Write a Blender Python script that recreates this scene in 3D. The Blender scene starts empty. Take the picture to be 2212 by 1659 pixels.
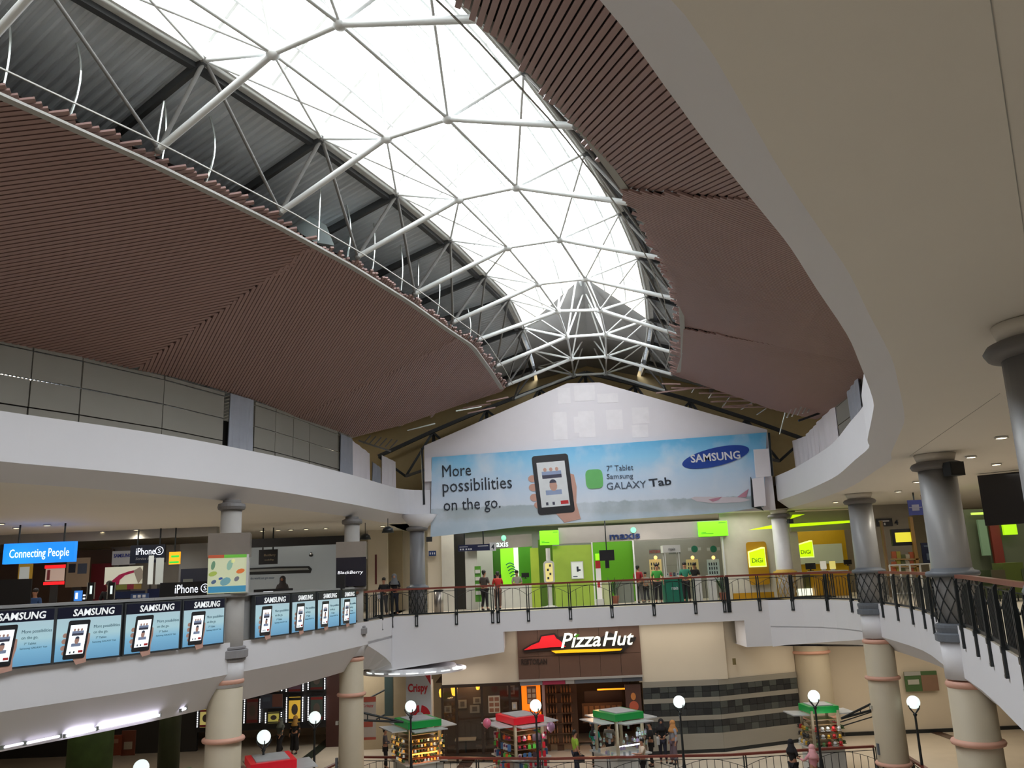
import bpy, math, random
import numpy as np
from mathutils import Vector, Matrix
random.seed(7)
S = bpy.context.scene
COL = S.collection
PI = math.pi
# ---------------------------------------------------------------- camera
FPX, PITCH, ROLL, EYE = 1800.0, math.radians(12.9), math.radians(2.3), 1.45
def _cam():
    U = np.array([-math.sin(ROLL)*math.cos(PITCH), math.cos(ROLL)*math.cos(PITCH), -math.sin(PITCH)])
    F = np.array([0, 0, -1.]); Y = F-(F@U)*U; Y /= np.linalg.norm(Y); X = np.cross(Y, U)
    return np.array([X, Y, U])
RC = _cam(); CP = np.array([0, 0, EYE])
cd = bpy.data.cameras.new('camera'); cam = bpy.data.objects.new('camera', cd); COL.objects.link(cam)
M4 = Matrix([list(RC[0])+[0], list(RC[1])+[0], list(RC[2])+[EYE], [0, 0, 0, 1]])
cam.matrix_world = M4
cd.sensor_fit = 'HORIZONTAL'; cd.sensor_width = 36.0; cd.lens = FPX/2212*36.0; cd.clip_start = 0.05; cd.clip_end = 300
S.camera = cam
# ---------------------------------------------------------------- world, light, exposure
W = bpy.data.worlds.new('overcast_sky'); S.world = W; W.use_nodes = True
bg = W.node_tree.nodes['Background']; bg.inputs[0].default_value = (0.93, 0.96, 1.0, 1); bg.inputs[1].default_value = 9.6
S.view_settings.view_transform = 'Standard'; S.view_settings.look = 'None'
S.view_settings.exposure = 0.0; S.view_settings.gamma = 1.0
S.view_settings.use_curve_mapping = False
S.cycles.max_bounces = 8; S.cycles.diffuse_bounces = 5; S.cycles.transparent_max_bounces = 16
S.cycles.sample_clamp_indirect = 6.0
def area_light(name, loc, sx, sy, power, color=(1, 1, 1), rot=(0, 0, 0), portal=False):
    d = bpy.data.lights.new(name, 'AREA'); d.shape = 'RECTANGLE'; d.size = sx; d.size_y = sy; d.energy = power; d.color = color
    if portal: d.cycles.is_portal = True
    o = bpy.data.objects.new(name, d); o.location = loc; o.rotation_euler = rot; COL.objects.link(o); return o
# ---------------------------------------------------------------- helpers: pixels of the photograph to points
def ray(u, v): return RC@np.array([(u-1106)/FPX, -(v-829.5)/FPX, -1.])
def atz(u, v, z): d = ray(u, v); return Vector(CP+d*(z-EYE)/d[2])
def aty(u, v, y): d = ray(u, v); return Vector(CP+d*y/d[1])
def hitp(u, v, c, n): d = ray(u, v); return Vector(CP+d*(n@(np.array(c)-CP)/(n@d)))
def curtain(u, v, poly, far=False):
    d = ray(u, v); best = None
    for a, b in zip(poly[:-1], poly[1:]):
        a = np.array(a, float)[:2]; b = np.array(b, float)[:2]
        m = np.array([[d[0], -(b-a)[0]], [d[1], -(b-a)[1]]])
        if abs(np.linalg.det(m)) < 1e-9: continue
        t, s = np.linalg.solve(m, a)
        if t > 0 and -1e-6 <= s <= 1+1e-6 and (best is None or (t < best) != far): best = t
    return None if best is None else Vector(CP+d*best)
def offset(poly, o):
    P = np.array(poly, float); T = np.gradient(P, axis=0); T /= np.linalg.norm(T, axis=1)[:, None]
    N = np.stack([-T[:, 1], T[:, 0]], 1); return [tuple(p) for p in P+N*o]
def smooth(poly, n=4):
    P = [Vector((p[0], p[1])) for p in poly]; out = []
    for i in range(len(P)-1):
        p0 = P[max(i-1, 0)]; p1 = P[i]; p2 = P[i+1]; p3 = P[min(i+2, len(P)-1)]
        for j in range(n):
            t = j/n
            q = 0.5*((2*p1)+(p2-p0)*t+(2*p0-5*p1+4*p2-p3)*t*t+(3*p1-p0-3*p2+p3)*t**3); out.append((q.x, q.y))
    out.append(tuple(P[-1])); return out
class Path:
    def __init__(s, poly):
        s.p = [Vector((a[0], a[1], 0)) for a in poly]; s.l = [0]
        for a, b in zip(s.p[:-1], s.p[1:]): s.l.append(s.l[-1]+(b-a).length)
        s.L = s.l[-1]
    def at(s, d):
        d = min(max(d, 0), s.L)
        for i in range(len(s.p)-1):
            if d <= s.l[i+1]+1e-9:
                t = (d-s.l[i])/(s.l[i+1]-s.l[i]); return s.p[i].lerp(s.p[i+1], t), (s.p[i+1]-s.p[i]).normalized()
    def near(s, q):
        best = (1e9, 0)
        n = int(s.L/0.05)
        for i in range(n+1):
            d = s.L*i/n; e = (s.at(d)[0].xy-Vector((q[0], q[1]))).length
            if e < best[0]: best = (e, d)
        return best[1]
# ---------------------------------------------------------------- materials
MATS = {}
def mat(name, col, rough=0.6, metal=0.0, emit=0.0, ecol=None, noise=0.08, scale=3.0, bump=0.0, spec=0.5):
    if name in MATS: return MATS[name]
    m = bpy.data.materials.new(name); m.use_nodes = True; nt = m.node_tree; b = nt.nodes['Principled BSDF']
    b.inputs['Roughness'].default_value = rough; b.inputs['Metallic'].default_value = metal
    b.inputs['Specular IOR Level'].default_value = spec
    c = tuple(col)+(1,)
    if noise > 0:
        tc = nt.nodes.new('ShaderNodeTexCoord'); nz = nt.nodes.new('ShaderNodeTexNoise'); nz.inputs['Scale'].default_value = scale
        nz.inputs['Detail'].default_value = 3
        nt.links.new(tc.outputs['Object'], nz.inputs['Vector'])
        mx = nt.nodes.new('ShaderNodeMix'); mx.data_type = 'RGBA'
        mx.inputs[6].default_value = tuple(max(0, x*(1-noise)) for x in col)+(1,); mx.inputs[7].default_value = tuple(min(1, x*(1+noise)) for x in col)+(1,)
        nt.links.new(nz.outputs['Fac'], mx.inputs[0]); nt.links.new(mx.outputs[2], b.inputs['Base Color'])
        if bump > 0:
            bp = nt.nodes.new('ShaderNodeBump'); bp.inputs['Strength'].default_value = bump; bp.inputs['Distance'].default_value = 0.01
            nt.links.new(nz.outputs['Fac'], bp.inputs['Height']); nt.links.new(bp.outputs[0], b.inputs['Normal'])
    else: b.inputs['Base Color'].default_value = c
    if emit > 0:
        b.inputs['Emission Color'].default_value = tuple(ecol or col)+(1,); b.inputs['Emission Strength'].default_value = emit
    MATS[name] = m; return m
def sr(r, g, b):   # sRGB 0-255 to linear
    f = lambda x: (x/255/12.92 if x/255 <= 0.04045 else ((x/255+0.055)/1.055)**2.4)
    return (f(r), f(g), f(b))
def lit(name, rgb, e=1.0): return mat(name, sr(*rgb), 0.5, emit=e, noise=0.02)
m_white = mat('white_plaster', (0.73, 0.72, 0.755), 0.75, noise=0.03, scale=0.6)
m_soffit = mat('soffit_paint', (0.80, 0.755, 0.69), 0.85, noise=0.03, scale=0.5)
m_cream = mat('cream_wall_paint', (0.70, 0.62, 0.50), 0.75, noise=0.05, scale=0.8)
m_creamcol = mat('cream_column_paint', (0.50, 0.43, 0.315), 0.6, noise=0.04)
m_pink = mat('pink_moulding', (0.66, 0.36, 0.27), 0.55)
m_greycol = mat('grey_column_laminate', (0.27, 0.27, 0.275), 0.38, noise=0.05)
m_darkcap = mat('dark_capital', (0.16, 0.15, 0.15), 0.5)
m_bluegrey = mat('blue_grey_moulding', (0.13, 0.145, 0.17), 0.45)
m_black = mat('black_iron', (0.013, 0.017, 0.02), 0.35)
m_rail = mat('red_brown_handrail', (0.20, 0.045, 0.032), 0.3)
m_slat = mat('brown_timber_slat', (0.315, 0.195, 0.175), 0.55, noise=0.18, scale=2.2)
m_slatend = mat('cut_timber_slat', (0.32, 0.16, 0.10), 0.6, noise=0.25)
m_void = mat('dark_backing', (0.02, 0.012, 0.01), 0.9)
m_trimgrey = mat('pale_grey_trim', (0.36, 0.35, 0.32), 0.5)
m_steelw = mat('white_painted_steel', (0.72, 0.74, 0.74), 0.35)
m_steelg = mat('grey_painted_steel', (0.17, 0.165, 0.16), 0.45)
m_steeld = mat('dark_rafter_steel', (0.045, 0.048, 0.052), 0.5)
m_hanger = mat('galvanised_rod', (0.75, 0.8, 0.78), 0.25, metal=0.7)
m_board = mat('grey_hoarding_board', (0.27, 0.255, 0.225), 0.8, noise=0.06, scale=1.5)
m_board2 = mat('bluish_hoarding_sheet', (0.34, 0.36, 0.42), 0.6, noise=0.12, scale=3)
m_gable = mat('white_gable_board', (0.86, 0.82, 0.87), 0.8, noise=0.02)
m_patch = mat('paler_board_patch', (0.92, 0.88, 0.92), 0.8)
m_tan = mat('tan_end_wall', (0.52, 0.40, 0.21), 0.9)
m_floor = mat('polished_floor_stone', (0.62, 0.55, 0.45), 0.38, noise=0.12, scale=1.2)
m_band = mat('brown_floor_band', (0.11, 0.062, 0.045), 0.25)
m_dark = mat('dark_interior', (0.03, 0.028, 0.026), 0.7)
m_glass = None
def glass_mat(name, tint=(1, 1, 1), gloss=0.08):
    m = bpy.data.materials.new(name); m.use_nodes = True; nt = m.node_tree; nt.nodes.remove(nt.nodes['Principled BSDF'])
    t = nt.nodes.new('ShaderNodeBsdfTransparent'); t.inputs[0].default_value = tuple(tint)+(1,)
    g = nt.nodes.new('ShaderNodeBsdfGlossy'); g.inputs['Roughness'].default_value = 0.05
    x = nt.nodes.new('ShaderNodeMixShader'); x.inputs[0].default_value = gloss
    nt.links.new(t.outputs[0], x.inputs[1]); nt.links.new(g.outputs[0], x.inputs[2]); nt.links.new(x.outputs[0], nt.nodes['Material Output'].inputs[0])
    MATS[name] = m; return m
m_glass = glass_mat('clear_glazing', (0.97, 0.99, 0.98), 0.05)
m_shopglass = glass_mat('shop_glass', (0.94, 0.97, 0.95), 0.07)
def deck_mat():
    m = mat('corrugated_grey_deck', (0.58, 0.62, 0.66), 0.45, noise=0.1, scale=0.7); return m
m_deck = deck_mat()
# ---------------------------------------------------------------- mesh building
def tag(o, label=None, cat=None, group=None, kind=None):
    if label: o['label'] = label
    if cat: o['category'] = cat
    if group: o['group'] = group
    if kind: o['kind'] = kind
    return o
WL = {}
def wloc(o): return WL.get(o.name, Vector((0, 0, 0)))
def thing(name, label, cat, loc=(0, 0, 0), group=None):
    o = bpy.data.objects.new(name, None); o.empty_display_size = 0.1; COL.objects.link(o); o.location = loc
    WL[o.name] = Vector(loc); return tag(o, label, cat, group)
class MB:
    def __init__(s): s.v = []; s.f = []; s.mi = []; s.mats = []
    def _m(s, m):
        if m is None: return 0
        if m not in s.mats: s.mats.append(m)
        return s.mats.index(m)
    def add(s, vs, fs, m=None):
        n = len(s.v); s.v += [tuple(x) for x in vs]; s.f += [tuple(i+n for i in f) for f in fs]; s.mi += [s._m(m)]*len(fs); return s
    def box(s, c, d, ax=None, m=None):
        c = Vector(c); X, Y, Z = ax or (Vector((1, 0, 0)), Vector((0, 1, 0)), Vector((0, 0, 1)))
        vs = [c+X*(d[0]/2*i)+Y*(d[1]/2*j)+Z*(d[2]/2*k) for i in (-1, 1) for j in (-1, 1) for k in (-1, 1)]
        return s.add(vs, [(0, 1, 3, 2), (4, 6, 7, 5), (0, 4, 5, 1), (2, 3, 7, 6), (0, 2, 6, 4), (1, 5, 7, 3)], m)
    def beam(s, p, q, w, h, up=(0, 0, 1), m=None):
        p = Vector(p); q = Vector(q); z = (q-p); L = z.length; z.normalize(); u = Vector(up); x = z.cross(u)
        if x.length < 1e-4: x = z.cross(Vector((1, 0, 0)))
        x.normalize(); y = z.cross(x); return s.box((p+q)/2, (w, h, L), (x, y, z), m)
    def tube(s, p, q, r, n=8, r2=None, m=None, cap=True):
        p = Vector(p); q = Vector(q); z = (q-p).normalized(); x = z.cross(Vector((0.31, 0.2, 0.93)))
        if x.length < 1e-3: x = z.cross(Vector((1, 0, 0)))
        x.normalize(); y = z.cross(x); r2 = r if r2 is None else r2; vs = []
        for i in range(n):
            a = 2*PI*i/n; d = x*math.cos(a)+y*math.sin(a); vs += [p+d*r, q+d*r2]
        fs = [(2*i, 2*i+1, (2*i+3) % (2*n), (2*i+2) % (2*n)) for i in range(n)]
        if cap: fs += [tuple(range(0, 2*n, 2))[::-1], tuple(range(1, 2*n, 2))]
        return s.add(vs, fs, m)
    def path(s, pts, r, n=6, m=None):
        for a, b in zip(pts[:-1], pts[1:]): s.tube(a, b, r, n, m=m)
        return s
    def lathe(s, c, prof, n=24, m=None, a0=0, a1=2*PI):
        c = Vector(c); vs = []; full = abs(a1-a0-2*PI) < 1e-6; k = n if full else n+1
        for i in range(k):
            a = a0+(a1-a0)*i/n
            for r, z in prof: vs.append(c+Vector((r*math.cos(a), r*math.sin(a), z)))
        P = len(prof); fs = []
        for i in range(n):
            j = (i+1) % k
            for t in range(P-1): fs.append((i*P+t, j*P+t, j*P+t+1, i*P+t+1))
        if full:
            fs.append(tuple(i*P for i in range(n))[::-1]); fs.append(tuple(i*P+P-1 for i in range(n)))
        return s.add(vs, fs, m)
    def sphere(s, c, r, n=12, sc=(1, 1, 1), m=None):
        c = Vector(c); vs = []; R = n//2
        for i in range(R+1):
            t = PI*i/R
            for j in range(n):
                a = 2*PI*j/n; vs.append(c+Vector((r*sc[0]*math.sin(t)*math.cos(a), r*sc[1]*math.sin(t)*math.sin(a), r*sc[2]*math.cos(t))))
        fs = [(i*n+j, (i+1)*n+j, (i+1)*n+(j+1) % n, i*n+(j+1) % n) for i in range(R) for j in range(n)]
        return s.add(vs, fs, m)
    def prism(s, pts, n, d, m=None):   # flat outline pushed along n by d
        pts = [Vector(p) for p in pts]; n = Vector(n)*d; k = len(pts)
        vs = pts+[p+n for p in pts]
        fs = [tuple(range(k)), tuple(range(2*k-1, k-1, -1))]+[(i, i+k, (i+1) % k+k, (i+1) % k) for i in range(k)]
        return s.add(vs, fs, m)
    def strip(s, A, B, m=None):
        n = len(A); return s.add(list(A)+list(B), [(i, i+1, n+i+1, n+i) for i in range(n-1)], m)
    def build(s, name, m=None, parent=None, label=None, cat=None, group=None, kind=None, smooth=False, origin=None):
        me = bpy.data.meshes.new(name)
        o0 = wloc(parent) if parent else Vector(origin or (0, 0, 0))
        me.from_pydata([tuple(Vector(v)-o0) for v in s.v], [], s.f)
        if s.mats:
            for x in s.mats: me.materials.append(x)
            for p, i in zip(me.polygons, s.mi): p.material_index = i
        elif m: me.materials.append(m)
        if smooth:
            for p in me.polygons: p.use_smooth = True
        me.validate(); me.update()
        import bmesh
        b = bmesh.new(); b.from_mesh(me); bmesh.ops.recalc_face_normals(b, faces=b.faces); b.to_mesh(me); b.free()
        o = bpy.data.objects.new(name, me); COL.objects.link(o)
        if parent: o.parent = parent; WL[o.name] = o0
        else: o.location = o0; WL[o.name] = o0
        return tag(o, label, cat, group, kind)
_unit = {}
def unit(kind, m):
    k = (kind, m.name)
    if k not in _unit:
        b = MB()
        if kind == 'box': b.box((0, 0, 0), (1, 1, 1))
        elif kind == 'tube': b.tube((0, 0, -0.5), (0, 0, 0.5), 0.5, 8)
        elif kind == 'node': b.sphere((0, 0, 0), 0.5, 10)
        me = bpy.data.meshes.new(kind); me.from_pydata(b.v, [], b.f); me.materials.append(m); me.update()
        if kind != 'box':
            for p in me.polygons: p.use_smooth = True
        _unit[k] = me
    return _unit[k]
def piece(kind, m, name, parent, p, q=None, w=0.1, h=0.1, up=(0, 0, 1), ax=None, c=None, d=None, label=None):
    """a part that shares one unit mesh; either from p to q with section w x h, or a box at c of size d with axes ax"""
    o = bpy.data.objects.new(name, unit(kind, m)); COL.objects.link(o); o0 = wloc(parent) if parent else Vector((0, 0, 0))
    if c is None:
        p = Vector(p); q = Vector(q); z = q-p; L = z.length; z.normalize(); x = z.cross(Vector(up))
        if x.length < 1e-4: x = z.cross(Vector((1, 0, 0)))
        x.normalize(); y = z.cross(x); c = (p+q)/2; d = (w, h, L)
    else:
        c = Vector(c); x, y, z = ax or (Vector((1, 0, 0)), Vector((0, 1, 0)), Vector((0, 0, 1)))
    c = c-o0
    o.matrix_local = Matrix(((x.x*d[0], y.x*d[1], z.x*d[2], c.x), (x.y*d[0], y.y*d[1], z.y*d[2], c.y), (x.z*d[0], y.z*d[1], z.z*d[2], c.z), (0, 0, 0, 1)))
    if parent: o.parent = parent; o.matrix_parent_inverse = Matrix.Identity(4)
    WL[o.name] = o0
    if label: o['label'] = label
    return o
def copy_tree(o, loc=None, rz=None, parent=None, label=None):
    c = o.copy(); COL.objects.link(c)
    if parent: c.parent = parent
    else:
        if loc is not None: c.location = loc; WL[c.name] = Vector(loc)
        if rz is not None: c.rotation_euler = (0, 0, rz)
    if label: c['label'] = label
    for ch in list(o.children): copy_tree(ch, parent=c)
    return c
class Fr:
    """a flat frame: origin lower left, right, up, outward normal"""
    def __init__(s, o, r, u=(0, 0, 1)):
        s.o = Vector(o); s.r = Vector(r).normalized(); s.u = Vector(u).normalized(); s.n = s.r.cross(s.u)
    def p(s, x, y, z=0): return s.o+s.r*x+s.u*y+s.n*z
def fpx(u0, v0, u1, v1, y):      # upright rectangle on the plane y: frame + width + height
    c = aty((u0+u1)/2, (v0+v1)/2, y); a = aty(u0, (v0+v1)/2, y); b = aty(u1, (v0+v1)/2, y); t = aty((u0+u1)/2, v0, y); d = aty((u0+u1)/2, v1, y)
    w = b.x-a.x; h = t.z-d.z
    return Fr((c.x-w/2, y, c.z-h/2), (1, 0, 0)), w, h
def fbox(mb, F, x0, y0, x1, y1, z0, z1, m=None):
    c = F.p((x0+x1)/2, (y0+y1)/2, (z0+z1)/2); return mb.box(c, (x1-x0, y1-y0, z1-z0), (F.r, F.u, F.n), m)
_txt = {}
def text(s, F, x, y, w, h, depth, m, parent, name='lettering', bold=0.0, shear=0.0, z=0.0, label=None, keep=False):
    key = (s, bold, shear)
    if key not in _txt:
        cu = bpy.data.curves.new('t', 'FONT'); cu.body = s; cu.offset = bold; cu.shear = shear; cu.extrude = 0.5; cu.resolution_u = 2
        o = bpy.data.objects.new('t', cu); COL.objects.link(o); dg = bpy.context.evaluated_depsgraph_get()
        me = bpy.data.meshes.new_from_object(o.evaluated_get(dg)); V = [v.co.copy() for v in me.vertices]; Fc = [tuple(p.vertices) for p in me.polygons]
        bpy.data.objects.remove(o); bpy.data.curves.remove(cu); bpy.data.meshes.remove(me)
        _txt[key] = (V, Fc)
    V, Fc = _txt[key]
    if not V: return None
    x0 = min(v.x for v in V); x1 = max(v.x for v in V); y0 = min(v.y for v in V); y1 = max(v.y for v in V)
    if keep: w = h*(x1-x0)/(y1-y0)
    mb = MB(); mb.add([F.p(x+(v.x-x0)/(x1-x0)*w, y+(v.y-y0)/(y1-y0)*h, z+(v.z+0.5)*depth) for v in V], Fc)
    return mb.build(name, m, parent, label=label)
def clip(poly, a, b):
    """part of segment a..b (2-D) inside polygon: list of (t0,t1)"""
    ts = []; d = b-a
    for i in range(len(poly)):
        p = poly[i]; q = poly[(i+1) % len(poly)]; e = q-p; den = d.x*e.y-d.y*e.x
        if abs(den) < 1e-9: continue
        t = ((p.x-a.x)*e.y-(p.y-a.y)*e.x)/den; s = ((p.x-a.x)*d.y-(p.y-a.y)*d.x)/den
        if 0 <= s < 1: ts.append(t)
    ts.sort(); return [(ts[i], ts[i+1]) for i in range(0, len(ts)-1, 2)]
# ================================================================ plan of the building
L_EDGE = smooth([(-14, 8), (-12.6, 13), (-10.7, 16.9), (-9.9, 18.3), (-9.0, 19.9), (-8.2, 21.7), (-7.4, 24), (-6.9, 25.6), (-6.4, 27.8), (-5.8, 30.6), (-5.3, 33.6), (-4.95, 35.3), (-4.4, 36.1), (-3.75, 36.4)], 3)
R_EDGE = smooth([(-4, -4), (-1.6, 0.6), (-0.3, 2.5), (0.45, 3.45), (0.95, 4.3), (1.35, 5.0), (2.05, 6.15), (2.5, 6.9), (3.1, 8.0), (4.1, 9.8), (4.8, 11.2), (6.2, 14.1), (6.85, 15.7), (8.1, 19.0), (8.7, 20.4), (9.3, 22.8), (10.3, 26.8), (10.8, 30), (11.2, 33.4), (11.35, 36.6)], 3)
F_EDGE = smooth([(-5, -5), (-1.5, 0.1), (0.2, 0.75), (2.3, 2.7), (4.0, 5.0), (5.3, 7.6), (6.2, 10.0), (7.0, 12.3), (8.9, 17.2), (10.1, 21.0), (11.4, 25), (12.2, 29.5), (12.5, 32.2), (12.0, 34.6), (10.4, 36.34)], 3)
YB = 38.2            # shop line on the far side
HL = offset(L_EDGE, 0.9); HR = offset(R_EDGE, -0.9)
Z3 = -6.2
def v3(p, z): return Vector((p[0], p[1], z))
def slab(edge, side, zt, zf, zs, inset, outer, tname, cname, fname, mw=m_white, ms=m_soffit):
    E = [v3(p, 0) for p in edge]; I = [v3(p, 0) for p in offset(edge, inset*side)]
    a = MB(); a.strip([p+Vector((0, 0, zt)) for p in E], [p+Vector((0, 0, zf)) for p in E]); a.strip([p+Vector((0, 0, zf)) for p in E], [p+Vector((0, 0, zs)) for p in I])
    o = a.build(tname, mw, kind='structure'); 
    b = MB(); pts = [p+Vector((0, 0, zs)) for p in I]+[v3(p, zs) for p in outer]; b.add(pts, [tuple(range(len(pts)))]); b.build(cname, ms, kind='structure')
    c = MB(); pts = [p+Vector((0, 0, zt)) for p in E]+[v3(p, zt) for p in outer]; c.add(pts, [tuple(range(len(pts)))]); c.build(fname, m_floor, kind='structure')
# upper storey slabs (z 3.8 soffit .. 5.2 top)
slab(L_EDGE, 1, 5.2, 4.15, 3.8, 0.6, [(-5.3, 46), (-27, 46), (-27, 8)], 'trim_1', 'ceiling_left', 'floor_upper_left')
slab(R_EDGE, -1, 5.2, 4.15, 3.8, 0.45, [(11.6, 46), (30, 46), (30, -6), (-4, -8)], 'trim_2', 'ceiling_right', 'floor_upper_right')
b = MB(); b.add([v3(p, 3.8) for p in [(-5.6, 36.6), (11.9, 36.6), (11.9, 46), (-5.6, 46)]], [(0, 1, 2, 3)]); b.build('ceiling_far', m_soffit, kind='structure')
# this storey: left slab, right slab, far bridge
def bridge_y(x): return 35.3+0.1*x
LE = [p for p in L_EDGE if p[1] < 34.4]+[(-5.2, bridge_y(-5.2))]
slab(LE, 1, 0.0, -0.8, -1.65, 0.6, [(-5.8, 46), (-27, 46), (-27, 8)], 'trim_3', 'ceiling_lower_left', 'floor_left')
FE = list(F_EDGE)
slab(FE, -1, 0.0, -1.1, -1.6, 0.5, [(10.9, 46), (30, 46), (30, -8), (-5, -8)], 'trim_4', 'ceiling_lower_right', 'floor_right')
b = MB()
xl, xa, xb_, xr = -5.2, -0.75, 9.3, 10.4
top = [v3((x, bridge_y(x)), 0) for x in (xl, xa, xb_, xr)]
b.add([top[0], top[1], v3((xa, bridge_y(xa)), -1.57), v3((xl, bridge_y(xl)), -2.05)], [(0, 1, 2, 3)])
b.add([top[1], top[2], v3((xb_, bridge_y(xb_)), -0.78), v3((xa, bridge_y(xa)), -0.78)], [(0, 1, 2, 3)])
b.add([top[2], top[3], v3((xr, bridge_y(xr)), -1.85), v3((xb_, bridge_y(xb_)), -1.85)], [(0, 1, 2, 3)])
b.add([v3((xa, bridge_y(xa)), -0.78), v3((xa, bridge_y(xa)), -1.57), v3((xa, 37.9), -1.57), v3((xa, 37.9), -0.78)], [(0, 1, 2, 3)])
b.add([v3((xb_, bridge_y(xb_)), -0.78), v3((xb_, bridge_y(xb_)), -1.85), v3((xb_, 37.9), -1.85), v3((xb_, 37.9), -0.78)], [(0, 1, 2, 3)])
b.add([v3((xa, bridge_y(xa)), -0.78), v3((xb_, bridge_y(xb_)), -0.78), v3((xb_, 38.0), -0.78), v3((xa, 38.0), -0.78)], [(0, 1, 2, 3)])
b.add([v3((xl, bridge_y(xl)), -2.05), v3((xa, bridge_y(xa)), -1.57), v3((xa, 46), -1.57), v3((xl-6, 46), -2.05)], [(0, 1, 2, 3)])
b.add([v3((xb_, bridge_y(xb_)), -1.85), v3((xr, bridge_y(xr)), -1.85), v3((14.5, 34), -1.85), v3((30, 46), -1.85), v3((xb_, 46), -1.85)], [(0, 1, 2, 3, 4)])
# deeper fascia skirt where the bridge meets the right gallery
sk = [p for p in F_EDGE if p[1] > 30.8]
b.strip([v3(p, -1.05) for p in sk], [v3(p, -1.30-0.58*i/(len(sk)-1)) for i, p in enumerate(sk)])
b.strip([v3(p, -1.30-0.58*i/(len(sk)-1)) for i, p in enumerate(sk)], [v3((p[0]+0.6, p[1]+0.3), -1.62-0.25*i/(len(sk)-1)) for i, p in enumerate(sk)])
sl = [p for p in L_EDGE if 31.6 < p[1] < 34.4]+[(-5.2, bridge_y(-5.2))]
b.strip([v3(p, -0.7) for p in sl], [v3(p, -0.85-1.2*i/(len(sl)-1)) for i, p in enumerate(sl)])
b.strip([v3(p, -0.85-1.2*i/(len(sl)-1)) for i, p in enumerate(sl)], [v3((p[0]-0.7, p[1]), -1.68-0.37*i/(len(sl)-1)) for i, p in enumerate(sl)])
b.build('trim_5', m_white, kind='structure')
b = MB(); b.add([v3(p, 0.0) for p in [(xl-0.4, bridge_y(xl)), (xl, bridge_y(xl)), (xr, bridge_y(xr)), (11.2, 35.9), (11.2, 46), (-6.2, 46)]], [(0, 1, 2, 3, 4, 5)]); b.build('floor_far', m_floor, kind='structure')
# lower floor with the round well
HOLE = [(-11.5, 18), (-9.3, 24.5)]+[tuple(atz(u, v, Z3+1.05).xy) for u, v in [(640, 1700), (705, 1660), (735, 1645), (770, 1635), (900, 1636), (1050, 1638), (1198, 1639), (1316, 1636), (1450, 1633), (1572, 1631), (1725, 1621), (1887, 1612), (1912, 1613), (2000, 1660)]]+[(11.5, 21), (9.5, 15)]
b = MB(); pts = [v3(p, Z3) for p in HOLE+[(30, 15), (30, 46), (-27, 46), (-27, 20)]]; b.add(pts, [tuple(range(len(pts)))])
b.strip([v3(p, Z3) for p in HOLE], [v3(p, Z3-0.9) for p in HOLE], m=None)
b.build('floor_lower', m_floor, kind='structure')
b = MB(); b.add([v3(p, -11.2) for p in [(-27, -8), (30, -8), (30, 46), (-27, 46)]], [(0, 1, 2, 3)]); b.build('floor_bottom', m_floor, kind='structure')
# thin joints in the right soffit
for i, (a, c) in enumerate((((2140, 0), (2215, 520)), ((1965, 985), (2160, 850)))):
    m_ = MB(); m_.beam(atz(*a, 3.797), atz(*c, 3.797), 0.005, 0.006); m_.build('trim_%d' % (30+i), m_trimgrey, kind='structure')
# outer walls
for nm, p, q in (('wall_left', (-27, -8), (-27, 46)), ('wall_right', (30, -8), (30, 46)), ('wall_back', (-27, -8), (30, -8)), ('wall_far', (-27, 46), (30, 46))):
    b = MB(); b.strip([v3(p, -11.2), v3(q, -11.2)], [v3(p, 20), v3(q, 20)]); b.build(nm, m_cream, kind='structure')
# curved brown inlay bands in the lower floor
def band(pts, w, name='floor_band', m=None, z=Z3+0.012):
    P = smooth(pts, 4); a = offset(P, w/2); c = offset(P, -w/2); b = MB(); b.strip([v3(p, z) for p in a], [v3(p, z) for p in c]); return b.build(name, m or m_band, kind='structure')
band([tuple(atz(u, v, Z3).xy) for u, v in [(1000, 1659), (1020, 1632), (1045, 1608), (1085, 1590)]], 0.55, 'trim_6')
band([tuple(atz(u, v, Z3).xy) for u, v in [(1960, 1567), (2030, 1585), (2090, 1608), (2140, 1640)]], 0.5, 'trim_7')
band([tuple(atz(u, v, Z3).xy) for u, v in [(640, 1655), (680, 1625), (720, 1592)]], 0.5, 'trim_8', mat('dark_green_inlay', (0.03, 0.04, 0.03), 0.3))
band([tuple(atz(u, v, Z3).xy) for u, v in [(1185, 1606), (1290, 1605)]], 0.22, 'trim_9')
# ================================================================ roof frames
NL = [(590, 115), (835, 298), (992, 430), (1097, 534), (1163, 613), (1205, 672), (1225, 728), (1235, 775)]
NR = [(738, 50), (970, 255), (1115, 404), (1207, 517), (1262, 602), (1298, 670), (1310, 722), (1310, 770)]
FRM = {}
for k in range(8):
    A = atz(*NL[k], 10.6); B = atz(*NR[k], 10.6); d = (B-A); d.z = 0; d.normalize(); FRM[k] = (Vector((A.x, A.y, 0)), d)
for k, (x, y, ang) in {-1: (-5.75, 10.05, -30), -2: (-7.6, 7.2, -33), -3: (-9.6, 4.5, -36), -4: (-11.8, 2.0, -39), 8: (2.95, 38.6, -3), 9: (3.1, 41.6, -2)}.items():
    FRM[k] = (Vector((x, y, 0)), Vector((math.cos(math.radians(ang)), math.sin(math.radians(ang)), 0)))
def fp(k, s, z):
    i = math.floor(k); f = k-i; A, a = FRM[i]
    if f < 1e-6: P = A+a*s
    else: B, c = FRM[i+1]; P = (A+a*s).lerp(B+c*s, f)
    return Vector((P.x, P.y, z))
SL, SRr = -1.75, 3.27
ZR = 11.1
TOPZ = 13.1
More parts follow.
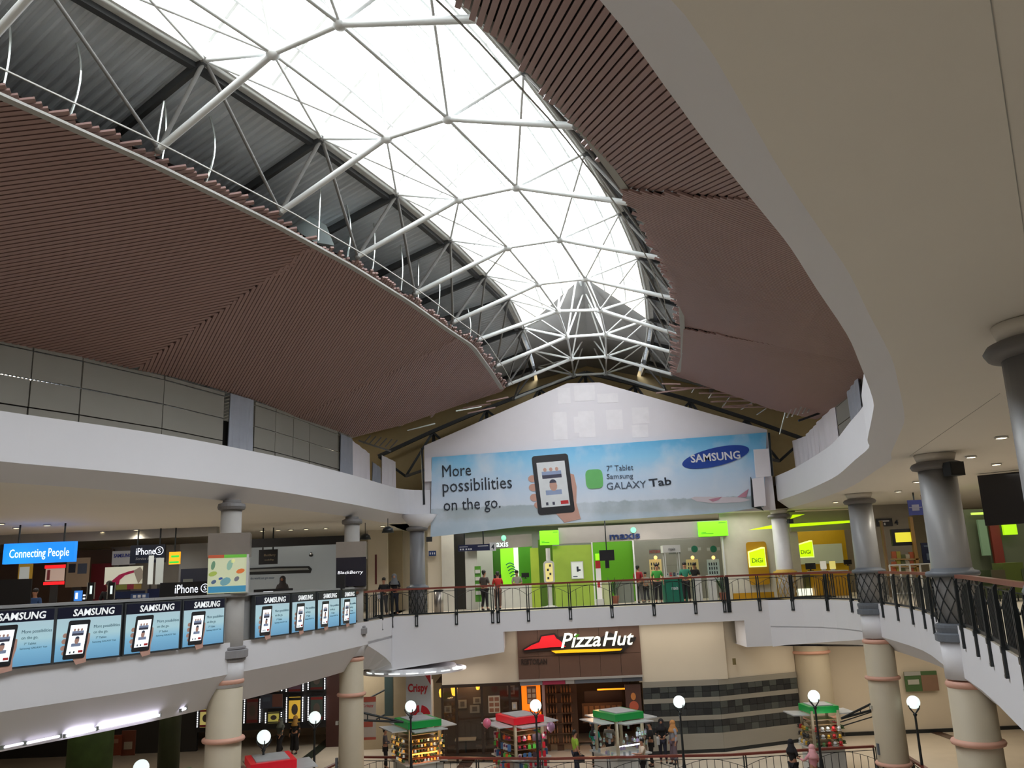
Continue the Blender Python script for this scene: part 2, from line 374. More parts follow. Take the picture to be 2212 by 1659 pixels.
for k in range(-3, 9):
    t = thing('roof_truss', 'white tubular steel roof truss spanning under the skylight, %s' % (['nearest the camera'] + ['further back']*3)[0] if False else 'white tubular steel roof truss', 'truss', fp(k, 0.76, 9.6))
    names = {-3: 'behind the top left corner', -2: 'outermost at top left', -1: 'cut by the top left corner', 0: 'its left foot highest over the brown ceiling edge', 1: 'second in full view from the left', 2: 'third in full view, beside the pale duct', 3: 'fourth in full view from the left', 4: 'fifth in full view, midway along the skylight', 5: 'sixth, where the skylight glass ends', 6: 'last but one before the white gable', 7: 'the last one, right above the white gable', 8: 'half hidden behind the white gable peak'}
    t['label'] = 'white tubular roof truss under the skylight, '+names[k]; t['group'] = 'roof trusses in a row'
    A = fp(k, 0, 10.6); B = fp(k, 1.52, 10.6); Fo = fp(k, -2.9, 9.6); Fr_ = fp(k, 4.3, 9.6); RL = fp(k, SL, ZR); RR = fp(k, SRr, ZR)
    P = lambda m, n, p, q, r: piece('tube', m, n, t, p, q, 2*r, 2*r)
    P(m_steelw, 'strut', A, Fo, 0.07); P(m_steelw, 'strut', B, Fr_, 0.07); P(m_steelw, 'chord', A, B, 0.06)
    P(m_steelw, 'diagonal', A, RL, 0.045); P(m_steelw, 'diagonal', B, RR, 0.045)
    P(m_steelg, 'post', Fo, RL, 0.045); P(m_steelg, 'post', Fr_, RR, 0.045)
    for e, s in ((RL, -1), (RR, 1)):     # dark rafter running down the roof slope
        q = fp(k, (SL-7.5) if s < 0 else (SRr+7.5), ZR-7.5*0.31)
        piece('box', m_steeld, 'rafter', t, e, q, 0.10, 0.18, label='dark steel rafter')
    for n_ in (A, B): piece('node', m_steelw, 'node', t, None, c=n_, d=(0.28, 0.28, 0.24))
    for n_ in (Fo, Fr_, RL, RR): piece('node', m_steelg, 'node', t, None, c=n_, d=(0.18, 0.18, 0.18))
    if k < 8:
        A2 = fp(k+1, 0, 10.6); B2 = fp(k+1, 1.52, 10.6); T = fp(k+0.5, 0.76, TOPZ if k < 7 else 12.2)
        P(m_steelw, 'longitudinal', A, A2, 0.04); P(m_steelw, 'longitudinal', B, B2, 0.04)
        for q in (A, B, A2, B2): P(m_steelw, 'web', q, T, 0.035)
        piece('node', m_steelw, 'node', t, None, c=T, d=(0.26, 0.26, 0.22))
        RL2 = fp(k+1, SL, ZR); RR2 = fp(k+1, SRr, ZR); F2 = fp(k+1, -2.9, 9.6); G2 = fp(k+1, 4.3, 9.6)
        P(m_steelw, 'edge_bar', RL, RL2, 0.045); P(m_steelw, 'edge_bar', RR, RR2, 0.045)
        P(m_steelg, 'brace', RL, F2, 0.038); P(m_steelg, 'brace', RR, G2, 0.038)
        P(m_steelw, 'brace', RL, A2, 0.03); P(m_steelw, 'brace', RL2, A, 0.03); P(m_steelw, 'brace', RR, B2, 0.03)
        if k < 7 and k > -3: P(m_steelw, 'ridge_bar', fp(k-0.5, 0.66, TOPZ), fp(k+0.5, 0.66, TOPZ), 0.04); P(m_steelw, 'ridge_bar', fp(k-0.5, 0.86, TOPZ), fp(k+0.5, 0.86, TOPZ), 0.04)
# skylight glazing: two slopes of panes with bars
KG = 6.2
sky = thing('skylight', 'long bright glazed skylight with white bars over the atrium', 'skylight', fp(2, 0.76, 12.5))
ks = [x/2 for x in range(-8, 12)]+[KG]
ks = [k for k in ks if -4 <= k <= KG]
for a, c in zip(ks[:-1], ks[1:]):
    for s0, s1, z0, z1 in ((SL, 0.76, ZR+0.35, TOPZ+0.25), (SRr, 0.76, ZR+0.35, TOPZ+0.25)):
        for j in range(2):
            f0, f1 = j/2, (j+1)/2
            P0 = fp(a, s0+(s1-s0)*f0, z0+(z1-z0)*f0); P1 = fp(c, s0+(s1-s0)*f0, z0+(z1-z0)*f0); P2 = fp(c, s0+(s1-s0)*f1, z0+(z1-z0)*f1); P3 = fp(a, s0+(s1-s0)*f1, z0+(z1-z0)*f1)
            m_ = MB(); m_.add([P0, P1, P2, P3], [(0, 1, 2, 3)]); m_.build('pane', m_glass, sky)
        piece('box', m_steelw, 'glazing_bar', sky, fp(a, s0, z0), fp(a, s1, z1), 0.07, 0.1)
    for f in (0.33, 0.66):
        for s0 in (SL, SRr): piece('box', m_steelw, 'glazing_bar', sky, fp(a, s0+(0.76-s0)*f, ZR+0.3+(TOPZ-ZR-0.1)*f), fp(c, s0+(0.76-s0)*f, ZR+0.3+(TOPZ-ZR-0.1)*f), 0.05, 0.06)
# gutters along both sides of the glazing
m_gut = mat('pale_gutter_metal', (0.55, 0.55, 0.53), 0.5, noise=0.25, scale=4)
for sd in (SL-0.05, SRr+0.05):
    m_ = MB()
    for a, c in zip(ks[:-1], ks[1:]): m_.beam(fp(a, sd, ZR+0.22), fp(c, sd, ZR+0.22), 0.30, 0.45)
    m_.build('gutter', m_gut, sky)
# corrugated deck: ribbed sheets between the frames, one panel per bay
def deckpanel(name, k0, k1, s0, z0, s1, z1, ribs, parent=None, amp=0.06):
    m_ = MB(); n = ribs*4; A = []; B = []
    for i in range(n+1):
        k = k0+(k1-k0)*i/n; dz = amp*(1 if (i % 4) in (0, 1) else 0)
        A.append(fp(k, s0, z0+dz)); B.append(fp(k, s1, z1+dz))
    m_.strip(A, B); return m_.build(name, m_deck, parent)
deckL = thing('roof_deck', 'grey corrugated metal roof deck left of the skylight', 'roof', fp(2, -6, 10))
deckR = thing('roof_deck', 'grey corrugated metal roof deck right of the skylight behind the slats', 'roof', fp(2, 8, 10))
for k in range(-4, 9):
    for s0, sg, par in ((SL, -1, deckL), (SRr, 1, deckR)):
        deckpanel('deck_panel', k, k+1, s0, ZR+0.18, s0+sg*3.6, ZR+0.18-3.6*0.31, 16, par)
        deckpanel('deck_panel', k, k+1, s0+sg*3.6, ZR+0.18-3.6*0.31, s0+sg*12, ZR+0.18-12*0.31, 16, par)
        m_ = MB(); e = s0+sg*12; m_.strip([fp(k, e, ZR+0.18-12*0.31), fp(k+1, e, ZR+0.18-12*0.31)], [fp(k, e+sg*26, ZR-12*0.31), fp(k+1, e+sg*26, ZR-12*0.31)]); m_.build('deck_panel', m_deck, par)
        for off, wd in ((0.25, 0.14), (3.6, 0.12), (7.0, 0.12)):
            if k < 9: piece('box', m_steelg if off > 1 else m_steeld, 'purlin', par, fp(k, s0+sg*off, ZR+0.06-off*0.31), fp(k+1, s0+sg*off, ZR+0.06-off*0.31), wd, 0.2)
# closed hip at the far end of the skylight, and the roof behind the camera
m_ = MB(); 
m_.add([fp(KG, SL, ZR+0.2), fp(KG, 0.76, TOPZ+0.25), fp(KG, SRr, ZR+0.2), fp(KG+0.9, SRr, ZR-0.05), fp(KG+0.9, 0.76, ZR+0.6), fp(KG+0.9, SL, ZR-0.05)], [(0, 1, 4, 5), (1, 2, 3, 4)])
m_.add([fp(KG+0.9, SL, ZR-0.05), fp(KG+0.9, 0.76, ZR+0.6), fp(KG+0.9, SRr, ZR-0.05), fp(9, SRr, ZR-0.1), fp(9, 0.76, ZR+0.5), fp(9, SL, ZR-0.1)], [(0, 1, 4, 5), (1, 2, 3, 4)])
m_.build('roof_hip', mat('light_grey_deck', (0.30, 0.30, 0.30), 0.5), label='plain grey hipped roof panel closing the far end of the skylight', cat='roof', origin=fp(7, .76, 12))
m_ = MB()
pro = [fp(-4, -30, 6.9), fp(-4, SL-12, ZR+0.2-12*0.31), fp(-4, SL, ZR+0.25), fp(-4, SL, ZR+0.5), fp(-4, 0.76, TOPZ+0.3), fp(-4, SRr, ZR+0.5), fp(-4, SRr, ZR+0.25), fp(-4, SRr+12, ZR+0.2-12*0.31), fp(-4, 32, 6.9)]
m_.strip(pro, [Vector((x, -12, 6.9)) for x in (-40, -30, -22, -20, -16, -12, -8, 10, 32)])
m_.build('ceiling_back', m_soffit, kind='structure')
# portals in the roof opening
for k in range(-4, 7):
    c = fp(k+0.5, 0.76, ZR+0.16) ; d0 = FRM[k][1]; a = math.atan2(d0.y, d0.x)
    ln = (fp(k+1, 0.76, 0)-fp(k, 0.76, 0)).length
    area_light('skylight_portal', c, 5.3, ln*1.08, 1, rot=(0, 0, a), portal=True)
# tan end wall with dark trusses behind the gable
m_ = MB(); m_.add([Vector((-9, 41.0, 3.8)), Vector((17, 41.0, 3.8)), Vector((17, 41.0, 9)), Vector((3.7, 41.0, 13)), Vector((-9, 41.0, 9))], [(0, 1, 2, 3, 4)]); m_.build('wall_gable_end', m_tan, kind='structure')
t = thing('end_truss', 'dark steel truss with crossing members in front of the tan end wall', 'truss', (3.6, 39.3, 8))
for y_ in (39.4,):
    top_ = [(-6.5, 7.2), (-3.9, 8.3), (-1.3, 9.3), (1.3, 10.2), (3.6, 10.9), (6, 10.2), (8.6, 9.3), (11.2, 8.3), (13.8, 7.2)]
    bot_ = [(-5.2, 6.2), (-2.6, 7.0), (0, 8.1), (2.4, 9.3), (4.8, 9.3), (7.3, 8.1), (9.9, 7.0), (12.5, 6.2)]
    for a, c in zip(top_[:-1], top_[1:]): piece('box', m_steeld, 'chord', t, (a[0], y_, a[1]), (c[0], y_, c[1]), 0.16, 0.16)
    for a, c in zip(bot_[:-1], bot_[1:]): piece('box', m_steelg, 'chord', t, (a[0], y_, a[1]), (c[0], y_, c[1]), 0.12, 0.12)
    for i, q in enumerate(bot_):
        for j in (i, i+1): piece('box', m_steeld, 'diagonal', t, (q[0], y_, q[1]), (top_[j][0], y_+0.2, top_[j][1]), 0.11, 0.11)
    for i in range(1, 8):
        piece('box', m_steeld, 'post', t, (top_[i][0], y_+0.3, top_[i][1]), (top_[i][0]+0.15, y_+0.5, 5.6), 0.13, 0.1)
# ================================================================ brown slatted ceilings
def fit(pts):
    P = np.array([list(p) for p in pts]); c = P.mean(0); n = np.linalg.svd(P-c)[2][2]; n = n if n[2] > 0 else -n; return c, n
def facet(parent, poly, plane_pts, d2, pitch, overrun, thick=0.05, jag=None):
    c, n = fit(plane_pts); zf = lambda p: c[2]-(n[0]*(p.x-c[0])+n[1]*(p.y-c[1]))/n[2]
    d = Vector(d2).normalized(); pr = Vector((-d.y, d.x)); P2 = [Vector((p[0], p[1])) for p in poly]
    N = Vector(n); ts = [p.dot(pr) for p in P2]; t = min(ts)+pitch*0.3
    k = 0
    while t < max(ts):
        a = pr*t-d*200; b_ = pr*t+d*200
        for f0, f1 in clip(P2, a, b_):
            p = a.lerp(b_, f0); q = a.lerp(b_, f1)
            if (q-p).length < 0.12: continue
            if overrun:
                r = random.random()*overrun
                if jag: # only ends close to the opening
                    dp = min((p-Vector(x)).length for x in jag); dq = min((q-Vector(x)).length for x in jag)
                    if dp < dq and dp < 1.6: p = p-d*r
                    elif dq < 1.6: q = q+d*r
            p3 = Vector((p.x, p.y, zf(p))); q3 = Vector((q.x, q.y, zf(q)))
            piece('box', m_slat, 'slat', parent, p3, q3, pitch*0.80, thick, up=N); k += 1
        t += pitch
    bk = MB(); bk.add([Vector((p.x, p.y, zf(p)+0.07)) for p in P2], [tuple(range(len(P2)))]); bk.build('backing_sheet', m_void, parent)  # added black sheet stands in for the shaded void above the slats
    return k, (lambda x, y: zf(Vector((x, y))))
TL = lambda k: fp(k, -3.1, 9.42)
TR = lambda k: fp(k, 4.45, 9.5)
def dense(fn, k0, k1, n=10): return [fn(k0+(k1-k0)*i/n) for i in range(n+1)]
def hseg(H, q0, q1):
    P = Path(H); d0 = P.near(q0); d1 = P.near(q1); n = 12; return [P.at(d0+(d1-d0)*i/n)[0].xy for i in range(n+1)]
cl = thing('slatted_ceiling', 'brown slatted timber ceiling on the left with a ragged cut edge', 'ceiling', (-8, 20, 8))
cr = thing('slatted_ceiling', 'brown slatted timber ceiling on the right behind the curved white slab edge', 'ceiling', (8, 20, 8))
def z7(p): return Vector((p[0], p[1], 6.98))
n1 = facet(cl, [p.xy for p in dense(TL, -3, 1.5)]+list(reversed(hseg(HL, (-14.9, 8), (-9.6, 20.6)))), [TL(-1), TL(1.5), z7((-11.3, 17.6)), z7((-9.6, 20.6))], (0.936, 0.35), 0.105, 0.34, jag=[tuple(p.xy) for p in dense(TL, -3, 1.5, 30)])
n2 = facet(cl, [p.xy for p in dense(TL, 1.5, 4.6)]+list(reversed(hseg(HL, (-9.6, 20.6), (-7.3, 27.7)))), [TL(1.5), TL(4.6), z7((-9.6, 20.6)), z7((-7.3, 27.7))], (0.59, -0.81), 0.105, 0.22, jag=[tuple(p.xy) for p in dense(TL, 1.5, 4.6, 30)])
n3 = facet(cl, [p.xy for p in dense(TL, 4.6, 7.05)]+[Vector((-2.4, 34.9)), Vector((-4.6, 34.0))]+list(reversed(hseg(HL, (-7.3, 27.7), (-6.5, 32.6)))), [TL(4.6), TL(7), z7((-7.3, 27.7)), z7((-6.4, 32.6))], (0.45, -0.89), 0.105, 0.5, jag=[tuple(p.xy) for p in dense(TL, 4.6, 7, 30)]+[(-3.4, 34.5), (-4.6, 34)])
r1 = facet(cr, [p.xy for p in dense(TR, -4, 1.75)]+list(reversed(hseg(HR, (-3.2, -4.4), (6.4, 12.6)))), [TR(-1), TR(1.75), z7((1.2, 2.9)), z7((5.6, 10.8))], (0.157, -0.988), 0.115, 0.4, jag=[tuple(p.xy) for p in dense(TR, -4, 1.75, 40)])
r2 = facet(cr, [p.xy for p in dense(TR, 1.75, 4.7)]+list(reversed(hseg(HR, (6.4, 12.6), (10.35, 23.2)))), [TR(1.75), TR(4.7), z7((6.4, 12.6)), z7((10.35, 23.2))], (1, 0.04), 0.115, 0.3, jag=[tuple(p.xy) for p in dense(TR, 1.75, 4.7, 30)])
r3 = facet(cr, [p.xy for p in dense(TR, 4.7, 7.05)]+[Vector((7.0, 35.0)), Vector((8.9, 34.4)), Vector((10.8, 33.9))]+list(reversed(hseg(HR, (10.35, 23.2), (12.05, 32.6)))), [TR(4.7), TR(7), z7((10.35, 23.2)), z7((12.0, 32))], (1, -0.08), 0.115, 0.5, jag=[tuple(p.xy) for p in dense(TR, 4.7, 7, 30)])
for par, fn, k0, k1 in ((cl, TL, -3, 6.9), (cr, TR, -4, 6.7)):
    ps = dense(fn, k0, k1, 44)
    for a, c in zip(ps[:-1], ps[1:]): pass
    m_ = MB()
    for a, c in zip(ps[:-1], ps[1:]): m_.beam(a+Vector((0, 0, -0.05)), c+Vector((0, 0, -0.05)), 0.16, 0.05)
    m_.build('edge_trim', m_trimgrey, par, label='pale grey edge strip')
    m_ = MB()
    off = 0.5 if par is cl else -0.5
    ps2 = [fn(k0+(k1-k0)*i/44)+(FRM[max(-4, min(7, int(k0+(k1-k0)*i/44)))][1]*off) for i in range(45)]
    for a, c in zip(ps2[:-1], ps2[1:]): m_.beam(a+Vector((0, 0, 0.12)), c+Vector((0, 0, 0.12)), 0.025, 0.025)
    m_.build('carrier_bar', m_trimgrey, par, label='thin bright carrier bar')
# loose broken slats at the far right corner and left corner
for (u0, v0, u1, v1) in [(1417, 849, 1520, 836), (1450, 838, 1570, 838), (1510, 849, 1590, 850), (1530, 857, 1650, 857), (1535, 868, 1640, 865), (1565, 878, 1625, 874), (1430, 829, 1470, 830), (1560, 880, 1665, 879)]:
    piece('box', m_slat, 'loose_slat', cr, aty(u0, v0, 35.0), aty(u1, v1, 34.8), 0.09, 0.05)
for (u0, v0, u1, v1) in [(985, 888, 1040, 878), (1000, 882, 1060, 872), (1050, 868, 1098, 858), (1010, 893, 1070, 880), (880, 930, 940, 915)]:
    piece('box', m_hanger if u0 < 1000 else m_slat, 'loose_slat', cl, aty(u0, v0, 34.6), aty(u1, v1, 34.8), 0.07, 0.05)
for (u0, v0, u1, v1) in [(1500, 838, 1494, 848), (1537, 850, 1531, 860), (1624, 870, 1600, 885), (1655, 882, 1634, 896), (1699, 880, 1684, 938), (1578, 855, 1560, 880)]:
    piece('tube', m_hanger, 'hanger_rod', cr, aty(u0, v0, 34.9), aty(u1, v1, 35.0), 0.05, 0.05)
# bright bent hanger strips between deck and the left ceiling
hs = [((10, 0), (8, 180), 0.0, 3), ((153, 55), (152, 245), 0.5, 6), ((338, 160), (350, 345), 0.6, 4), ((363, 175), (335, 320), 0.7, 0), ((452, 245), (445, 388), 1.2, 5), ((693, 400), (688, 470), 2.1, 0), ((743, 423), (751, 545), 2.3, 4), ((806, 470), (803, 582), 2.7, 2), ((864, 520), (866, 620), 3.2, 2), ((904, 555), (903, 642), 3.6, 0), ((950, 615), (944, 680), 4.0, 1), ((976, 600), (976, 690), 4.2, 1), ((1010, 665), (1015, 725), 4.8, 2)]
def pj(P): c = RC.T@(np.array(P)-CP); return 1106-FPX*c[0]/c[2], 829.5+FPX*c[1]/c[2]
KK = [(-1+8*i/800) for i in range(801)]
def k_at_u(u, s_, z): return min(KK, key=lambda k: abs(pj(fp(k, s_, z))[0]-u))
for (a, c, k, bow) in hs:
    kk = k_at_u(c[0], -3.0, 9.5) if c[0] > 20 else 0; q = fp(kk, -3.0, 9.5) if c[0] > 20 else atz(8, 185, 9.5)
    z1 = min((9.5+i*0.02 for i in range(90)), key=lambda z_: abs(pj((q.x, q.y, z_))[1]-a[1])); top_ = Vector((q.x, q.y, z1)); ux = pj(top_)[0]
    rt_ = Vector((RC[0][0], RC[1][0], 0)).normalized(); dist = q.y/FPX; top_ = top_+rt_*((a[0]-ux)*dist)
    pts = [q.lerp(top_, i/8)+rt_*(0.03*bow*math.sin(PI*i/8)) for i in range(9)]
    m_ = MB(); m_.path(pts, 0.022, 5); m_.build('hanger_strip', m_hanger, cl, label='bright bent metal hanger strip')
# pale air duct resting behind the left ceiling edge
c0 = fp(1.75, -3.0, 9.7); A0, ad = FRM[1]; n = np.array([ad.y, -ad.x, 0.])
dq = [hitp(u, v, c0, n) for u, v in [(628, 441), (705, 487), (722, 530), (660, 520), (640, 490)]]
m_ = MB(); m_.prism(dq, (-0.6, 0.78, 0.12), 0.9); m_.build('air_duct', mat('pale_duct_metal', (0.75, 0.88, 0.92), 0.4), label='pale blue sheet metal duct lying behind the left ceiling edge', cat='duct', origin=dq[0])
# ================================================================ hoardings above the slab edges
def hoarding(H, q0, q1, label, far=False, top=6.98, seed=1):
    P = Path(H); d0 = P.near(q0); d1 = P.near(q1); d = d0; rnd = random.Random(seed)
    c = P.at((d0+d1)/2)[0]; t = thing('hoarding', label, 'hoarding', (c.x, c.y, 5.2))
    while d < d1-0.2:
        w = min(rnd.choice([2.4, 2.4, 1.2]), d1-d); p, _ = P.at(d+0.01); q, _ = P.at(d+w-0.01); x = (q-p).normalized()
        nrm = Vector((x.y, -x.x, 0))
        for z0, z1 in ((5.2, 5.55), (5.56, 6.2), (6.21, top-0.12), (top-0.11, top)):
            jit = nrm*rnd.uniform(-0.01, 0.012)
            piece('box', m_board, 'board', t, None, c=(p+q)/2+jit+Vector((0, 0, (z0+z1)/2)), d=((q-p).length-0.015, 0.05, z1-z0-0.02), ax=(x, Vector((-x.y, x.x, 0)), Vector((0, 0, 1))))
        d += w
    return t, P
hoarding(HL, (-14.8, 8.3), (-8.35, 23.9), 'grey boarded hoarding above the left white slab edge', seed=3)
hoarding(HL, (-7.9, 25.1), (-6.35, 32.2), 'grey boarded hoarding between two bluish sheets on the left', seed=5)
def sheet(H, q0, q1, z0, z1, m, label, name='hoarding_sheet', off=0.05, tilt=0.0, par=None):
    P = Path(H); d0 = P.near(q0); d1 = P.near(q1); p = P.at(d0)[0]; q = P.at(d1)[0]; x = (q-p).normalized(); nn = Vector((x.y, -x.x, 0))
    m_ = MB(); N = 10
    A = [p.lerp(q, i/N)+nn*(off+0.02*math.sin(i*2.1))+Vector((0, 0, z0)) for i in range(N+1)]; B = [p.lerp(q, i/N)+nn*(off+0.02*math.cos(i*1.7))+Vector((0, 0, z1+tilt*i/N)) for i in range(N+1)]
    m_.strip(A, B); m_.strip([a-nn*0.03 for a in A], [c-nn*0.03 for c in B]); m_.strip(B, [c-nn*0.03 for c in B])
    return m_.build(name, m, label=label, cat='panel', origin=(p+q)/2+Vector((0, 0, z0)))
sheet(HL, (-8.35, 23.95), (-7.95, 25.05), 5.2, 7.0, m_board2, 'crumpled bluish plastic sheet closing the left hoarding gap')
sheet(HL, (-6.5, 31.0), (-6.3, 32.3), 5.2, 6.9, m_board2, 'bluish plastic sheet near the far end of the left hoarding', off=0.09)
sheet(HL, (-6.3, 32.35), (-6.03, 34.4), 5.2, 6.85, m_gable, 'cream board at the far end of the left slab with a torn top', tilt=-0.25)
sheet(HL, (-6.0, 34.7), (-5.9, 35.6), 5.2, 6.3, m_board2, 'hanging bluish cloth beside the cream board on the left', tilt=-0.15)
sheet(HL, (-5.9, 35.7), (-5.85, 36.9), 5.2, 6.7, m_gable, 'narrow cream board next to the gable on the left', tilt=-0.2)
hoarding(HR, (4.5, 8.4), (11.9, 29.5), 'grey boarded hoarding above the curved right slab edge', seed=9)
sheet(HR, (10.9, 25.2), (11.3, 27.2), 5.2, 7.0, m_board2, 'bluish plastic sheet hanging on the right hoarding', off=-0.12)
sheet(HR, (11.95, 29.6), (12.15, 32.6), 5.2, 6.95, m_gable, 'large patched cream board on the right beside the gable', tilt=-0.1, off=-0.02)
sheet(HR, (12.15, 32.65), (12.25, 34.3), 5.2, 6.8, m_gable, 'cracked cream board with a ragged top on the right', tilt=-0.15, off=-0.02)
sheet(HR, (12.25, 34.35), (12.3, 36.3), 5.2, 6.6, m_gable, 'narrow cracked cream board touching the gable on the right', tilt=0.1, off=-0.02)
# small ladder-like truss over the hoarding ends
t = thing('ledge_truss', 'dark ladder truss above the right hoarding top', 'truss', (11.5, 28, 7.1))
for i in range(10):
    f = i/9; p = aty(1700+100*f, 902-26*f, 31.5); piece('box', m_hanger, 'rung', t, p, p+Vector((0.18, 0, 0.3)), 0.12, 0.04)
piece('box', m_black, 'rail_bar', t, aty(1725, 909, 31.5), aty(1805, 880, 31.5), 0.08, 0.08)
t = thing('ledge_truss', 'dark ladder truss above the left hoarding end', 'truss', (-6.3, 33, 7.1))
for i in range(6):
    f = i/5; p = aty(785+58*f, 958+10*f, 33.8); piece('box', m_steelg, 'rung', t, p, p+Vector((0.3, 0, 0.32)), 0.05, 0.04)
piece('box', m_steelg, 'rail_bar', t, aty(775, 952, 33.8), aty(845, 975, 33.8), 0.1, 0.06)
for H_, q0, q1, o_ in ((L_EDGE, (-13.9, 8.3), (-5.2, 34.4), 1.05), (R_EDGE, (3.7, 8.7), (11.3, 36.3), -1.05)):
    P = Path(offset(H_, o_)); d0 = P.near(q0); d1 = P.near(q1); n = 30; m_ = MB(); pp = [P.at(d0+(d1-d0)*i/n)[0] for i in range(n+1)]
    m_.strip([p+Vector((0, 0, 5.2)) for p in pp], [p+Vector((0, 0, 6.2)) for p in pp]); m_.build('trim_%d' % (40 if o_ > 0 else 41), m_dark, kind='structure')  # added dark strip behind the boards to stop light leaking through gaps
# ================================================================ gable wall and the hung banner
YG = 36.5
gl = [(916, 963), (1225, 828), (1295, 826), (1657, 928)]
G = [aty(u, v, YG) for u, v in gl]
m_ = MB(); m_.prism([Vector((G[0].x, YG, 3.75))]+G+[Vector((G[3].x, YG, 3.75))], (0, 1, 0), 0.15)
gw = m_.build('wall_gable', m_gable, kind='structure')
for (u0, v0, u1, v1) in [(1240, 832, 1285, 866), (1205, 838, 1232, 872), (1250, 888, 1285, 945), (1290, 850, 1335, 870), (1310, 885, 1345, 928), (1365, 880, 1402, 915), (1195, 890, 1225, 950), (1240, 900, 1250, 935), (1365, 918, 1400, 945)]:
    F, w, h = fpx(u0, v0, u1, v1, YG-0.004); m_ = MB(); fbox(m_, F, 0, 0, w, h, 0, 0.008); m_.build('patch', m_patch, gw, label='paler patch on the boards')
YN = YG-0.16
bn = thing('banner', 'wide blue sky advertising banner with tablet and lettering under the gable', 'banner', aty(1290, 1050, YN))
def bm():
    m = bpy.data.materials.new('banner_print'); m.use_nodes = True; nt = m.node_tree; b = nt.nodes['Principled BSDF']; b.inputs['Roughness'].default_value = 0.55
    tc = nt.nodes.new('ShaderNodeTexCoord'); sp = nt.nodes.new('ShaderNodeSeparateXYZ'); nt.links.new(tc.outputs['Object'], sp.inputs[0])
    mr = nt.nodes.new('ShaderNodeMapRange'); mr.inputs[1].default_value = -1.6; mr.inputs[2].default_value = 2.0; nt.links.new(sp.outputs[2], mr.inputs[0])
    cr_ = nt.nodes.new('ShaderNodeValToRGB'); e = cr_.color_ramp.elements; e[0].position = 0; e[0].color = sr(185, 205, 222)+(1,); e[1].position = 1; e[1].color = sr(105, 190, 240)+(1,)
    for p, c in ((0.10, (190, 207, 222)), (0.16, (182, 194, 202)), (0.27, (172, 186, 194)), (0.285, (215, 226, 242)), (0.55, (198, 222, 248)), (0.8, (150, 212, 250))):
        x = e.new(p); x.color = sr(*c)+(1,)
    nz = nt.nodes.new('ShaderNodeTexNoise'); nz.inputs['Scale'].default_value = 0.55; nz.inputs['Detail'].default_value = 6; nt.links.new(tc.outputs['Object'], nz.inputs['Vector'])
    r2 = nt.nodes.new('ShaderNodeMapRange'); r2.inputs[1].default_value = 0.5; r2.inputs[2].default_value = 0.72; nt.links.new(nz.outputs['Fac'], r2.inputs[0])
    nn = nt.nodes.new('ShaderNodeMath'); nn.operation = 'MULTIPLY'; nn.inputs[1].default_value = 0.7; nt.links.new(r2.outputs[0], nn.inputs[0])
    mx = nt.nodes.new('ShaderNodeMix'); mx.data_type = 'RGBA'; mx.inputs[7].default_value = sr(228, 236, 250)+(1,)
    # small wobble on the horizon line
    ad = nt.nodes.new('ShaderNodeMath'); ad.operation = 'MULTIPLY_ADD'; ad.inputs[1].default_value = 0.05; n3_ = nt.nodes.new('ShaderNodeTexNoise'); n3_.inputs['Scale'].default_value = 4
    nt.links.new(tc.outputs['Object'], n3_.inputs['Vector']); nt.links.new(n3_.outputs['Fac'], ad.inputs[0]); nt.links.new(mr.outputs[0], ad.inputs[2])
    nt.links.new(ad.outputs[0], cr_.inputs[0]); nt.links.new(cr_.outputs[0], mx.inputs[6]); nt.links.new(nn.outputs[0], mx.inputs[0]); nt.links.new(mx.outputs[2], b.inputs['Base Color']); return m
m_ban = bm()
bp = [aty(u, v, YN) for u, v in [(933, 988), (1656, 934), (1650, 1095), (1560, 1108), (1300, 1125), (1130, 1137), (1000, 1152), (930, 1160)]]
m_ = MB(); m_.prism(bp, (0, 1, 0), 0.05); m_.build('cloth', m_ban, bn)
m_ink = mat('dark_blue_ink', sr(40, 48, 62), 0.6); m_ink2 = mat('slate_ink', sr(75, 88, 108), 0.6)
def slant(u0, v0, u1, v1, y=YN-0.02):      # frame whose baseline runs between two pixels
    a = aty(u0, v0, y); b_ = aty(u1, v1, y); r = (b_-a); L_ = r.length; r.normalize(); return Fr(a, r, Vector((0, 0, 1))-r*r.z), L_
F, w = slant(956, 1031, 1018, 1027); text('More', F, 0, 0, w, 0.52, 0.01, m_ink, bn, bold=0.0)
F, w = slant(957, 1073, 1107, 1063); text('possibilities', F, 0, 0, w, 0.72, 0.01, m_ink, bn, bold=0.0)
F, w = slant(959, 1112, 1082, 1105); text('on the go.', F, 0, 0, w, 0.66, 0.01, m_ink, bn, bold=0.0)
F, w = slant(1311, 1018, 1368, 1015); text('7" Tablet', F, 0, 0, w, 0.25, 0.01, m_ink2, bn)
F, w = slant(1311, 1038, 1368, 1036); text('Samsung', F, 0, 0, w, 0.28, 0.01, m_ink2, bn)
F, w = slant(1311, 1058, 1396, 1053); text('GALAXY', F, 0, 0, w, 0.30, 0.01, m_ink2, bn)
F, w = slant(1403, 1052, 1451, 1047); text('Tab', F, 0, 0, w, 0.34, 0.01, m_ink, bn, bold=0.015)
# plain green emblem
F, w = slant(1268, 1052, 1302, 1050); m_ = MB(); g_ = []
for i in range(28):
    a = 2*PI*i/28; g_.append(F.p(w/2+w*0.55*math.copysign(abs(math.cos(a))**0.5, math.cos(a)), 0.33+0.42*math.copysign(abs(math.sin(a))**0.5, math.sin(a))))
m_.prism(g_, F.n, 0.012); m_.build('emblem', mat('emblem_green', sr(110, 190, 110), 0.6), bn, label='green rounded emblem')
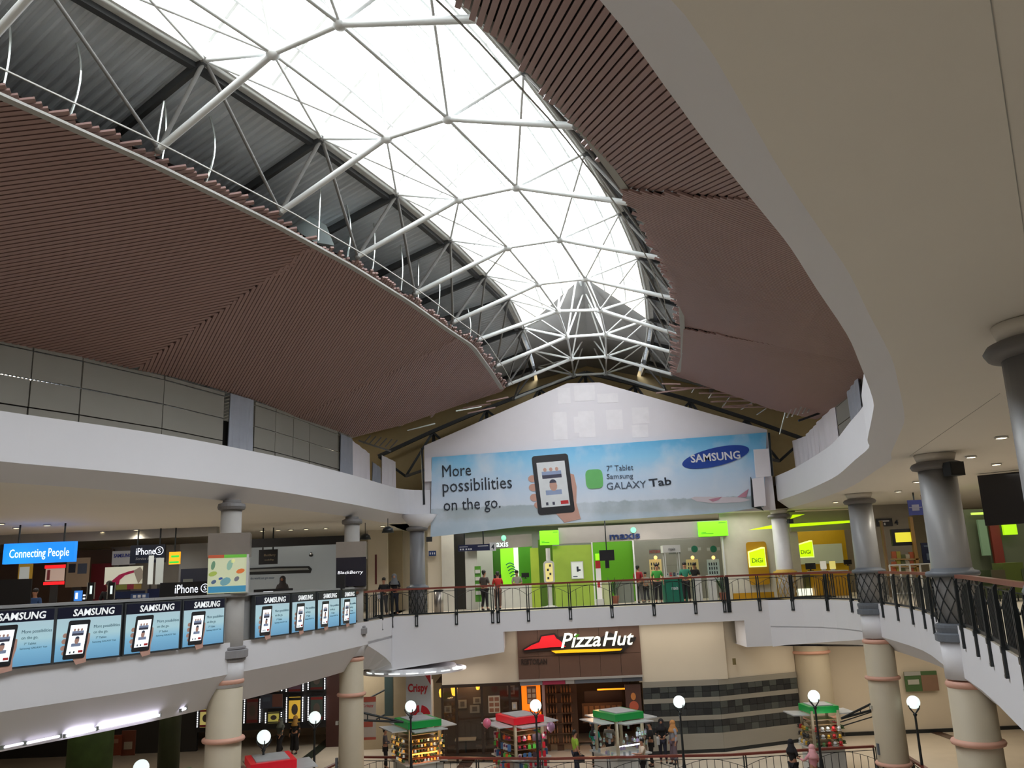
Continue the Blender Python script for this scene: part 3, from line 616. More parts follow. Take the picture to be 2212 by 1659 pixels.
# oval logo
c = aty(1546, 987, YN-0.02); rx = aty(1618, 970, YN-0.02)-c; a1 = rx.normalized(); up = Vector((-a1.z, 0, a1.x)); m_ = MB()
m_.prism([c+a1*(rx.length*math.cos(2*PI*i/40))+up*(0.40*math.sin(2*PI*i/40)) for i in range(40)], (0, -1, 0), 0.012); m_.build('oval_logo', mat('logo_blue', sr(38, 74, 165), 0.5), bn, label='blue oval logo'); ov = bpy.data.objects['oval_logo']
F, w = slant(1493, 1000, 1600, 991, YN-0.035); text('SAMSUNG', F, 0, 0, w, 0.36, 0.01, mat('print_white', (0.8, 0.8, 0.84), 0.6), ov, bold=0.02)
# tablet picture
def tablet(F, s, parent, lit_=False, z=0.02):
    """tablet in a hand printed on a panel; s = height"""
    hd = mat('print_skin', sr(205, 160, 145), 0.6); bk = mat('print_tablet_black', (0.02, 0.02, 0.025), 0.4); sc = mat('print_screen_white', sr(225, 228, 232), 0.5) if not lit_ else lit('lit_screen_white', (225, 232, 235), 0.9)
    w = s*0.62
    m_ = MB()
    for i, (x, y, r) in enumerate([(-0.03, 0.62, 0.06), (-0.03, 0.47, 0.065), (-0.03, 0.30, 0.065), (0.02, 0.17, 0.06)]):
        m_.prism([F.p(x*s+r*s*1.2*math.cos(2*PI*j/12), y*s+r*s*math.sin(2*PI*j/12), z-0.008) for j in range(12)], F.n, 0.006)
    m_.prism([F.p(x*s, y*s, z-0.008) for x, y in [(0.6, 0.66), (0.68, 0.63), (0.70, 0.42), (0.66, 0.15), (0.70, -0.12), (0.42, -0.16), (0.3, 0.0), (0.4, 0.1)]], F.n, 0.006)
    m_.build('hand_picture', hd, parent, label='printed hand')
    m_ = MB(); P = []
    for cx, cy, a0 in ((w-0.05*s, s-0.05*s, 0), (0.05*s, s-0.05*s, 90), (0.05*s, 0.05*s, 180), (w-0.05*s, 0.05*s, 270)):
        for j in range(5): a = math.radians(a0+j*22.5); P.append(F.p(cx+0.05*s*math.cos(a), cy+0.05*s*math.sin(a), z))
    m_.prism(P, F.n, 0.008); tp = m_.build('tablet_picture', bk, parent, label='black printed tablet')
    m_ = MB(); fbox(m_, F, 0.07*s, 0.12*s, w-0.07*s, 0.88*s, z+0.009, z+0.013, sc)
    pc = mat('print_photo_blue', sr(150, 165, 200), 0.6); pk = mat('print_photo_dark', sr(70, 70, 90), 0.6); rd = mat('print_red', sr(200, 45, 50), 0.6)
    fbox(m_, F, 0.14*s, 0.60*s, w-0.15*s, 0.66*s, z+0.013, z+0.016, pk); fbox(m_, F, 0.14*s, 0.66*s, w-0.15*s, 0.72*s, z+0.013, z+0.016, pc)
    for x in (0.2, 0.3, 0.4):
        m_.prism([F.p(x*s+0.03*s*math.cos(2*PI*j/8), 0.75*s+0.035*s*math.sin(2*PI*j/8), z+0.014) for j in range(8)], F.n, 0.003, hd)
    fbox(m_, F, 0.17*s, 0.32*s, w-0.18*s, 0.40*s, z+0.013, z+0.016, pc)
    m_.prism([F.p(0.31*s+0.065*s*math.cos(2*PI*j/12), 0.47*s+0.09*s*math.sin(2*PI*j/12), z+0.014) for j in range(12)], F.n, 0.003, hd)
    m_.prism([F.p(0.31*s+0.06*s*math.cos(PI*j/8), 0.52*s+0.06*s*math.sin(PI*j/8), z+0.018) for j in range(9)], F.n, 0.003, pk)
    fbox(m_, F, w-0.22*s, 0.15*s, w-0.09*s, 0.21*s, z+0.013, z+0.016, rd); fbox(m_, F, 0.15*s, 0.15*s, 0.19*s, 0.2*s, z+0.013, z+0.016, pk); fbox(m_, F, 0.26*s, 0.15*s, 0.30*s, 0.2*s, z+0.013, z+0.016, pk)
    m_.build('screen_picture', None, tp, label='white printed tablet screen')
a = aty(1163, 1113, YN); b_ = aty(1245, 1106, YN); e = aty(1148, 986, YN)
F = Fr(a, (b_-a), (e-a)-(b_-a).normalized()*((e-a).dot((b_-a).normalized()))); F.u = (e-a).normalized(); F.n = Vector((0, -1, 0))
tablet(F, (e-a).length, bn)
# aeroplane picture
pl = mat('print_plane', sr(214, 205, 214), 0.6); pr_ = mat('print_plane_red', sr(196, 140, 160), 0.6)
m_ = MB(); m_.prism([aty(u, v, YN-0.005) for u, v in [(1492, 1076), (1500, 1073), (1600, 1074), (1622, 1080), (1600, 1085), (1540, 1087), (1505, 1083)]], (0, -1, 0), 0.008, pl)
m_.prism([aty(u, v, YN-0.014) for u, v in [(1592, 1074), (1617, 1056), (1612, 1074)]], (0, -1, 0), 0.008, pr_); m_.prism([aty(u, v, YN-0.014) for u, v in [(1530, 1079), (1560, 1073), (1552, 1080), (1540, 1084)]], (0, -1, 0), 0.008, pr_); m_.build('plane_picture', None, bn, label='pale printed aeroplane')
# loose cream boards hanging over the right end of the banner
for (q, lb) in (([(1628, 971), (1660, 969), (1666, 1028), (1633, 1032)], 'cream board hanging over the right end of the banner, upper one'), ([(1625, 1034), (1650, 1030), (1655, 1092), (1630, 1095)], 'cream board hanging over the right end of the banner, lower one')):
    m_ = MB(); P = [aty(u, v, YN-0.25) for u, v in q]; m_.prism(P, (0, 1, 0), 0.05); m_.build('loose_board', m_gable, label=lb, cat='panel', origin=P[0])
m_ = MB(); P = [aty(u, v, YN-0.18) for u, v in [(1622, 1030), (1625, 1095), (1650, 1103), (1640, 1090)]]; m_.prism(P, (0, 1, 0), 0.1); m_.build('strap', m_black, label='black strap bundle behind the cream boards at the banner end', cat='strap', origin=P[0])
for i, (u, v0, v1) in enumerate(((1661, 935, 1028), (911, 968, 1090))):
    m_ = MB(); m_.tube(aty(u, v0, YG-0.2), aty(u+(8 if i == 0 else 5), v1, YG-0.2), 0.05, 6); m_.build('hoist_pole', m_black, label=['dark pole along the right edge of the banner', 'dark pole along the left edge of the banner'][i], cat='pole', origin=aty(u, v1, YG-0.2))
F, w, h = fpx(917, 990, 932, 1040, YN); m_ = MB(); fbox(m_, F, 0, 0, w, h, 0, 0.03); m_.build('loose_board', m_gable, label='narrow cream board at the left end of the banner', cat='panel', origin=F.o)
#==PART2==
# ================================================================ railings
def sweep(P, d0, d1, z, r, n=8, step=0.35, sq=None):
    m_ = MB(); k = max(1, int((d1-d0)/step)); pts = [P.at(d0+(d1-d0)*i/k)[0]+Vector((0, 0, z)) for i in range(k+1)]
    for a, c in zip(pts[:-1], pts[1:]):
        if sq: m_.beam(a, c, sq[0], sq[1])
        else: m_.tube(a, c, r, n)
    return m_
def railing(pts, z, label, spacing=1.85, side=1, posts=None, dense_=0.2, singles=False, double=(), drop=0.42):
    P = Path(pts); c = P.at(P.L/2)[0]; t = thing('railing', label, 'railing', (c.x, c.y, z), 'black iron railings with red brown handrail')
    sweep(P, 0, P.L, z+1.05, 0.035, sq=(0.12, 0.075)).build('handrail', m_rail, t)
    sweep(P, 0, P.L, z+0.92, 0.012, sq=(0.02, 0.02)).build('upper_bar', m_black, t)
    sweep(P, 0, P.L, z+0.06, 0.02, sq=(0.05, 0.06)).build('bottom_rail', m_black, t)
    if posts is None:
        n = max(1, round(P.L/spacing)); posts = [P.L*i/n for i in range(n+1)]
    for i, d in enumerate(posts):
        p, x = P.at(d); nn = Vector((x.y, -x.x, 0))*side; ds = [0] if i not in double else [-0.11, 0.11]
        for e in ds:
            q = p+x*e+Vector((0, 0, z))
            m_ = MB()
            for o in (-0.06, 0.025):
                m_.prism([q+x*o+nn*0.02+Vector((0, 0, 1.04)), q+x*o+nn*0.09+Vector((0, 0, 0.95)), q+x*o+nn*0.10+Vector((0, 0, -drop)), q+x*o+nn*0.04+Vector((0, 0, -drop)), q+x*o+nn*0.03+Vector((0, 0, 0.9))], x, 0.036)
            m_.box(q+nn*0.07+Vector((0, 0, -drop+0.02)), (0.13, 0.07, 0.05), (x, nn, Vector((0, 0, 1))))
            m_.box(q+nn*0.05+Vector((0, 0, 0.0)), (0.14, 0.12, 0.10), (x, nn, Vector((0, 0, 1))))
            m_.build('post', m_black, t)
    for i, (a, c) in enumerate(zip(posts[:-1], posts[1:])):
        m_ = MB(); n = max(2, int((c-a)/dense_)); 
        for j in range(1, n):
            f = j/n; p, _ = P.at(a+(c-a)*f); p = p+Vector((0, 0, z)); h = 0.62+0.30*math.sin(PI*f) if j % 3 else 0.92
            if singles: piece('tube', m_black, 'baluster', t, p+Vector((0, 0, 0.08)), p+Vector((0, 0, h)), 0.022, 0.022)
            else: m_.beam(p+Vector((0, 0, 0.08)), p+Vector((0, 0, h)), 0.018, 0.018)
        if not singles: m_.build('baluster_row', m_black, t, kind='stuff')
        m_ = MB(); q = [P.at(a+(c-a)*j/8)[0]+Vector((0, 0, z+0.62+0.30*math.sin(PI*j/8))) for j in range(9)]; m_.path(q, 0.009, 4); m_.build('arch_bar', m_black, t)
    return t
def xs(us, y=35.8): return [aty(u, 1310, bridge_y(0)+0.0) .x for u in us]
def bridge_path(u0, u1):
    a = aty(u0, 1310, 35.7).x; c = aty(u1, 1310, 35.9).x
    return [(a+0.0, bridge_y(a)+0.06), (c, bridge_y(c)+0.06)]
def bp_posts(u0, u1, us): # distance along the bridge path of posts seen at pixels us
    a = aty(u0, 1310, 35.7).x; out = []
    for u in us: out.append(max(0, (aty(u, 1310, 35.8).x-a)*1.005))
    return out
railing([(-6.15, 29.9), (-5.75, 31.7), (-5.45, 33.3), (-5.25, 34.86)], 0, 'short stretch of railing seen edge on beside the left column', side=1, posts=[0, 1.9, 3.5, 5.0], dense_=0.2)
def rp(u0, u1, us, label, dbl=()):
    pts = bridge_path(u0, u1); L_ = Path(pts).L; ps = [min(L_, p) for p in bp_posts(u0, u1, us)]; ps[0] = 0; ps[-1] = L_
    return railing(pts, 0, label, posts=ps, double=dbl, side=1, dense_=0.27)
rp(818, 1070, [818, 905, 988, 1070], 'railing on the far bridge where two people lean, left of the first double post', (3,))
rp(1076, 1573, [1076, 1140, 1230, 1320, 1412, 1504, 1573], 'long railing on the far bridge in front of the white and green phone shop', (6,))
rp(1579, 1812, [1579, 1648, 1725, 1810], 'railing on the far bridge in front of the yellow phone shop', (3,))
PF = Path(F_EDGE)
def fe(q0, q1, off=0.05):
    d0 = PF.near(q0); d1 = PF.near(q1); n = max(2, int((d1-d0)/0.4)); return [tuple((PF.at(d0+(d1-d0)*i/n)[0]+Vector((PF.at(d0+(d1-d0)*i/n)[1].y, -PF.at(d0+(d1-d0)*i/n)[1].x, 0))*off).xy) for i in range(n+1)]
COLS = {'c0': (11.55, 37.3), 'c1': (12.25, 30.1), 'c2': (9.75, 19.35), 'far': (-4.3, 36.0), 'l1': (-6.15, 31.3), 'l2': (-7.95, 23.35), 'c3': tuple(atz(2248, 715, 3.7).xy)}
railing(fe((12.35, 30.9), (11.2, 35.6)), 0, 'curved railing between the first right column and the bridge corner', side=-1, posts=None, spacing=1.7)
railing(fe((10.1, 20.3), (12.1, 29.0)), 0, 'railing between the two big grey columns on the right', side=-1, spacing=1.75, dense_=0.16)
railing(fe((4.6, 6.2), (9.35, 18.3)), 0, 'nearest railing running out of the picture on the right', side=-1, spacing=1.55, dense_=0.13)
railing([tuple(atz(u, v, Z3+1.05).xy) for u, v in [(770, 1635), (900, 1636), (1050, 1638), (1198, 1639), (1316, 1636), (1450, 1633), (1572, 1631), (1725, 1621), (1887, 1612)]], Z3, 'low railing of the lower floor across the bottom of the picture', spacing=2.4, dense_=0.25, side=1)
railing([tuple(atz(u, v, Z3+1.05).xy) for u, v in [(640, 1700), (705, 1660), (735, 1645)]], Z3, 'lower floor railing running down left of the cream column', spacing=1.8, side=1)
railing([tuple(atz(u, v, Z3+1.05).xy) for u, v in [(1935, 1618), (1965, 1638), (2000, 1660), (2030, 1690)]], Z3, 'lower floor railing running down to the right of the cream column', spacing=1.5, side=-1)
# ================================================================ columns
def lattice(t, x, y, z0, z1, r, m):
    n = 12; k = 2
    for s in (1, -1):
        m_ = MB()
        for i in range(n):
            pts = []
            for j in range(7):
                f = j/6; a = 2*PI*(i/n)+s*f*2*PI/n*2; pts.append((x+r*math.cos(a), y+r*math.sin(a), z0+(z1-z0)*f))
            m_.path(pts, 0.014, 4)
        m_.build('lattice_bar', m, t, kind='stuff')
def upper_column(key, label, ms=m_greycol, mring=m_bluegrey, mcap=m_darkcap, r=0.42, cap=True, mlat=m_black, band_=None):
    x, y = COLS[key]; t = thing('column', label, 'column', (x, y, 0))
    m_ = MB(); m_.lathe((x, y, 0), [(r+0.10, -0.36), (r+0.13, -0.34), (r+0.13, -0.2), (r+0.07, -0.17), (r+0.10, -0.06), (r+0.10, 0.0), (r+0.03, 0.03)], 28); m_.build('base', mring, t, smooth=False)
    m_ = MB(); m_.lathe((x, y, 0), [(r, 0.0), (r, 1.1), (r-0.02, 3.55)], 28); m_.build('shaft', ms, t, smooth=True)
    m_ = MB(); m_.lathe((x, y, 0), [(r, 1.02), (r+0.12, 1.04), (r+0.15, 1.09), (r+0.12, 1.15), (r+0.03, 1.17), (r, 1.22)], 28); m_.build('collar', mring, t, smooth=True)
    lattice(t, x, y, 0.05, 1.02, r+0.05, mlat)
    if cap:
        m_ = MB(); m_.lathe((x, y, 0), [(r-0.02, 3.42), (r+0.10, 3.45), (r+0.14, 3.52), (r+0.10, 3.58), (r, 3.62)], 28); m_.build('capital', mcap, t, smooth=True)
        m_ = MB(); m_.lathe((x, y, 0), [(r-0.03, 3.6), (r+0.03, 3.79)], 28); m_.build('neck', m_soffit, t, smooth=True)
    return t
upper_column('c1', 'grey column on the right, second from the bridge, standing by the railing corner')
upper_column('c2', 'large grey column on the right with a small black loudspeaker')
upper_column('c3', 'nearest grey column cut by the right edge of the picture')
m_y = mat('ochre_ring', (0.55, 0.34, 0.06), 0.5)
upper_column('c0', 'white column with ochre rings in front of the yellow phone shop', ms=mat('white_laminate', (0.78, 0.77, 0.8), 0.4), mring=m_y, mcap=m_darkcap, r=0.36, mlat=m_y)
upper_column('far', 'slim grey column at the left end of the far bridge', r=0.33, ms=mat('slate_column', (0.2, 0.2, 0.215), 0.45))
x, y = COLS['far']; m_ = MB(); m_.lathe((x+0.1, y, 0), [(0.36, 3.55), (0.5, 3.75), (0.78, 4.1)], 20); m_.build('trim_19', m_white, kind='structure', smooth=True)
def box_column(key, label, panels):
    x, y = COLS[key]; t = thing('column', label, 'column', (x, y, 0))
    m_ = MB(); m_.lathe((x, y, 0), [(0.42, -0.9), (0.42, 1.3), (0.28, 1.35), (0.28, 3.55)], 24); m_.build('shaft', mat('grey_white_column', (0.40, 0.38, 0.36), 0.6), t, smooth=True)
    m_ = MB(); m_.lathe((x, y, 0), [(0.28, 3.5), (0.36, 3.53), (0.38, 3.6), (0.36, 3.68), (0.25, 3.72), (0.24, 3.79)], 24); m_.build('capital', m_darkcap, t)
    for z0, z1, r in ((-0.42, -0.2, 0.56), (-0.5, -0.42, 0.5), (-0.2, -0.12, 0.5), (1.16, 1.3, 0.52)):
        m_ = MB(); m_.lathe((x, y, 0), [(r-0.04, z0), (r, z0+0.02), (r, z1-0.02), (r-0.04, z1)], 24); m_.build('ring', mat('grey_ring', (0.27, 0.26, 0.27), 0.5), t)
    return t
cl2 = box_column('l2', 'column at the left counter wrapped in a steel casing with a pale poster', None)
cl1 = box_column('l1', 'column at the left counter wrapped in a steel casing with a dark lettered panel', None)
m_steelcase = mat('brushed_steel_casing', (0.42, 0.38, 0.35), 0.3, metal=0.7, noise=0.1)
for t, (x, y), ang in ((cl2, COLS['l2'], 15), (cl1, COLS['l1'], 8)):
    a = math.radians(ang); X = Vector((math.cos(a), math.sin(a), 0)); Y = Vector((-math.sin(a), math.cos(a), 0)); 
    m_ = MB(); m_.box((x, y, 2.55), (1.08, 1.08, 0.62), (X, Y, Vector((0, 0, 1)))); m_.build('steel_casing', m_steelcase, t)
    m_ = MB(); m_.box((x, y, 1.75), (1.02, 1.02, 1.0), (X, Y, Vector((0, 0, 1)))); m_.build('casing_core', m_dark if t is cl1 else mat('casing_white', (0.5, 0.5, 0.48), 0.5), t)
    o = Vector((x, y, 1.28))-X*0.53-Y*0.54; F = Fr(o, X)
    if t is cl2:
        m_ = MB(); fbox(m_, F, 0.02, 0, 1.04, 1.0, 0, 0.02, lit('poster_pale', (205, 210, 175), 0.35))
        rnd = random.Random(4)
        for (x0, y0, w, h, c) in [(0.02, 0.92, 0.4, 0.08, (190, 90, 60)), (0.42, 0.92, 0.62, 0.08, (110, 190, 70)), (0.05, 0.02, 0.98, 0.16, (70, 150, 190)), (0.1, 0.62, 0.1, 0.22, (110, 150, 120)), (0.5, 0.6, 0.14, 0.25, (150, 190, 170)), (0.05, 0.45, 0.2, 0.12, (170, 190, 90)), (0.75, 0.5, 0.2, 0.12, (225, 120, 60)), (0.35, 0.2, 0.25, 0.2, (120, 170, 180)), (0.7, 0.3, 0.12, 0.12, (120, 120, 130)), (0.12, 0.25, 0.12, 0.1, (90, 110, 140)), (0.6, 0.78, 0.1, 0.1, (240, 240, 170)), (0.3, 0.35, 0.1, 0.06, (60, 90, 160))]:
            pts = [F.p(x0+w/2+w/2*math.cos(2*PI*j/9)*1.1, y0+h/2+h/2*math.sin(2*PI*j/9+0.3)*1.1, 0.02) for j in range(9)] if y0 > 0.15 and y0 < 0.9 else [F.p(x0, y0, .02), F.p(x0+w, y0, .02), F.p(x0+w, y0+h, .02), F.p(x0, y0+h, .02)]
            m_.prism(pts, F.n, 0.006, lit('poster_c%d_%d' % (c[0], c[1]), c, 0.25))
        m_.build('poster', None, t, label='pale poster with coloured shapes')
        m_ = MB(); fbox(m_, F, 1.0, 0, 1.06, 1.0, 0.01, 0.05); m_.build('corner_strip', mat('white_strip', (0.7, 0.7, 0.7), 0.3), t)
    else:
        m_ = MB(); fbox(m_, F, 0.0, 0, 1.06, 1.02, 0, 0.02); m_.build('panel', mat('navy_black_panel', (0.022, 0.02, 0.032), 0.25), t, label='dark panel')
        text('BlackBerry', F, 0.06, 0.40, 0.9, 0.15, 0.01, lit('sign_white', (235, 235, 240), 1.0), t, bold=0.0, shear=0.15, z=0.021)
def lower_column(x, y, label, r=0.47, ztop=-1.1, side=None):
    t = thing('column', label, 'column', (x, y, Z3))
    m_ = MB(); m_.lathe((x, y, 0), [(r, Z3), (r, Z3+1.1), (r-0.02, ztop)], 28); m_.build('shaft', m_creamcol, t, smooth=True)
    for z0, e in ((ztop-0.06, 0.03), (-2.45, 0.09), (Z3+1.02, 0.1)):
        m_ = MB(); m_.lathe((x, y, 0), [(r-0.02, z0-0.07), (r+e-0.03, z0-0.045), (r+e-0.01, z0), (r+e-0.03, z0+0.045), (r-0.02, z0+0.07)], 28); m_.build('moulding', m_pink, t, smooth=True)
    lattice(t, x, y, Z3+0.03, Z3+0.98, r+0.05, m_black)
    m_ = MB(); m_.box((x-0.5, y+0.0, -3.4), (0.1, 0.1, 0.12)); m_.build('junction_box', mat('box_grey', (0.5, 0.48, 0.42), 0.5), t)
    m_ = MB(); m_.box((x-0.49, y-0.1, Z3+1.5), (0.08, 0.1, 0.35)); m_.build('phone_box', m_bluegrey, t)
    return t
lower_column(*COLS['l2'], 'cream lower column below the steel cased poster column on the left', r=0.47, ztop=-0.95)
lower_column(*COLS['l1'], 'cream lower column left of the tall red and white banner', r=0.44, ztop=-1.2)
lower_column(*COLS['c1'], 'cream lower column right of the green kiosk with the folded arm', r=0.5, ztop=-1.2)
lower_column(*COLS['c2'], 'cream lower column at the lower right corner of the picture', r=0.47, ztop=-1.2)
lower_column(13.0, 39.6, 'plain cream column standing against the far wall behind the right kiosk', r=0.8, ztop=-1.7)
# white pilaster faces between the upper and lower columns
for i, k in enumerate(('l2', 'l1', 'c1', 'c2')):
    x, y = COLS[k]; m_ = MB(); m_.lathe((x, y, 0), [(0.46, -1.15), (0.46, -0.34)], 24); m_.build('trim_%d' % (10+i), m_white, kind='structure', smooth=True)
# loudspeaker and camera boxes on columns
def speaker(u, v, y, label, s=0.32, rot=0.2):
    p = aty(u, v, y); t = thing('loudspeaker', label, 'loudspeaker', p); X = Vector((math.cos(rot), math.sin(rot), 0)); Y = Vector((-math.sin(rot), math.cos(rot), 0))
    m_ = MB(); m_.box(p, (s, s*0.7, s*0.85), (X, Y, Vector((0, 0, 1)))); m_.build('cabinet', m_black, t)
    m_ = MB(); m_.box(p-Y*s*0.36, (s*0.85, 0.01, s*0.7), (X, Y, Vector((0, 0, 1)))); m_.build('grille', mat('grille_dark', (0.03, 0.03, 0.03), 0.9), t)
    m_ = MB(); m_.beam(p+Y*0.1, p+Y*0.45, 0.05, 0.05); m_.build('bracket', m_black, t)
speaker(2060, 1013, COLS['c2'][1]-0.6, 'black loudspeaker on the large grey column at right', 0.36)
speaker(1707, 1126, COLS['c0'][1]-0.5, 'black loudspeaker on the white column by the yellow shop', 0.22)
speaker(927, 1165, COLS['far'][1]-0.3, 'black loudspeaker on the slim grey column left of the bridge', 0.24)
# ================================================================ left counter: light boxes
PL_ = Path(L_EDGE)
m_ = MB(); d0 = PL_.near((-12.6, 13)); d1 = PL_.near((-5.9, 30.2)); n = 40
for i in range(n):
    p, x = PL_.at(d0+(d1-d0)*i/n); q, _ = PL_.at(d0+(d1-d0)*(i+1)/n); o = Vector((-x.y, x.x, 0))
    m_.beam(p+o*0.2+Vector((0, 0, 1.22)), q+o*0.2+Vector((0, 0, 1.22)), 0.5, 0.06); m_.beam(p+o*0.15+Vector((0, 0, 0.6)), q+o*0.15+Vector((0, 0, 0.6)), 0.1, 1.18)
m_.build('parapet_wall', mat('grey_parapet', (0.30, 0.30, 0.30), 0.5), label='grey parapet and worktop behind the row of lit blue panels', cat='parapet', origin=(-8, 22, 0))
def lightbox(q0, q1, label, i):
    a = v3(q0, 0); c = v3(q1, 0); x = (c-a).normalized(); nn = Vector((x.y, -x.x, 0)); w = (c-a).length; t = thing('light_box', label, 'light box', a, 'lit advertising boxes along the left counter')
    F = Fr(a+nn*0.09+Vector((0, 0, 0.0)), x); h = 1.17
    m_ = MB(); fbox(m_, F, 0, 0, w, h, -0.12, 0.0); m_.build('frame', mat('dark_box_frame', (0.05, 0.055, 0.06), 0.4), t)
    gl_ = bpy.data.materials.get('lit_panel')
    if gl_ is None:
        gl_ = mat('lit_panel', (0.3, 0.5, 0.6), 0.3, noise=0); nt = gl_.node_tree; b = nt.nodes['Principled BSDF']
        tc = nt.nodes.new('ShaderNodeTexCoord'); sp = nt.nodes.new('ShaderNodeSeparateXYZ'); cr_ = nt.nodes.new('ShaderNodeValToRGB'); nt.links.new(tc.outputs['Generated'], sp.inputs[0]); nt.links.new(sp.outputs[2], cr_.inputs[0])
        e = cr_.color_ramp.elements; e[0].color = sr(88, 150, 190)+(1,); e[1].color = sr(178, 205, 212)+(1,); x_ = e.new(0.35); x_.color = sr(120, 182, 215)+(1,); x_ = e.new(0.6); x_.color = sr(175, 212, 218)+(1,)
        nt.links.new(cr_.outputs[0], b.inputs['Emission Color']); b.inputs['Emission Strength'].default_value = 0.75; b.inputs['Base Color'].default_value = (0.1, 0.15, 0.2, 1)
    m_ = MB(); fbox(m_, F, 0.04, 0.04, w-0.04, h-0.26, 0, 0.012); pp_ = m_.build('picture_panel', gl_, t, label='lit blue picture panel')
    m_ = MB(); fbox(m_, F, 0.04, h-0.26, w-0.04, h-0.03, 0, 0.012); hp = m_.build('header_panel', mat('navy_header', sr(20, 24, 48), 0.3), t, label='dark navy header')
    text('SAMSUNG', F, w*0.24, h-0.22, w*0.62, 0.15, 0.008, lit('header_white', (225, 228, 230), 0.55), hp, bold=0.018, shear=0.12, z=0.013)
    F2 = Fr(F.p(w*0.13, 0.07, 0.0), F.r, (F.u+F.r*0.12)); F2.n = F.n; tablet(F2, 0.80, t, True, z=0.016)
    tx = mat('light_box_ink', sr(70, 110, 130), 0.6)
    text('More possibilities', F, w*0.56, h*0.56, w*0.40, 0.085, 0.004, tx, pp_, z=0.013); text('on the go.', F, w*0.56, h*0.46, w*0.22, 0.08, 0.004, tx, pp_, z=0.013)
    text('7" Tablet', F, w*0.60, h*0.38, w*0.16, 0.045, 0.004, tx, t, z=0.013); text('Samsung GALAXY Tab', F, w*0.55, h*0.30, w*0.36, 0.045, 0.004, tx, t, z=0.013)
def edge_at_u(u, z=0.6):
    best = None
    for i in range(600):
        d = PL_.L*i/600; p, _ = PL_.at(d); c = RC.T@(np.array([p.x, p.y, z])-CP); uu = 1106-FPX*c[0]/c[2]
        if best is None or abs(uu-u) < best[0]: best = (abs(uu-u), p.xy.copy())
    return best[1]
lbs = [(-60, 112), (112, 258), (262, 384), (388, 479), (545, 620), (624, 676), (680, 727), (730, 764)]
lbl = ['cut by the left edge', 'second from the left edge', 'third from the left edge', 'fourth, touching the steel cased column', 'fifth, just right of the poster column', 'sixth', 'seventh', 'last, nearest the far bridge']
for i, (a, c) in enumerate(lbs):
    lightbox(tuple(edge_at_u(a)), tuple(edge_at_u(c)), 'lit blue advertising box with tablet picture, '+lbl[i], i)
# ================================================================ signs, downlights
def board(u0, v0, u1, v1, y, m, name, label, cat='sign', th=0.06, parent=None, frame=None):
    F, w, h = fpx(u0, v0, u1, v1, y); t = parent or thing(name, label, cat, F.p(w/2, 0, 0))
    m_ = MB(); fbox(m_, F, 0, 0, w, h, -th, 0); m_.build('panel' if not parent else name, m, t, label=None if not parent else label)
    if frame:
        m_ = MB(); e = frame[1]
        fbox(m_, F, -e, -e, w+e, 0, -th-0.01, 0.01); fbox(m_, F, -e, h, w+e, h+e, -th-0.01, 0.01); fbox(m_, F, -e, 0, 0, h, -th-0.01, 0.01); fbox(m_, F, w, 0, w+e, h, -th-0.01, 0.01)
        m_.build('frame', frame[0], t)
    return t, F, w, h
def rods(t, F, w, h, xs_, top=3.8, r=0.03):
    for x in xs_: piece('tube', m_black, 'hanger', t, F.p(w*x, h, -0.03), Vector((F.p(w*x, h).x, F.p(w*x, h, -0.03).y, top)), r*2, r*2)
m_blk = mat('black_sign', (0.012, 0.012, 0.016), 0.35)
w_lit = lit('sign_letter_white', (240, 245, 255), 1.0)
blue = lit('sign_blue_lit', (25, 130, 240), 0.95)
t, F, w, h = board(7, 1172, 160, 1216, 29.0, blue, 'hanging_sign', 'lit bright blue hanging sign with white lettering at far left', th=0.2)
rods(t, F, w, h, (0.2, 0.84)); text('Connecting People', F, w*0.09, h*0.16, w*0.84, h*0.55, 0.01, w_lit, t, bold=0.0, z=0.002)
t, F, w, h = board(281, 1177, 356, 1216, 33.4, m_blk, 'hanging_sign', 'black hanging sign with white lettering and a ringed letter', th=0.12)
rods(t, F, w, h, (0.2, 0.84)); text('iPhone', F, w*0.17, h*0.46, w*0.55, h*0.38, 0.01, w_lit, t, z=0.002); text('Service & Repair', F, w*0.17, h*0.14, w*0.72, h*0.18, 0.01, mat('dim_lettering', (0.4, 0.4, 0.4), 0.5), t, shear=0.2, z=0.002)
def ring_s(F, cx, cy, r, t):
    m_ = MB(); n = 20
    for i in range(n):
        a = 2*PI*i/n; b_ = 2*PI*(i+1)/n; m_.tube(F.p(cx+r*math.cos(a), cy+r*math.sin(a), 0.01), F.p(cx+r*math.cos(b_), cy+r*math.sin(b_), 0.01), r*0.09, 4)
    m_.build('ring', w_lit, t, label='white ring around a letter'); text('S', F, cx-r*0.35, cy-r*0.55, r*0.7, r*1.1, 0.01, w_lit, t, z=0.004)
ring_s(F, w*0.84, h*0.65, h*0.22, t)
t, F, w, h = board(345, 1257, 463, 1294, 23.6, m_blk, 'shop_sign', 'low black sign with white lettering standing behind the lit boxes', th=0.1)
text('iPhone', F, w*0.28, h*0.35, w*0.42, h*0.5, 0.01, w_lit, t, z=0.002); ring_s(F, w*0.83, h*0.6, h*0.24, t); text('Service & Repair', F, w*0.3, h*0.02, w*0.6, h*0.17, 0.01, mat('dim_lettering', (0.4, 0.4, 0.4), 0.5), t, z=0.002)
t, F, w, h = board(559, 1187, 599, 1219, 35.6, m_blk, 'hanging_sign', 'small black hanging sign with dim lettering right of the poster column', th=0.1)
rods(t, F, w, h, (0.2, 0.75)); text('BlackBerry', F, w*0.28, h*0.5, w*0.62, h*0.2, 0.01, mat('dim_gold', (0.5, 0.42, 0.3), 0.5), t, z=0.002); text('mobility', F, w*0.32, h*0.22, w*0.5, h*0.14, 0.01, mat('dim_gold', (0.5, 0.42, 0.3), 0.5), t, z=0.002)
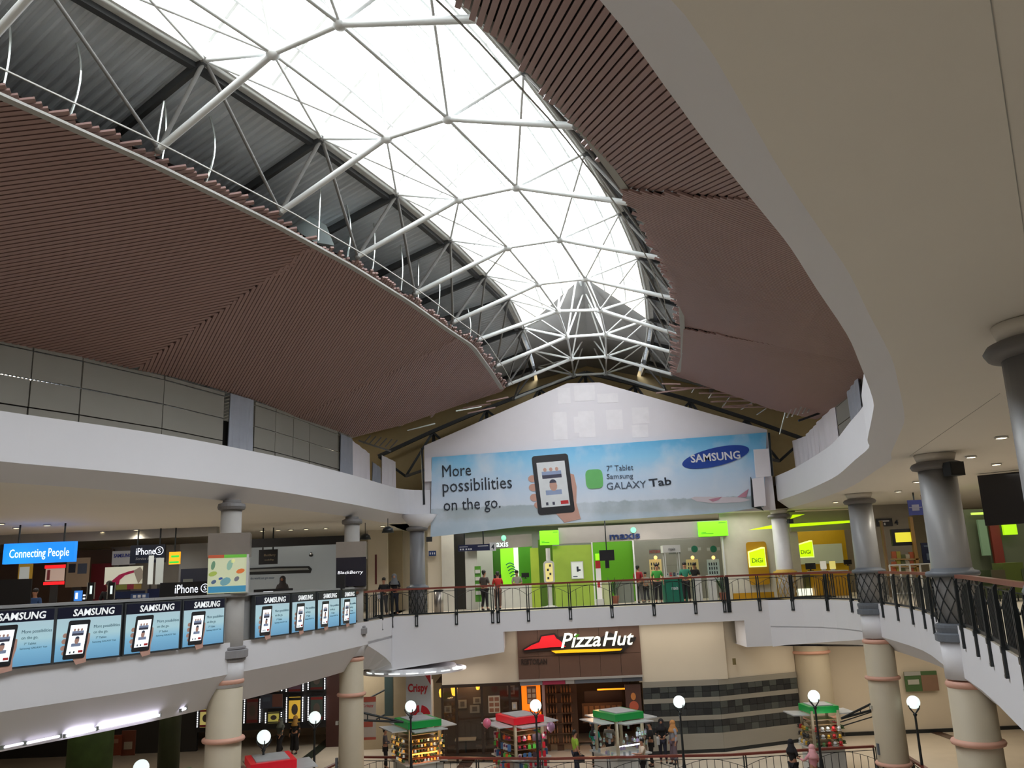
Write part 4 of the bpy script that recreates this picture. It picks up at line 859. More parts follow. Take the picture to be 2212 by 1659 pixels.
t, F, w, h = board(365, 1192, 388, 1219, 33.4, lit('sign_orange', (245, 175, 30), 0.9), 'hanging_sign', 'small orange and green lit sign between the black sign and poster column', th=0.1)
m_ = MB(); fbox(m_, F, 0.05*w, 0.1*h, 0.95*w, 0.25*h, 0.001, 0.01); fbox(m_, F, 0.2*w, 0.55*h, 0.95*w, 0.72*h, 0.001, 0.01); m_.build('green_band', lit('sign_green', (60, 200, 60), 0.9), t); rods(t, F, w, h, (0.5,))
# downlights in the soffits
DL = [(35, 1140), (102, 1134), (2, 1131), (223, 1148), (295, 1144), (292, 1151), (360, 1146), (566, 1165), (600, 1167), (628, 1162), (661, 1165), (704, 1167), (2152, 1002), (2163, 944), (2097, 986), (1940, 1061), (1980, 1040), (1805, 1084), (2132, 1043), (970, 1143), (1055, 1137), (1056, 1143), (1120, 1143), (1203, 1135), (1392, 1125), (1539, 1117), (827, 1161), (903, 1157)]
t0 = None
m_ring = mat('downlight_trim', (0.6, 0.6, 0.58), 0.4); m_lamp = lit('downlight_lens', (255, 244, 215), 6.0)
for i, (u, v) in enumerate(DL):
    p = atz(u, v, 3.79)
    if p.y > 37.9 or p.y < 1: p = aty(u, v, 37.2); p.z = 3.79
    if t0 is None:
        t0 = thing('downlight', '', 'light', p, 'recessed downlights in the soffit'); m_ = MB(); m_.lathe(p, [(0.10, -0.005), (0.10, -0.03), (0.13, -0.035), (0.13, 0.0)], 14); m_.build('trim_ring', m_ring, t0)
        m_ = MB(); m_.lathe(p, [(0.0, -0.02), (0.10, -0.02)], 14); m_.build('lens', m_lamp, t0); t = t0
    else: t = copy_tree(t0, loc=p)
    zone = (lambda a: 0 if a < 760 or a in (827, 903) else 1 if a < 1600 else 2); mates = sorted(x for x in DL if zone(x[0]) == zone(u)); rk = mates.index((u, v)); ORD = ['first', 'second', 'third', 'fourth', 'fifth', 'sixth', 'seventh', 'eighth', 'ninth', 'tenth', 'eleventh', 'twelfth', 'thirteenth', 'fourteenth', 'fifteenth']
    t['label'] = 'round recessed downlight, %s from the left %s' % (ORD[rk], ['above the left shops', 'above the far bridge', 'above the right gallery'][zone(u)])
    t['group'] = 'recessed downlights in the soffit '+['on the left', 'over the bridge', 'on the right'][zone(u)]
    if i % 2 == 0 or u > 1600:
        d = bpy.data.lights.new('downlight_glow', 'SPOT'); d.energy = 90; d.spot_size = 2.4; d.spot_blend = 0.8; d.color = (1, 0.93, 0.8); d.shadow_soft_size = 0.1
        o = bpy.data.objects.new('downlight_glow', d); o.location = p-Vector((0, 0, 0.06)); COL.objects.link(o)
# ================================================================ far shops on this storey (behind the bridge)
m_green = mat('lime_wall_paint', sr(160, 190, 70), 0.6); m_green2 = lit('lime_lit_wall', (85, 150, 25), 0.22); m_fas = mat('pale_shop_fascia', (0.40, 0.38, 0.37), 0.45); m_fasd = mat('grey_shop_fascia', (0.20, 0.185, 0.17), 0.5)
m_shopw = mat('shop_white', (0.55, 0.55, 0.53), 0.5); m_shopg = mat('shop_grey', (0.22, 0.24, 0.22), 0.5)
def wallpx(u0, v0, u1, v1, y, m, name, th=0.15):
    F, w, h = fpx(u0, v0, u1, v1, y); m_ = MB(); fbox(m_, F, 0, 0, w, h, -th, 0); return m_.build(name, m, kind='structure')
def to_floor(u0, u1, y, z0, z1, m, name, th=0.15, kind='structure', label=None, cat=None, parent=None):
    a = aty(u0, 1260, y).x; c = aty(u1, 1260, y).x; m_ = MB(); F = Fr((a, y, 0), (1, 0, 0)); fbox(m_, F, 0, z0, c-a, z1, -th, 0)
    return m_.build(name, m, parent, kind=kind if not cat and not parent else None, label=label, cat=cat, origin=None if parent else (F.p((c-a)/2, z0, 0) if cat else None))
to_floor(925, 955, 38.6, 0, 3.8, m_cream, 'wall_bridge_1'); to_floor(955, 982, 38.3, 0, 3.8, mat('pale_pier', (0.55, 0.53, 0.47), 0.6), 'wall_bridge_2'); to_floor(982, 1006, 39.6, 0, 3.8, m_dark, 'wall_bridge_3')
to_floor(795, 838, 40.5, 0, 3.8, m_cream, 'wall_bridge_4'); to_floor(838, 870, 41.5, 0, 3.8, mat('tan_door_wall', (0.42, 0.34, 0.22), 0.6), 'wall_bridge_5'); to_floor(868, 930, 42, 0, 3.8, m_cream, 'wall_bridge_6')
to_floor(1567, 1735, 38.4, 0, 3.8, mat('cream_pier', (0.72, 0.69, 0.60), 0.6), 'wall_bridge_7')
to_floor(1000, 1580, 42.8, 0, 3.8, m_shopg, 'wall_bridge_8')
to_floor(1735, 2700, 42.0, 0, 3.8, mat('warm_wall', (0.42, 0.38, 0.31), 0.6), 'wall_bridge_9')
# grey + pale shop fascias with the green screens and lettering
sf = thing('phone_shop', 'white and lime green phone shop front with two lettered fascias', 'shop front', aty(1290, 1310, YB))
F, w, h = fpx(1208, 1146, 1568, 1175, YB); F = slant(1208, 1175, 1572, 1158, YB)[0]; wF = slant(1208, 1175, 1572, 1158, YB)[1]
m_ = MB(); fbox(m_, F, 0, 0, wF, 0.72, -0.3, 0); m_.build('fascia', m_fas, sf, label='pale fascia')
Fm, wm = slant(1317, 1166, 1383, 1163, YB-0.01); m_bl = mat('lettering_blue', sr(25, 50, 105), 0.5); text('maxis', Fm, 0, 0, wm, 0.30, 0.04, m_bl, sf, bold=0.02)
c = aty(1368, 1145, YB-0.03); m_ = MB(); m_.prism([c+Vector((0.13*math.cos(2*PI*i/16), 0, 0.13*math.sin(2*PI*i/16))) for i in range(16)], (0, -1, 0), 0.03); m_.build('round_emblem', lit('emblem_mint', (130, 215, 180), 0.8), sf)
F = slant(1006, 1190, 1150, 1180, YB+0.2)[0]; wF = slant(1006, 1190, 1150, 1180, YB+0.2)[1]; m_ = MB(); fbox(m_, F, 0, 0, wF, 0.56, -0.3, 0); m_.build('fascia', m_fasd, sf, label='grey fascia')
Fm, wm = slant(1060, 1183, 1098, 1181, YB+0.18); text('maxis', Fm, 0, 0, wm, 0.28, 0.03, lit('lettering_pale', (210, 225, 225), 0.8), sf, bold=0.01)
c = aty(1088, 1162, YB+0.17); m_ = MB(); m_.sphere(c, 0.12, 10, (1, 0.4, 1.1)); m_.build('round_emblem', lit('emblem_mint', (130, 215, 180), 0.8), sf, smooth=True)
lime = lit('lime_screen', (120, 240, 30), 0.95)
for (a, lb) in (((1166, 1146, 1207, 1177), 'lime green lit screen left of the long pale fascia'), ((1509, 1126, 1572, 1158), 'large lime green lit screen at the right end of the pale fascia')):
    t, F, w, h = board(*a, YB-0.15, lime, 'light_box', lb, cat='light box', th=0.15); m_ = MB()
    fbox(m_, F, 0.08*w, 0.16*h, 0.5*w, 0.2*h, 0, 0.006); fbox(m_, F, 0.08*w, 0.24*h, 0.25*w, 0.27*h, 0, 0.006); fbox(m_, F, 0.7*w, 0.85*h, 0.95*w, 0.89*h, 0, 0.006); m_.build('small_print', mat('print_darkgreen', (0.05, 0.2, 0.02), 0.6), t)
# lime piers and back walls
to_floor(1197, 1282, YB+0.02, 0, 2.65, m_green, 'lime_wall', parent=sf); to_floor(1148, 1166, YB+0.1, 0, 2.6, mat('ochre_lime', sr(150, 175, 50), 0.6), 'lime_pier', parent=sf)
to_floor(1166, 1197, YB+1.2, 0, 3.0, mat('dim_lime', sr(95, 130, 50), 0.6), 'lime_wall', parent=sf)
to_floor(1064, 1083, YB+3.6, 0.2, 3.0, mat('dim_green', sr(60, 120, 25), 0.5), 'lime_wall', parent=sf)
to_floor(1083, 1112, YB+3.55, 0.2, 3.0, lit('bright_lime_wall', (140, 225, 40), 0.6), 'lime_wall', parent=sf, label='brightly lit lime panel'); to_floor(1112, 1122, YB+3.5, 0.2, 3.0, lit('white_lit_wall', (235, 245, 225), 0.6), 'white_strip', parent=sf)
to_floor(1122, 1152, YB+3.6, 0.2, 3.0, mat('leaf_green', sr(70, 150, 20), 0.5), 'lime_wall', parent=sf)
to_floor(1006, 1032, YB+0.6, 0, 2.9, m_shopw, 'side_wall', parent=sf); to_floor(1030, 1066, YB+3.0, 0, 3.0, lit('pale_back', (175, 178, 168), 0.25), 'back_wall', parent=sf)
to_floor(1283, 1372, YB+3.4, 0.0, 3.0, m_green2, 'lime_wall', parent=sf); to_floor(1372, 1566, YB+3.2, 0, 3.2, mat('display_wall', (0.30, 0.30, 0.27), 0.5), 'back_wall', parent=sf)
m_ = MB(); F, w, h = fpx(1286, 1196, 1297, 1210, YB+3.2); fbox(m_, F, 0, 0, w, h, 0, 0.1); m_.build('lit_patch', lit('lime_glow', (140, 255, 30), 1.0), sf)
m_ = MB(); F = Fr((aty(1372, 1260, YB).x, YB, 0), (1, 0, 0)); W_ = aty(1567, 1260, YB).x-F.o.x; m_.add([F.p(0, 0.02), F.p(W_, 0.02), F.p(W_, 2.7), F.p(0, 2.7)], [(0, 1, 2, 3)]); m_.build('shop_glass', m_shopglass, sf)
for u in (1282, 1372, 1568): to_floor(u, u+3, YB-0.02, 0, 2.75, m_steelw, 'mullion', th=0.06, parent=sf)
# wall cup-shaped emblem, poster, hanging screen
c = aty(1102, 1235, YB+3.4); m_ = MB()
for i in range(5): 
    m_.path([c+Vector((0.38*(j/6-0.5)+0.05*i, 0, 0.32-0.14*i+0.1*math.sin(PI*j/6))) for j in range(7)], 0.03, 5)
m_.build('stripe_emblem', mat('emblem_green2', (0.02, 0.25, 0.1), 0.4), sf)
t, F, w, h = board(1235, 1214, 1259, 1249, YB-0.05, lit('poster_white', (215, 220, 215), 0.3), 'poster', 'framed white poster with a phone picture on the lime wall', cat='poster', th=0.03, frame=(m_shopw, 0.03))
m_ = MB(); fbox(m_, F, 0.45*w, 0.4*h, 0.62*w, 0.72*h, 0, 0.01); fbox(m_, F, 0.62*w, 0.45*h, 0.8*w, 0.55*h, 0, 0.01); m_.build('phone_picture', m_ink, t); m_ = MB(); fbox(m_, F, 0.1*w, 0.08*h, 0.5*w, 0.14*h, 0, 0.01); m_.build('small_print', m_ink2, t)
t, F, w, h = board(1295, 1188, 1327, 1211, YB-0.5, m_blk, 'television', 'black screen hanging on a rod in the phone shop opening', cat='television', th=0.12); piece('tube', m_black, 'hanger', t, F.p(w/2, h, -0.05), Vector((F.p(w/2, 0).x, F.p(0, 0, -0.05).y, 3.8)), 0.05, 0.05)
m_ = MB(); fbox(m_, F, 0.36*w, -0.33, 0.62*w, 0.0, -0.1, 0.0); m_.build('lower_box', m_blk, t)
# directory sign with the 4
t, F, w, h = board(990, 1176, 1058, 1190, 36.9, mat('navy_sign', sr(32, 38, 80), 0.4), 'direction_sign', 'long navy direction sign hanging left of the grey fascia with a white 4', th=0.1)
rods(t, F, w, h, (0.2, 0.8)); m_ = MB(); fbox(m_, F, w, -0.03, w+0.27, h+0.05, -0.08, 0.02); m_.build('number_plate', mat('plate_white', (0.75, 0.75, 0.78), 0.4), t, label='white number plate'); text('4', F, w+0.07, 0.03, 0.13, 0.22, 0.01, m_ink, t, z=0.021, bold=0.02)
wt = mat('sign_white_paint', (0.75, 0.75, 0.8), 0.5); m_ = MB(); fbox(m_, F, 0.04*w, 0.62*h, 0.3*w, 0.72*h, 0, 0.01); fbox(m_, F, 0.62*w, 0.66*h, 0.95*w, 0.76*h, 0, 0.01)
for x in (0.05, 0.13, 0.23, 0.31, 0.38): fbox(m_, F, x*w, 0.18*h, (x+0.045)*w, 0.42*h, 0, 0.01)
m_.build('pictograms', wt, t)
t, F, w, h = board(926, 1190, 942, 1201, 38.4, mat('blue_plate', sr(30, 55, 110), 0.4), 'wall_sign', 'small blue plate on the pier behind the slim grey column', th=0.03); m_ = MB()
for x in (0.15, 0.45, 0.72): fbox(m_, F, x*w, 0.3*h, (x+0.12)*w, 0.7*h, 0, 0.01)
m_.build('pictograms', wt, t)
# yellow shop
yf = thing('phone_shop', 'yellow and cream phone shop front with two lit lime logo signs', 'shop front', aty(1700, 1310, YB))
m_ye = mat('ochre_panel', sr(190, 140, 15), 0.5); m_ye2 = mat('mustard_wall', sr(165, 130, 10), 0.5, emit=0.12)
def rrect(F, x0, y0, x1, y1, r, n=5):
    P = []
    for cx, cy, a0 in ((x1-r, y1-r, 0), (x0+r, y1-r, 90), (x0+r, y0+r, 180), (x1-r, y0+r, 270)):
        for j in range(n): a = math.radians(a0+90*j/(n-1)); P.append(F.p(cx+r*math.cos(a), cy+r*math.sin(a)))
    return P
F, w, h = fpx(1615, 1170, 1659, 1263, YB-0.02); m_ = MB(); m_.prism(rrect(F, 0, 0, w, h, 0.12), F.n, 0.04); m_.build('ochre_panel', m_ye, yf)
F, w, h = fpx(1583, 1280, 1672, 1293, YB-0.02); m_ = MB(); fbox(m_, F, 0, 0, w, h, 0, 0.04); m_.build('ochre_skirting', m_ye, yf)
lg = lit('logo_lime', (195, 240, 10), 0.95); lw = lit('logo_rim', (225, 245, 150), 0.9)
for (u0, v0, u1, v1, yy, lb) in ((1618, 1185, 1652, 1223, YB-0.1, 'lit lime logo sign on the ochre panel'), (1724, 1170, 1755, 1203, YB+1.4, 'lit lime logo sign hanging inside the yellow shop')):
    F, w, h = fpx(u0, v0, u1, v1, yy); t = thing('logo_sign', lb, 'sign', F.o); 
    q = lambda s, z: [F.p(x*w, y*h, z) for x, y in ((-s, -s), (1+s, -s), (1+s*0.6, 1+s*1.3), (0.85, 1+s*1.6), (-s, 0.8+s))]
    m_ = MB(); m_.prism(q(0.05, 0.0), F.n, 0.05); m_.build('rim', lw, t); m_ = MB(); m_.prism(q(-0.01, 0.05), F.n, 0.02); m_.build('face', lg, t)
    text('DiGi', F, w*0.14, h*0.2, w*0.68, h*0.26, 0.02, mat('logo_ink', (0.08, 0.14, 0.02), 0.5), t, z=0.071)
to_floor(1706, 1838, YB+3, 0, 3.2, m_ye2, 'mustard_wall', parent=yf)
F, w, h = fpx(1710, 1176, 1820, 1218, YB+2.9); m_ = MB(); fbox(m_, F, 0, 0, w, h, 0, 0.05); m_.build('white_panel', lit('panel_greywhite', (150, 155, 130), 0.25), yf)
F, w, h = fpx(1708, 1128, 1842, 1146, YB-0.1); m_ = MB(); fbox(m_, F, 0, 0, w, h+0.5, -0.3, 0); m_.build('fascia', mat('grey_beige_fascia', (0.36, 0.33, 0.27), 0.5), yf)
for (P) in ([(1706, 1132), (1840, 1124), (1840, 1129), (1706, 1139)], [(1616, 1145), (1668, 1134), (1668, 1142)], [(1707, 1121), (1712, 1112), (1738, 1111)]):
    m_ = MB(); m_.prism([aty(u, v, YB-0.45) for u, v in P], (0, -1, 0), 0.05); m_.build('lit_wedge', lg, yf, label='lit lime wedge')
F, w, h = fpx(1700, 1294, 1790, 1240, YB+0.2)
def counter(u0, u1, y, h, d, m, label, cat='counter', top=None, name='counter'):
    a = aty(u0, 1290, y).x; c = aty(u1, 1290, y).x; t = thing(name, label, cat, ((a+c)/2, y, 0)); m_ = MB(); m_.box(((a+c)/2, y+d/2, h/2), (c-a, d, h)); m_.build('body', m, t)
    m_ = MB(); m_.box(((a+c)/2, y+d/2, h+0.02), (c-a+0.06, d+0.06, 0.04)); m_.build('top', top or m_shopw, t); return t
counter(1765, 1838, 37.9, 1.05, 0.8, m_ye, 'mustard counter in the yellow shop')
t = counter(1722, 1758, 38.5, 0.95, 0.5, mat('olive_cabinet', (0.12, 0.13, 0.04), 0.5), 'low dark counter with a lit white base in the yellow shop'); m_ = MB(); m_.box((aty(1748, 1290, 38.3).x, 38.42, 0.2), (1.0, 0.06, 0.3)); m_.build('lit_base', lit('base_white', (240, 245, 225), 1.0), t)
for (u, m) in ((1779, lit('card_white', (220, 215, 200), 0.4)), (1799, lit('card_yellow', (225, 210, 120), 0.6))):
    F, w, h = fpx(u-7, 1212, u+6, 1229, 37.95); t = thing('display_card', 'small upright card standing on the mustard counter, '+('white one' if u < 1790 else 'yellow one'), 'card', F.o); m_ = MB(); fbox(m_, F, 0, 0, w, h, -0.02, 0); m_.build('card', m, t); m_ = MB(); fbox(m_, F, 0.2*w, -0.06, 0.8*w, 0.0, -0.08, 0.04); m_.build('foot', m_shopw, t)
def monitor(u, v, y, label, s=0.4):
    p = aty(u, v, y); t = thing('monitor', label, 'monitor', p); m_ = MB(); m_.box(p+Vector((0, 0, s*0.45)), (s, 0.04, s*0.6)); m_.build('screen', m_blk, t); m_ = MB(); m_.box(p+Vector((0, 0.03, s*0.1)), (0.05, 0.04, s*0.2)); m_.box(p+Vector((0, 0.03, 0.01)), (s*0.5, 0.15, 0.02)); m_.build('stand', m_blk, t)
monitor(1752, 1233, 38.3, 'black monitor on the dark counter in the yellow shop', 0.45); monitor(1832, 1222, 38.2, 'black monitor at the right end of the mustard counter', 0.35)
# phone shop furniture
counter(1062, 1152, YB+1.0, 1.0, 0.6, m_shopw, 'long white service counter in the left part of the phone shop'); monitor(1075, 1254, YB+1.2, 'black monitor on the white service counter, left one', 0.35); monitor(1135, 1250, YB+1.2, 'black monitor on the white service counter, right one', 0.35)
counter(1302, 1322, YB+0.3, 0.95, 0.5, mat('white_lime_cabinet', (0.5, 0.55, 0.3), 0.5), 'small white and lime cabinet just inside the shop opening'); counter(1330, 1370, YB+1.6, 1.0, 0.5, m_shopg, 'grey service desk at the back of the shop opening')
counter(1437, 1468, YB-0.7, 1.05, 0.6, mat('teal_booth', sr(20, 105, 85), 0.5), 'teal booth counter with white lettering beside the railing', name='booth')
t = bpy.data.objects['booth']; F, w, h = fpx(1437, 1205, 1470, 1260, YB-0.6); a = F.o.x
m_ = MB()
for x in (0.03, w-0.03): 
    for d in (0, 0.5): m_.beam(Vector((a+x, YB-0.68+d, 1.07)), Vector((a+x, YB-0.68+d, 2.15)), 0.04, 0.04)
m_.build('frame', m_shopw, t); m_ = MB(); m_.box((a+w/2, YB-0.42, 2.3), (w+0.1, 0.6, 0.32)); m_.build('header', m_shopw, t); F = Fr((a, YB-0.73, 2.2), (1, 0, 0)); text('maxis', F, w*0.28, 0.03, w*0.44, 0.12, 0.01, m_ink, t); F = Fr((a, YB-0.71, 0.55), (1, 0, 0)); text('maxis', F, w*0.3, 0, w*0.42, 0.14, 0.01, wt, t)
m_ = MB(); m_.box((a+w/2, YB-0.42, 1.6), (w*0.9, 0.5, 0.02)); m_.build('shelf', m_shopglass, t)
for i in range(5):
    p = Vector((a+0.1+0.15*i, YB-0.5, 1.12)); o = thing('boxed_phone', 'small boxed phone on the teal booth, number %s from the left' % ['first', 'second', 'third', 'fourth', 'fifth'][i], 'box', p, 'boxed phones on the teal booth'); m_ = MB(); m_.box(p+Vector((0, 0, 0.08)), (0.09, 0.06, 0.16)); m_.build('carton', [m_shopw, mat('carton_red', (0.5, 0.03, 0.03), 0.5), m_ink][i % 3], o); m_ = MB(); m_.box(p+Vector((0, -0.032, 0.09)), (0.06, 0.004, 0.08)); m_.build('printed_front', m_ink2, o)
for i, u in enumerate((1468, 1500, 1532)):
    t = counter(u+2, u+18, YB-0.55, 1.05, 0.35, [mat('teal_booth', (0, 0, 0)), m_shopw, m_shopw][i], ['tall teal plinth right of the teal booth', 'white display plinth right of the teal plinth', 'white display plinth nearest the right pier'][i], cat='plinth', name='plinth')
lampm = lit('warm_spot', (255, 190, 110), 2.0)
for i, u in enumerate((1418, 1498, 1543)):   # glowing display panels with a spotlight
    t, F, w, h = board(u-14, 1208, u+12, 1255, YB+2.6, [lit('display_yellow', (215, 190, 130), 0.35), lit('display_yellow2', (190, 175, 120), 0.3), lit('display_grey', (150, 165, 160), 0.3)][i], 'display_case', ['glowing yellow phone display panel behind the man in green', 'glowing phone display panel right of the booth', 'grey phone display panel nearest the right pier'][i], cat='display', th=0.05)
    m_ = MB(); rnd = random.Random(i)
    for r_ in range(4):
        for c_ in range(4): fbox(m_, F, w*(0.12+0.2*c_), h*(0.12+0.2*r_), w*(0.2+0.2*c_), h*(0.25+0.2*r_), 0, 0.03)
    m_.build('phones', m_ink, t, kind='stuff'); m_ = MB(); m_.sphere(F.p(w/2, h+0.08, 0.15), 0.09, 10); m_.build('spot_lamp', lampm, t, smooth=True)
for i, (u, s_) in enumerate(((1415, 'HOTLINK'), (1457, 'maxis'))):
    F, w, h = fpx(u-13, 1186, u+13, 1197, YB+2.5); t = thing('hanging_letters', ['small red lettered hanging plate over the displays', 'small dark lettered hanging plate over the booth'][i], 'sign', F.o); m_ = MB(); fbox(m_, F, 0, 0, w, h, -0.02, 0); m_.build('plate', m_shopg, t); text(s_, F, w*0.05, h*0.2, w*0.9, h*0.6, 0.01, [mat('red_letters', (0.5, 0.05, 0.05), 0.5), m_ink][i], t, z=0.002)
for i, u in enumerate((1500, 1541)):
    p = aty(u, 1186, YB+2.4); t = thing('hanging_emblem', 'round green emblem disc hanging over the displays, '+['left one', 'right one'][i], 'sign', p); m_ = MB(); m_.prism([p+Vector((0.16*math.cos(2*PI*k/16), 0, 0.16*math.sin(2*PI*k/16))) for k in range(16)], (0, -1, 0), 0.03); m_.build('disc', mat('disc_green', (0.02, 0.2, 0.12), 0.4), t); m_ = MB(); m_.box(p+Vector((0, -0.01, -0.0)), (0.62, 0.015, 0.14)); m_.build('plate', m_shopw, t)
# red and white pull-up banner, brochure tower, green stand
t, F, w, h = board(1288, 1211, 1299, 1294, YB-0.35, lit('banner_white', (215, 210, 205), 0.25), 'pullup_banner', 'narrow red and white pull up banner at the shop opening', cat='banner', th=0.02); m_ = MB(); fbox(m_, F, 0, 0.8*h, w, h, 0, 0.01); fbox(m_, F, 0.2*w, 0.3*h, 0.7*w, 0.45*h, 0, 0.01); m_.build('red_print', mat('banner_red', sr(190, 40, 45), 0.5), t); m_ = MB(); fbox(m_, F, -0.05, -F.o.z, w+0.05, 0.0, -0.1, 0.08); m_.build('foot', m_shopw, t)
p = aty(1186, 1240, YB-0.3); t = thing('display_tower', 'white lozenge shaped phone display tower on a slim stand before the lime wall', 'display', (p.x, p.y, 0)); m_ = MB(); m_.tube((p.x, p.y, 0), (p.x, p.y, 2.55), 0.10, 12); m_.build('pole', m_shopw, t); m_ = MB(); m_.lathe((p.x, p.y, 0), [(0.3, 0), (0.3, 0.04), (0.12, 0.08)], 16); m_.build('base', m_shopw, t)
F = Fr((p.x-0.24, p.y-0.12, 1.0), (1, 0, 0)); m_ = MB(); m_.prism(rrect(F, 0, 0, 0.48, 1.0, 0.15), F.n, 0.12); m_.build('case', m_shopw, t); F = Fr((p.x-0.16, p.y-0.245, 1.1), (1, 0, 0)); m_ = MB(); m_.prism(rrect(F, 0, 0, 0.32, 0.8, 0.06), F.n, 0.01); m_.build('lit_window', lit('warm_window', (220, 205, 130), 0.5), t)
m_ = MB()
for k in range(4): m_.box((p.x-0.05+0.1*(k % 2), p.y-0.26, 1.25+0.18*k), (0.08, 0.02, 0.1))
m_.build('phones', m_ink, t, kind='stuff')
t, F, w, h = board(1026, 1223, 1039, 1300, YB-0.2, mat('leaf_stand', sr(75, 140, 40), 0.5), 'brochure_stand', 'tall green brochure stand left of the service counter', cat='stand', th=0.3); m_ = MB()
for k in range(4): fbox(m_, F, 0.1*w, h*(0.2+0.2*k), 0.9*w, h*(0.3+0.2*k), 0, 0.03)
m_.build('pocket', m_shopw, t)
def potted(u, y, label, h=0.9, z=0, pot=(0.35, 0.12, 0.08)):
    x = aty(u, 1280, y).x; t = thing('potted_plant', label, 'plant', (x, y, z)); m_ = MB(); m_.lathe((x, y, z), [(0.13, 0), (0.19, 0.32), (0.2, 0.34), (0.17, 0.34)], 14); m_.build('pot', mat('pot%d' % int(pot[0]*100), pot, 0.5), t, smooth=True)
    rnd = random.Random(int(u)); ml = mat('plant_leaf', (0.02, 0.07, 0.02), 0.5)
    for i in range(9):
        a = rnd.uniform(0, 2*PI); L_ = h*rnd.uniform(0.5, 0.9); b0 = Vector((x, y, z+0.32)); tip = b0+Vector((math.cos(a)*L_*0.5, math.sin(a)*L_*0.5, L_*0.8)); mid = (b0+tip)/2+Vector((0, 0, 0.1)); sd = Vector((-math.sin(a), math.cos(a), 0))*0.05
        m_ = MB(); m_.add([b0, mid+sd, tip, mid-sd, mid+Vector((0, 0, 0.02))], [(0, 1, 4), (1, 2, 4), (2, 3, 4), (3, 0, 4)]); m_.build('leaf', ml, t)
potted(1328, YB+1.0, 'leafy potted plant inside the shop opening', 1.3); potted(1562, YB-0.4, 'potted plant by the right pier of the phone shop', 1.2)
# litter bin near the slim grey column
x = aty(948, 1310, 36.6).x; t = thing('litter_bin', 'brushed steel cylindrical litter bin right of the slim grey column', 'bin', (x, 36.6, 0)); m_ = MB(); m_.lathe((x, 36.6, 0), [(0.2, 0), (0.2, 0.9)], 18); m_.build('body', m_steelcase, t, smooth=True); m_ = MB(); m_.lathe((x, 36.6, 0), [(0.21, 0.9), (0.21, 0.95), (0.12, 0.97)], 18); m_.build('lid', m_blk, t)
# pipe and fittings left of the bridge
m_ = MB(); m_.tube(aty(812, 1198, 40.3), aty(812, 1262, 40.3), 0.05, 6); m_.build('fire_pipe', mat('dark_red_pipe', (0.12, 0.02, 0.02), 0.4), label='thin dark red pipe on the wall behind the two leaning people', cat='pipe', origin=aty(812, 1262, 40.3))
for i, (u, v, y) in enumerate(((838, 1145, 33.0), (789, 1160, 35.0))):
    p = aty(u, v, y); t = thing('pendant_light', 'black bell shaped lamp under the soffit near the left column, '+['larger right one', 'smaller left one'][i], 'light', p); m_ = MB(); m_.lathe(p, [(0.24, -0.10), (0.19, 0.06), (0.08, 0.13), (0.02, 0.14)], 16); m_.build('shade', m_black, t, smooth=True); m_ = MB(); m_.lathe(p, [(0.0, -0.09), (0.22, -0.09)], 16); m_.build('lamp', lit('lamp_green_white', (225, 245, 225), 3), t); m_ = MB(); m_.tube(p+Vector((0, 0, 0.13)), Vector((p.x, p.y, 3.8)), 0.015, 5); m_.build('stem', m_black, t)
# ================================================================ right gallery: shops seen past the columns
rt = thing('cafe', 'dim cafe and shop front beyond the right railing', 'shop front', aty(2000, 1240, 33))
F, w, h = fpx(1915, 1142, 1992, 1253, 34.0); 
to_floor(1921, 1925, 34.2, 0, 3.0, mat('brown_post', (0.2, 0.12, 0.05), 0.5), 'post', parent=rt); to_floor(1985, 1992, 34.0, 0, 3.1, mat('ochre_post', (0.3, 0.17, 0.05), 0.5), 'post', parent=rt)
t, F, w, h = board(1933, 1149, 1969, 1172, 34.1, m_blk, 'television', 'wall television showing a bright yellow picture over the shelves', cat='television', th=0.1, frame=(m_blk, 0.12)); m_ = MB(); fbox(m_, F, 0.02, 0.02, w-0.02, h-0.02, 0, 0.01); m_.build('picture', lit('tv_yellow', (225, 215, 60), 0.75), t)
for k in range(3):
    y = 34.15; t = thing('wall_shelf', 'wooden shelf with goods under the wall television, '+['lowest', 'middle', 'top'][k], 'shelf', aty(1950, 1240-16*k, y), 'shelves under the wall television'); a = aty(1927, 1240-16*k, y); c = aty(1984, 1240-16*k, y); m_ = MB(); m_.beam(a, c, 0.3, 0.04); m_.build('board', mat('shelf_wood', (0.35, 0.22, 0.08), 0.5), t)
    rnd = random.Random(k)
    for j in range(6):
        p = a.lerp(c, (j+0.5)/6); o = thing('packet', 'small coloured packet on the %s shelf, number %s' % (['lowest', 'middle', 'top'][k], ['one', 'two', 'three', 'four', 'five', 'six'][j]), 'packet', p+Vector((0, 0, 0.03)), 'packets on the shelves under the television'); hh = rnd.uniform(0.15, 0.28)
        m_ = MB(); m_.box(p+Vector((0, 0, hh/2+0.03)), (0.16, 0.12, hh)); m_.box(p+Vector((0, -0.065, hh/2+0.03)), (0.1, 0.01, hh*0.4)); m_.build('wrapper', mat('packet_%d' % (j % 4), [(0.4, 0.1, 0.04), (0.35, 0.3, 0.05), (0.1, 0.12, 0.05), (0.45, 0.4, 0.3)][j % 4], 0.5), o)
t, F, w, h = board(1992, 1172, 2021, 1219, 33.9, mat('navy_poster', sr(25, 32, 60), 0.4), 'poster', 'dark navy poster board beside the shelves', cat='poster', th=0.04); m_ = MB(); fbox(m_, F, 0.2*w, 0.8*h, 0.8*w, 0.88*h, 0, 0.01); fbox(m_, F, 0.3*w, 0.2*h, 0.7*w, 0.5*h, 0, 0.01); m_.build('print', m_ink2, t)
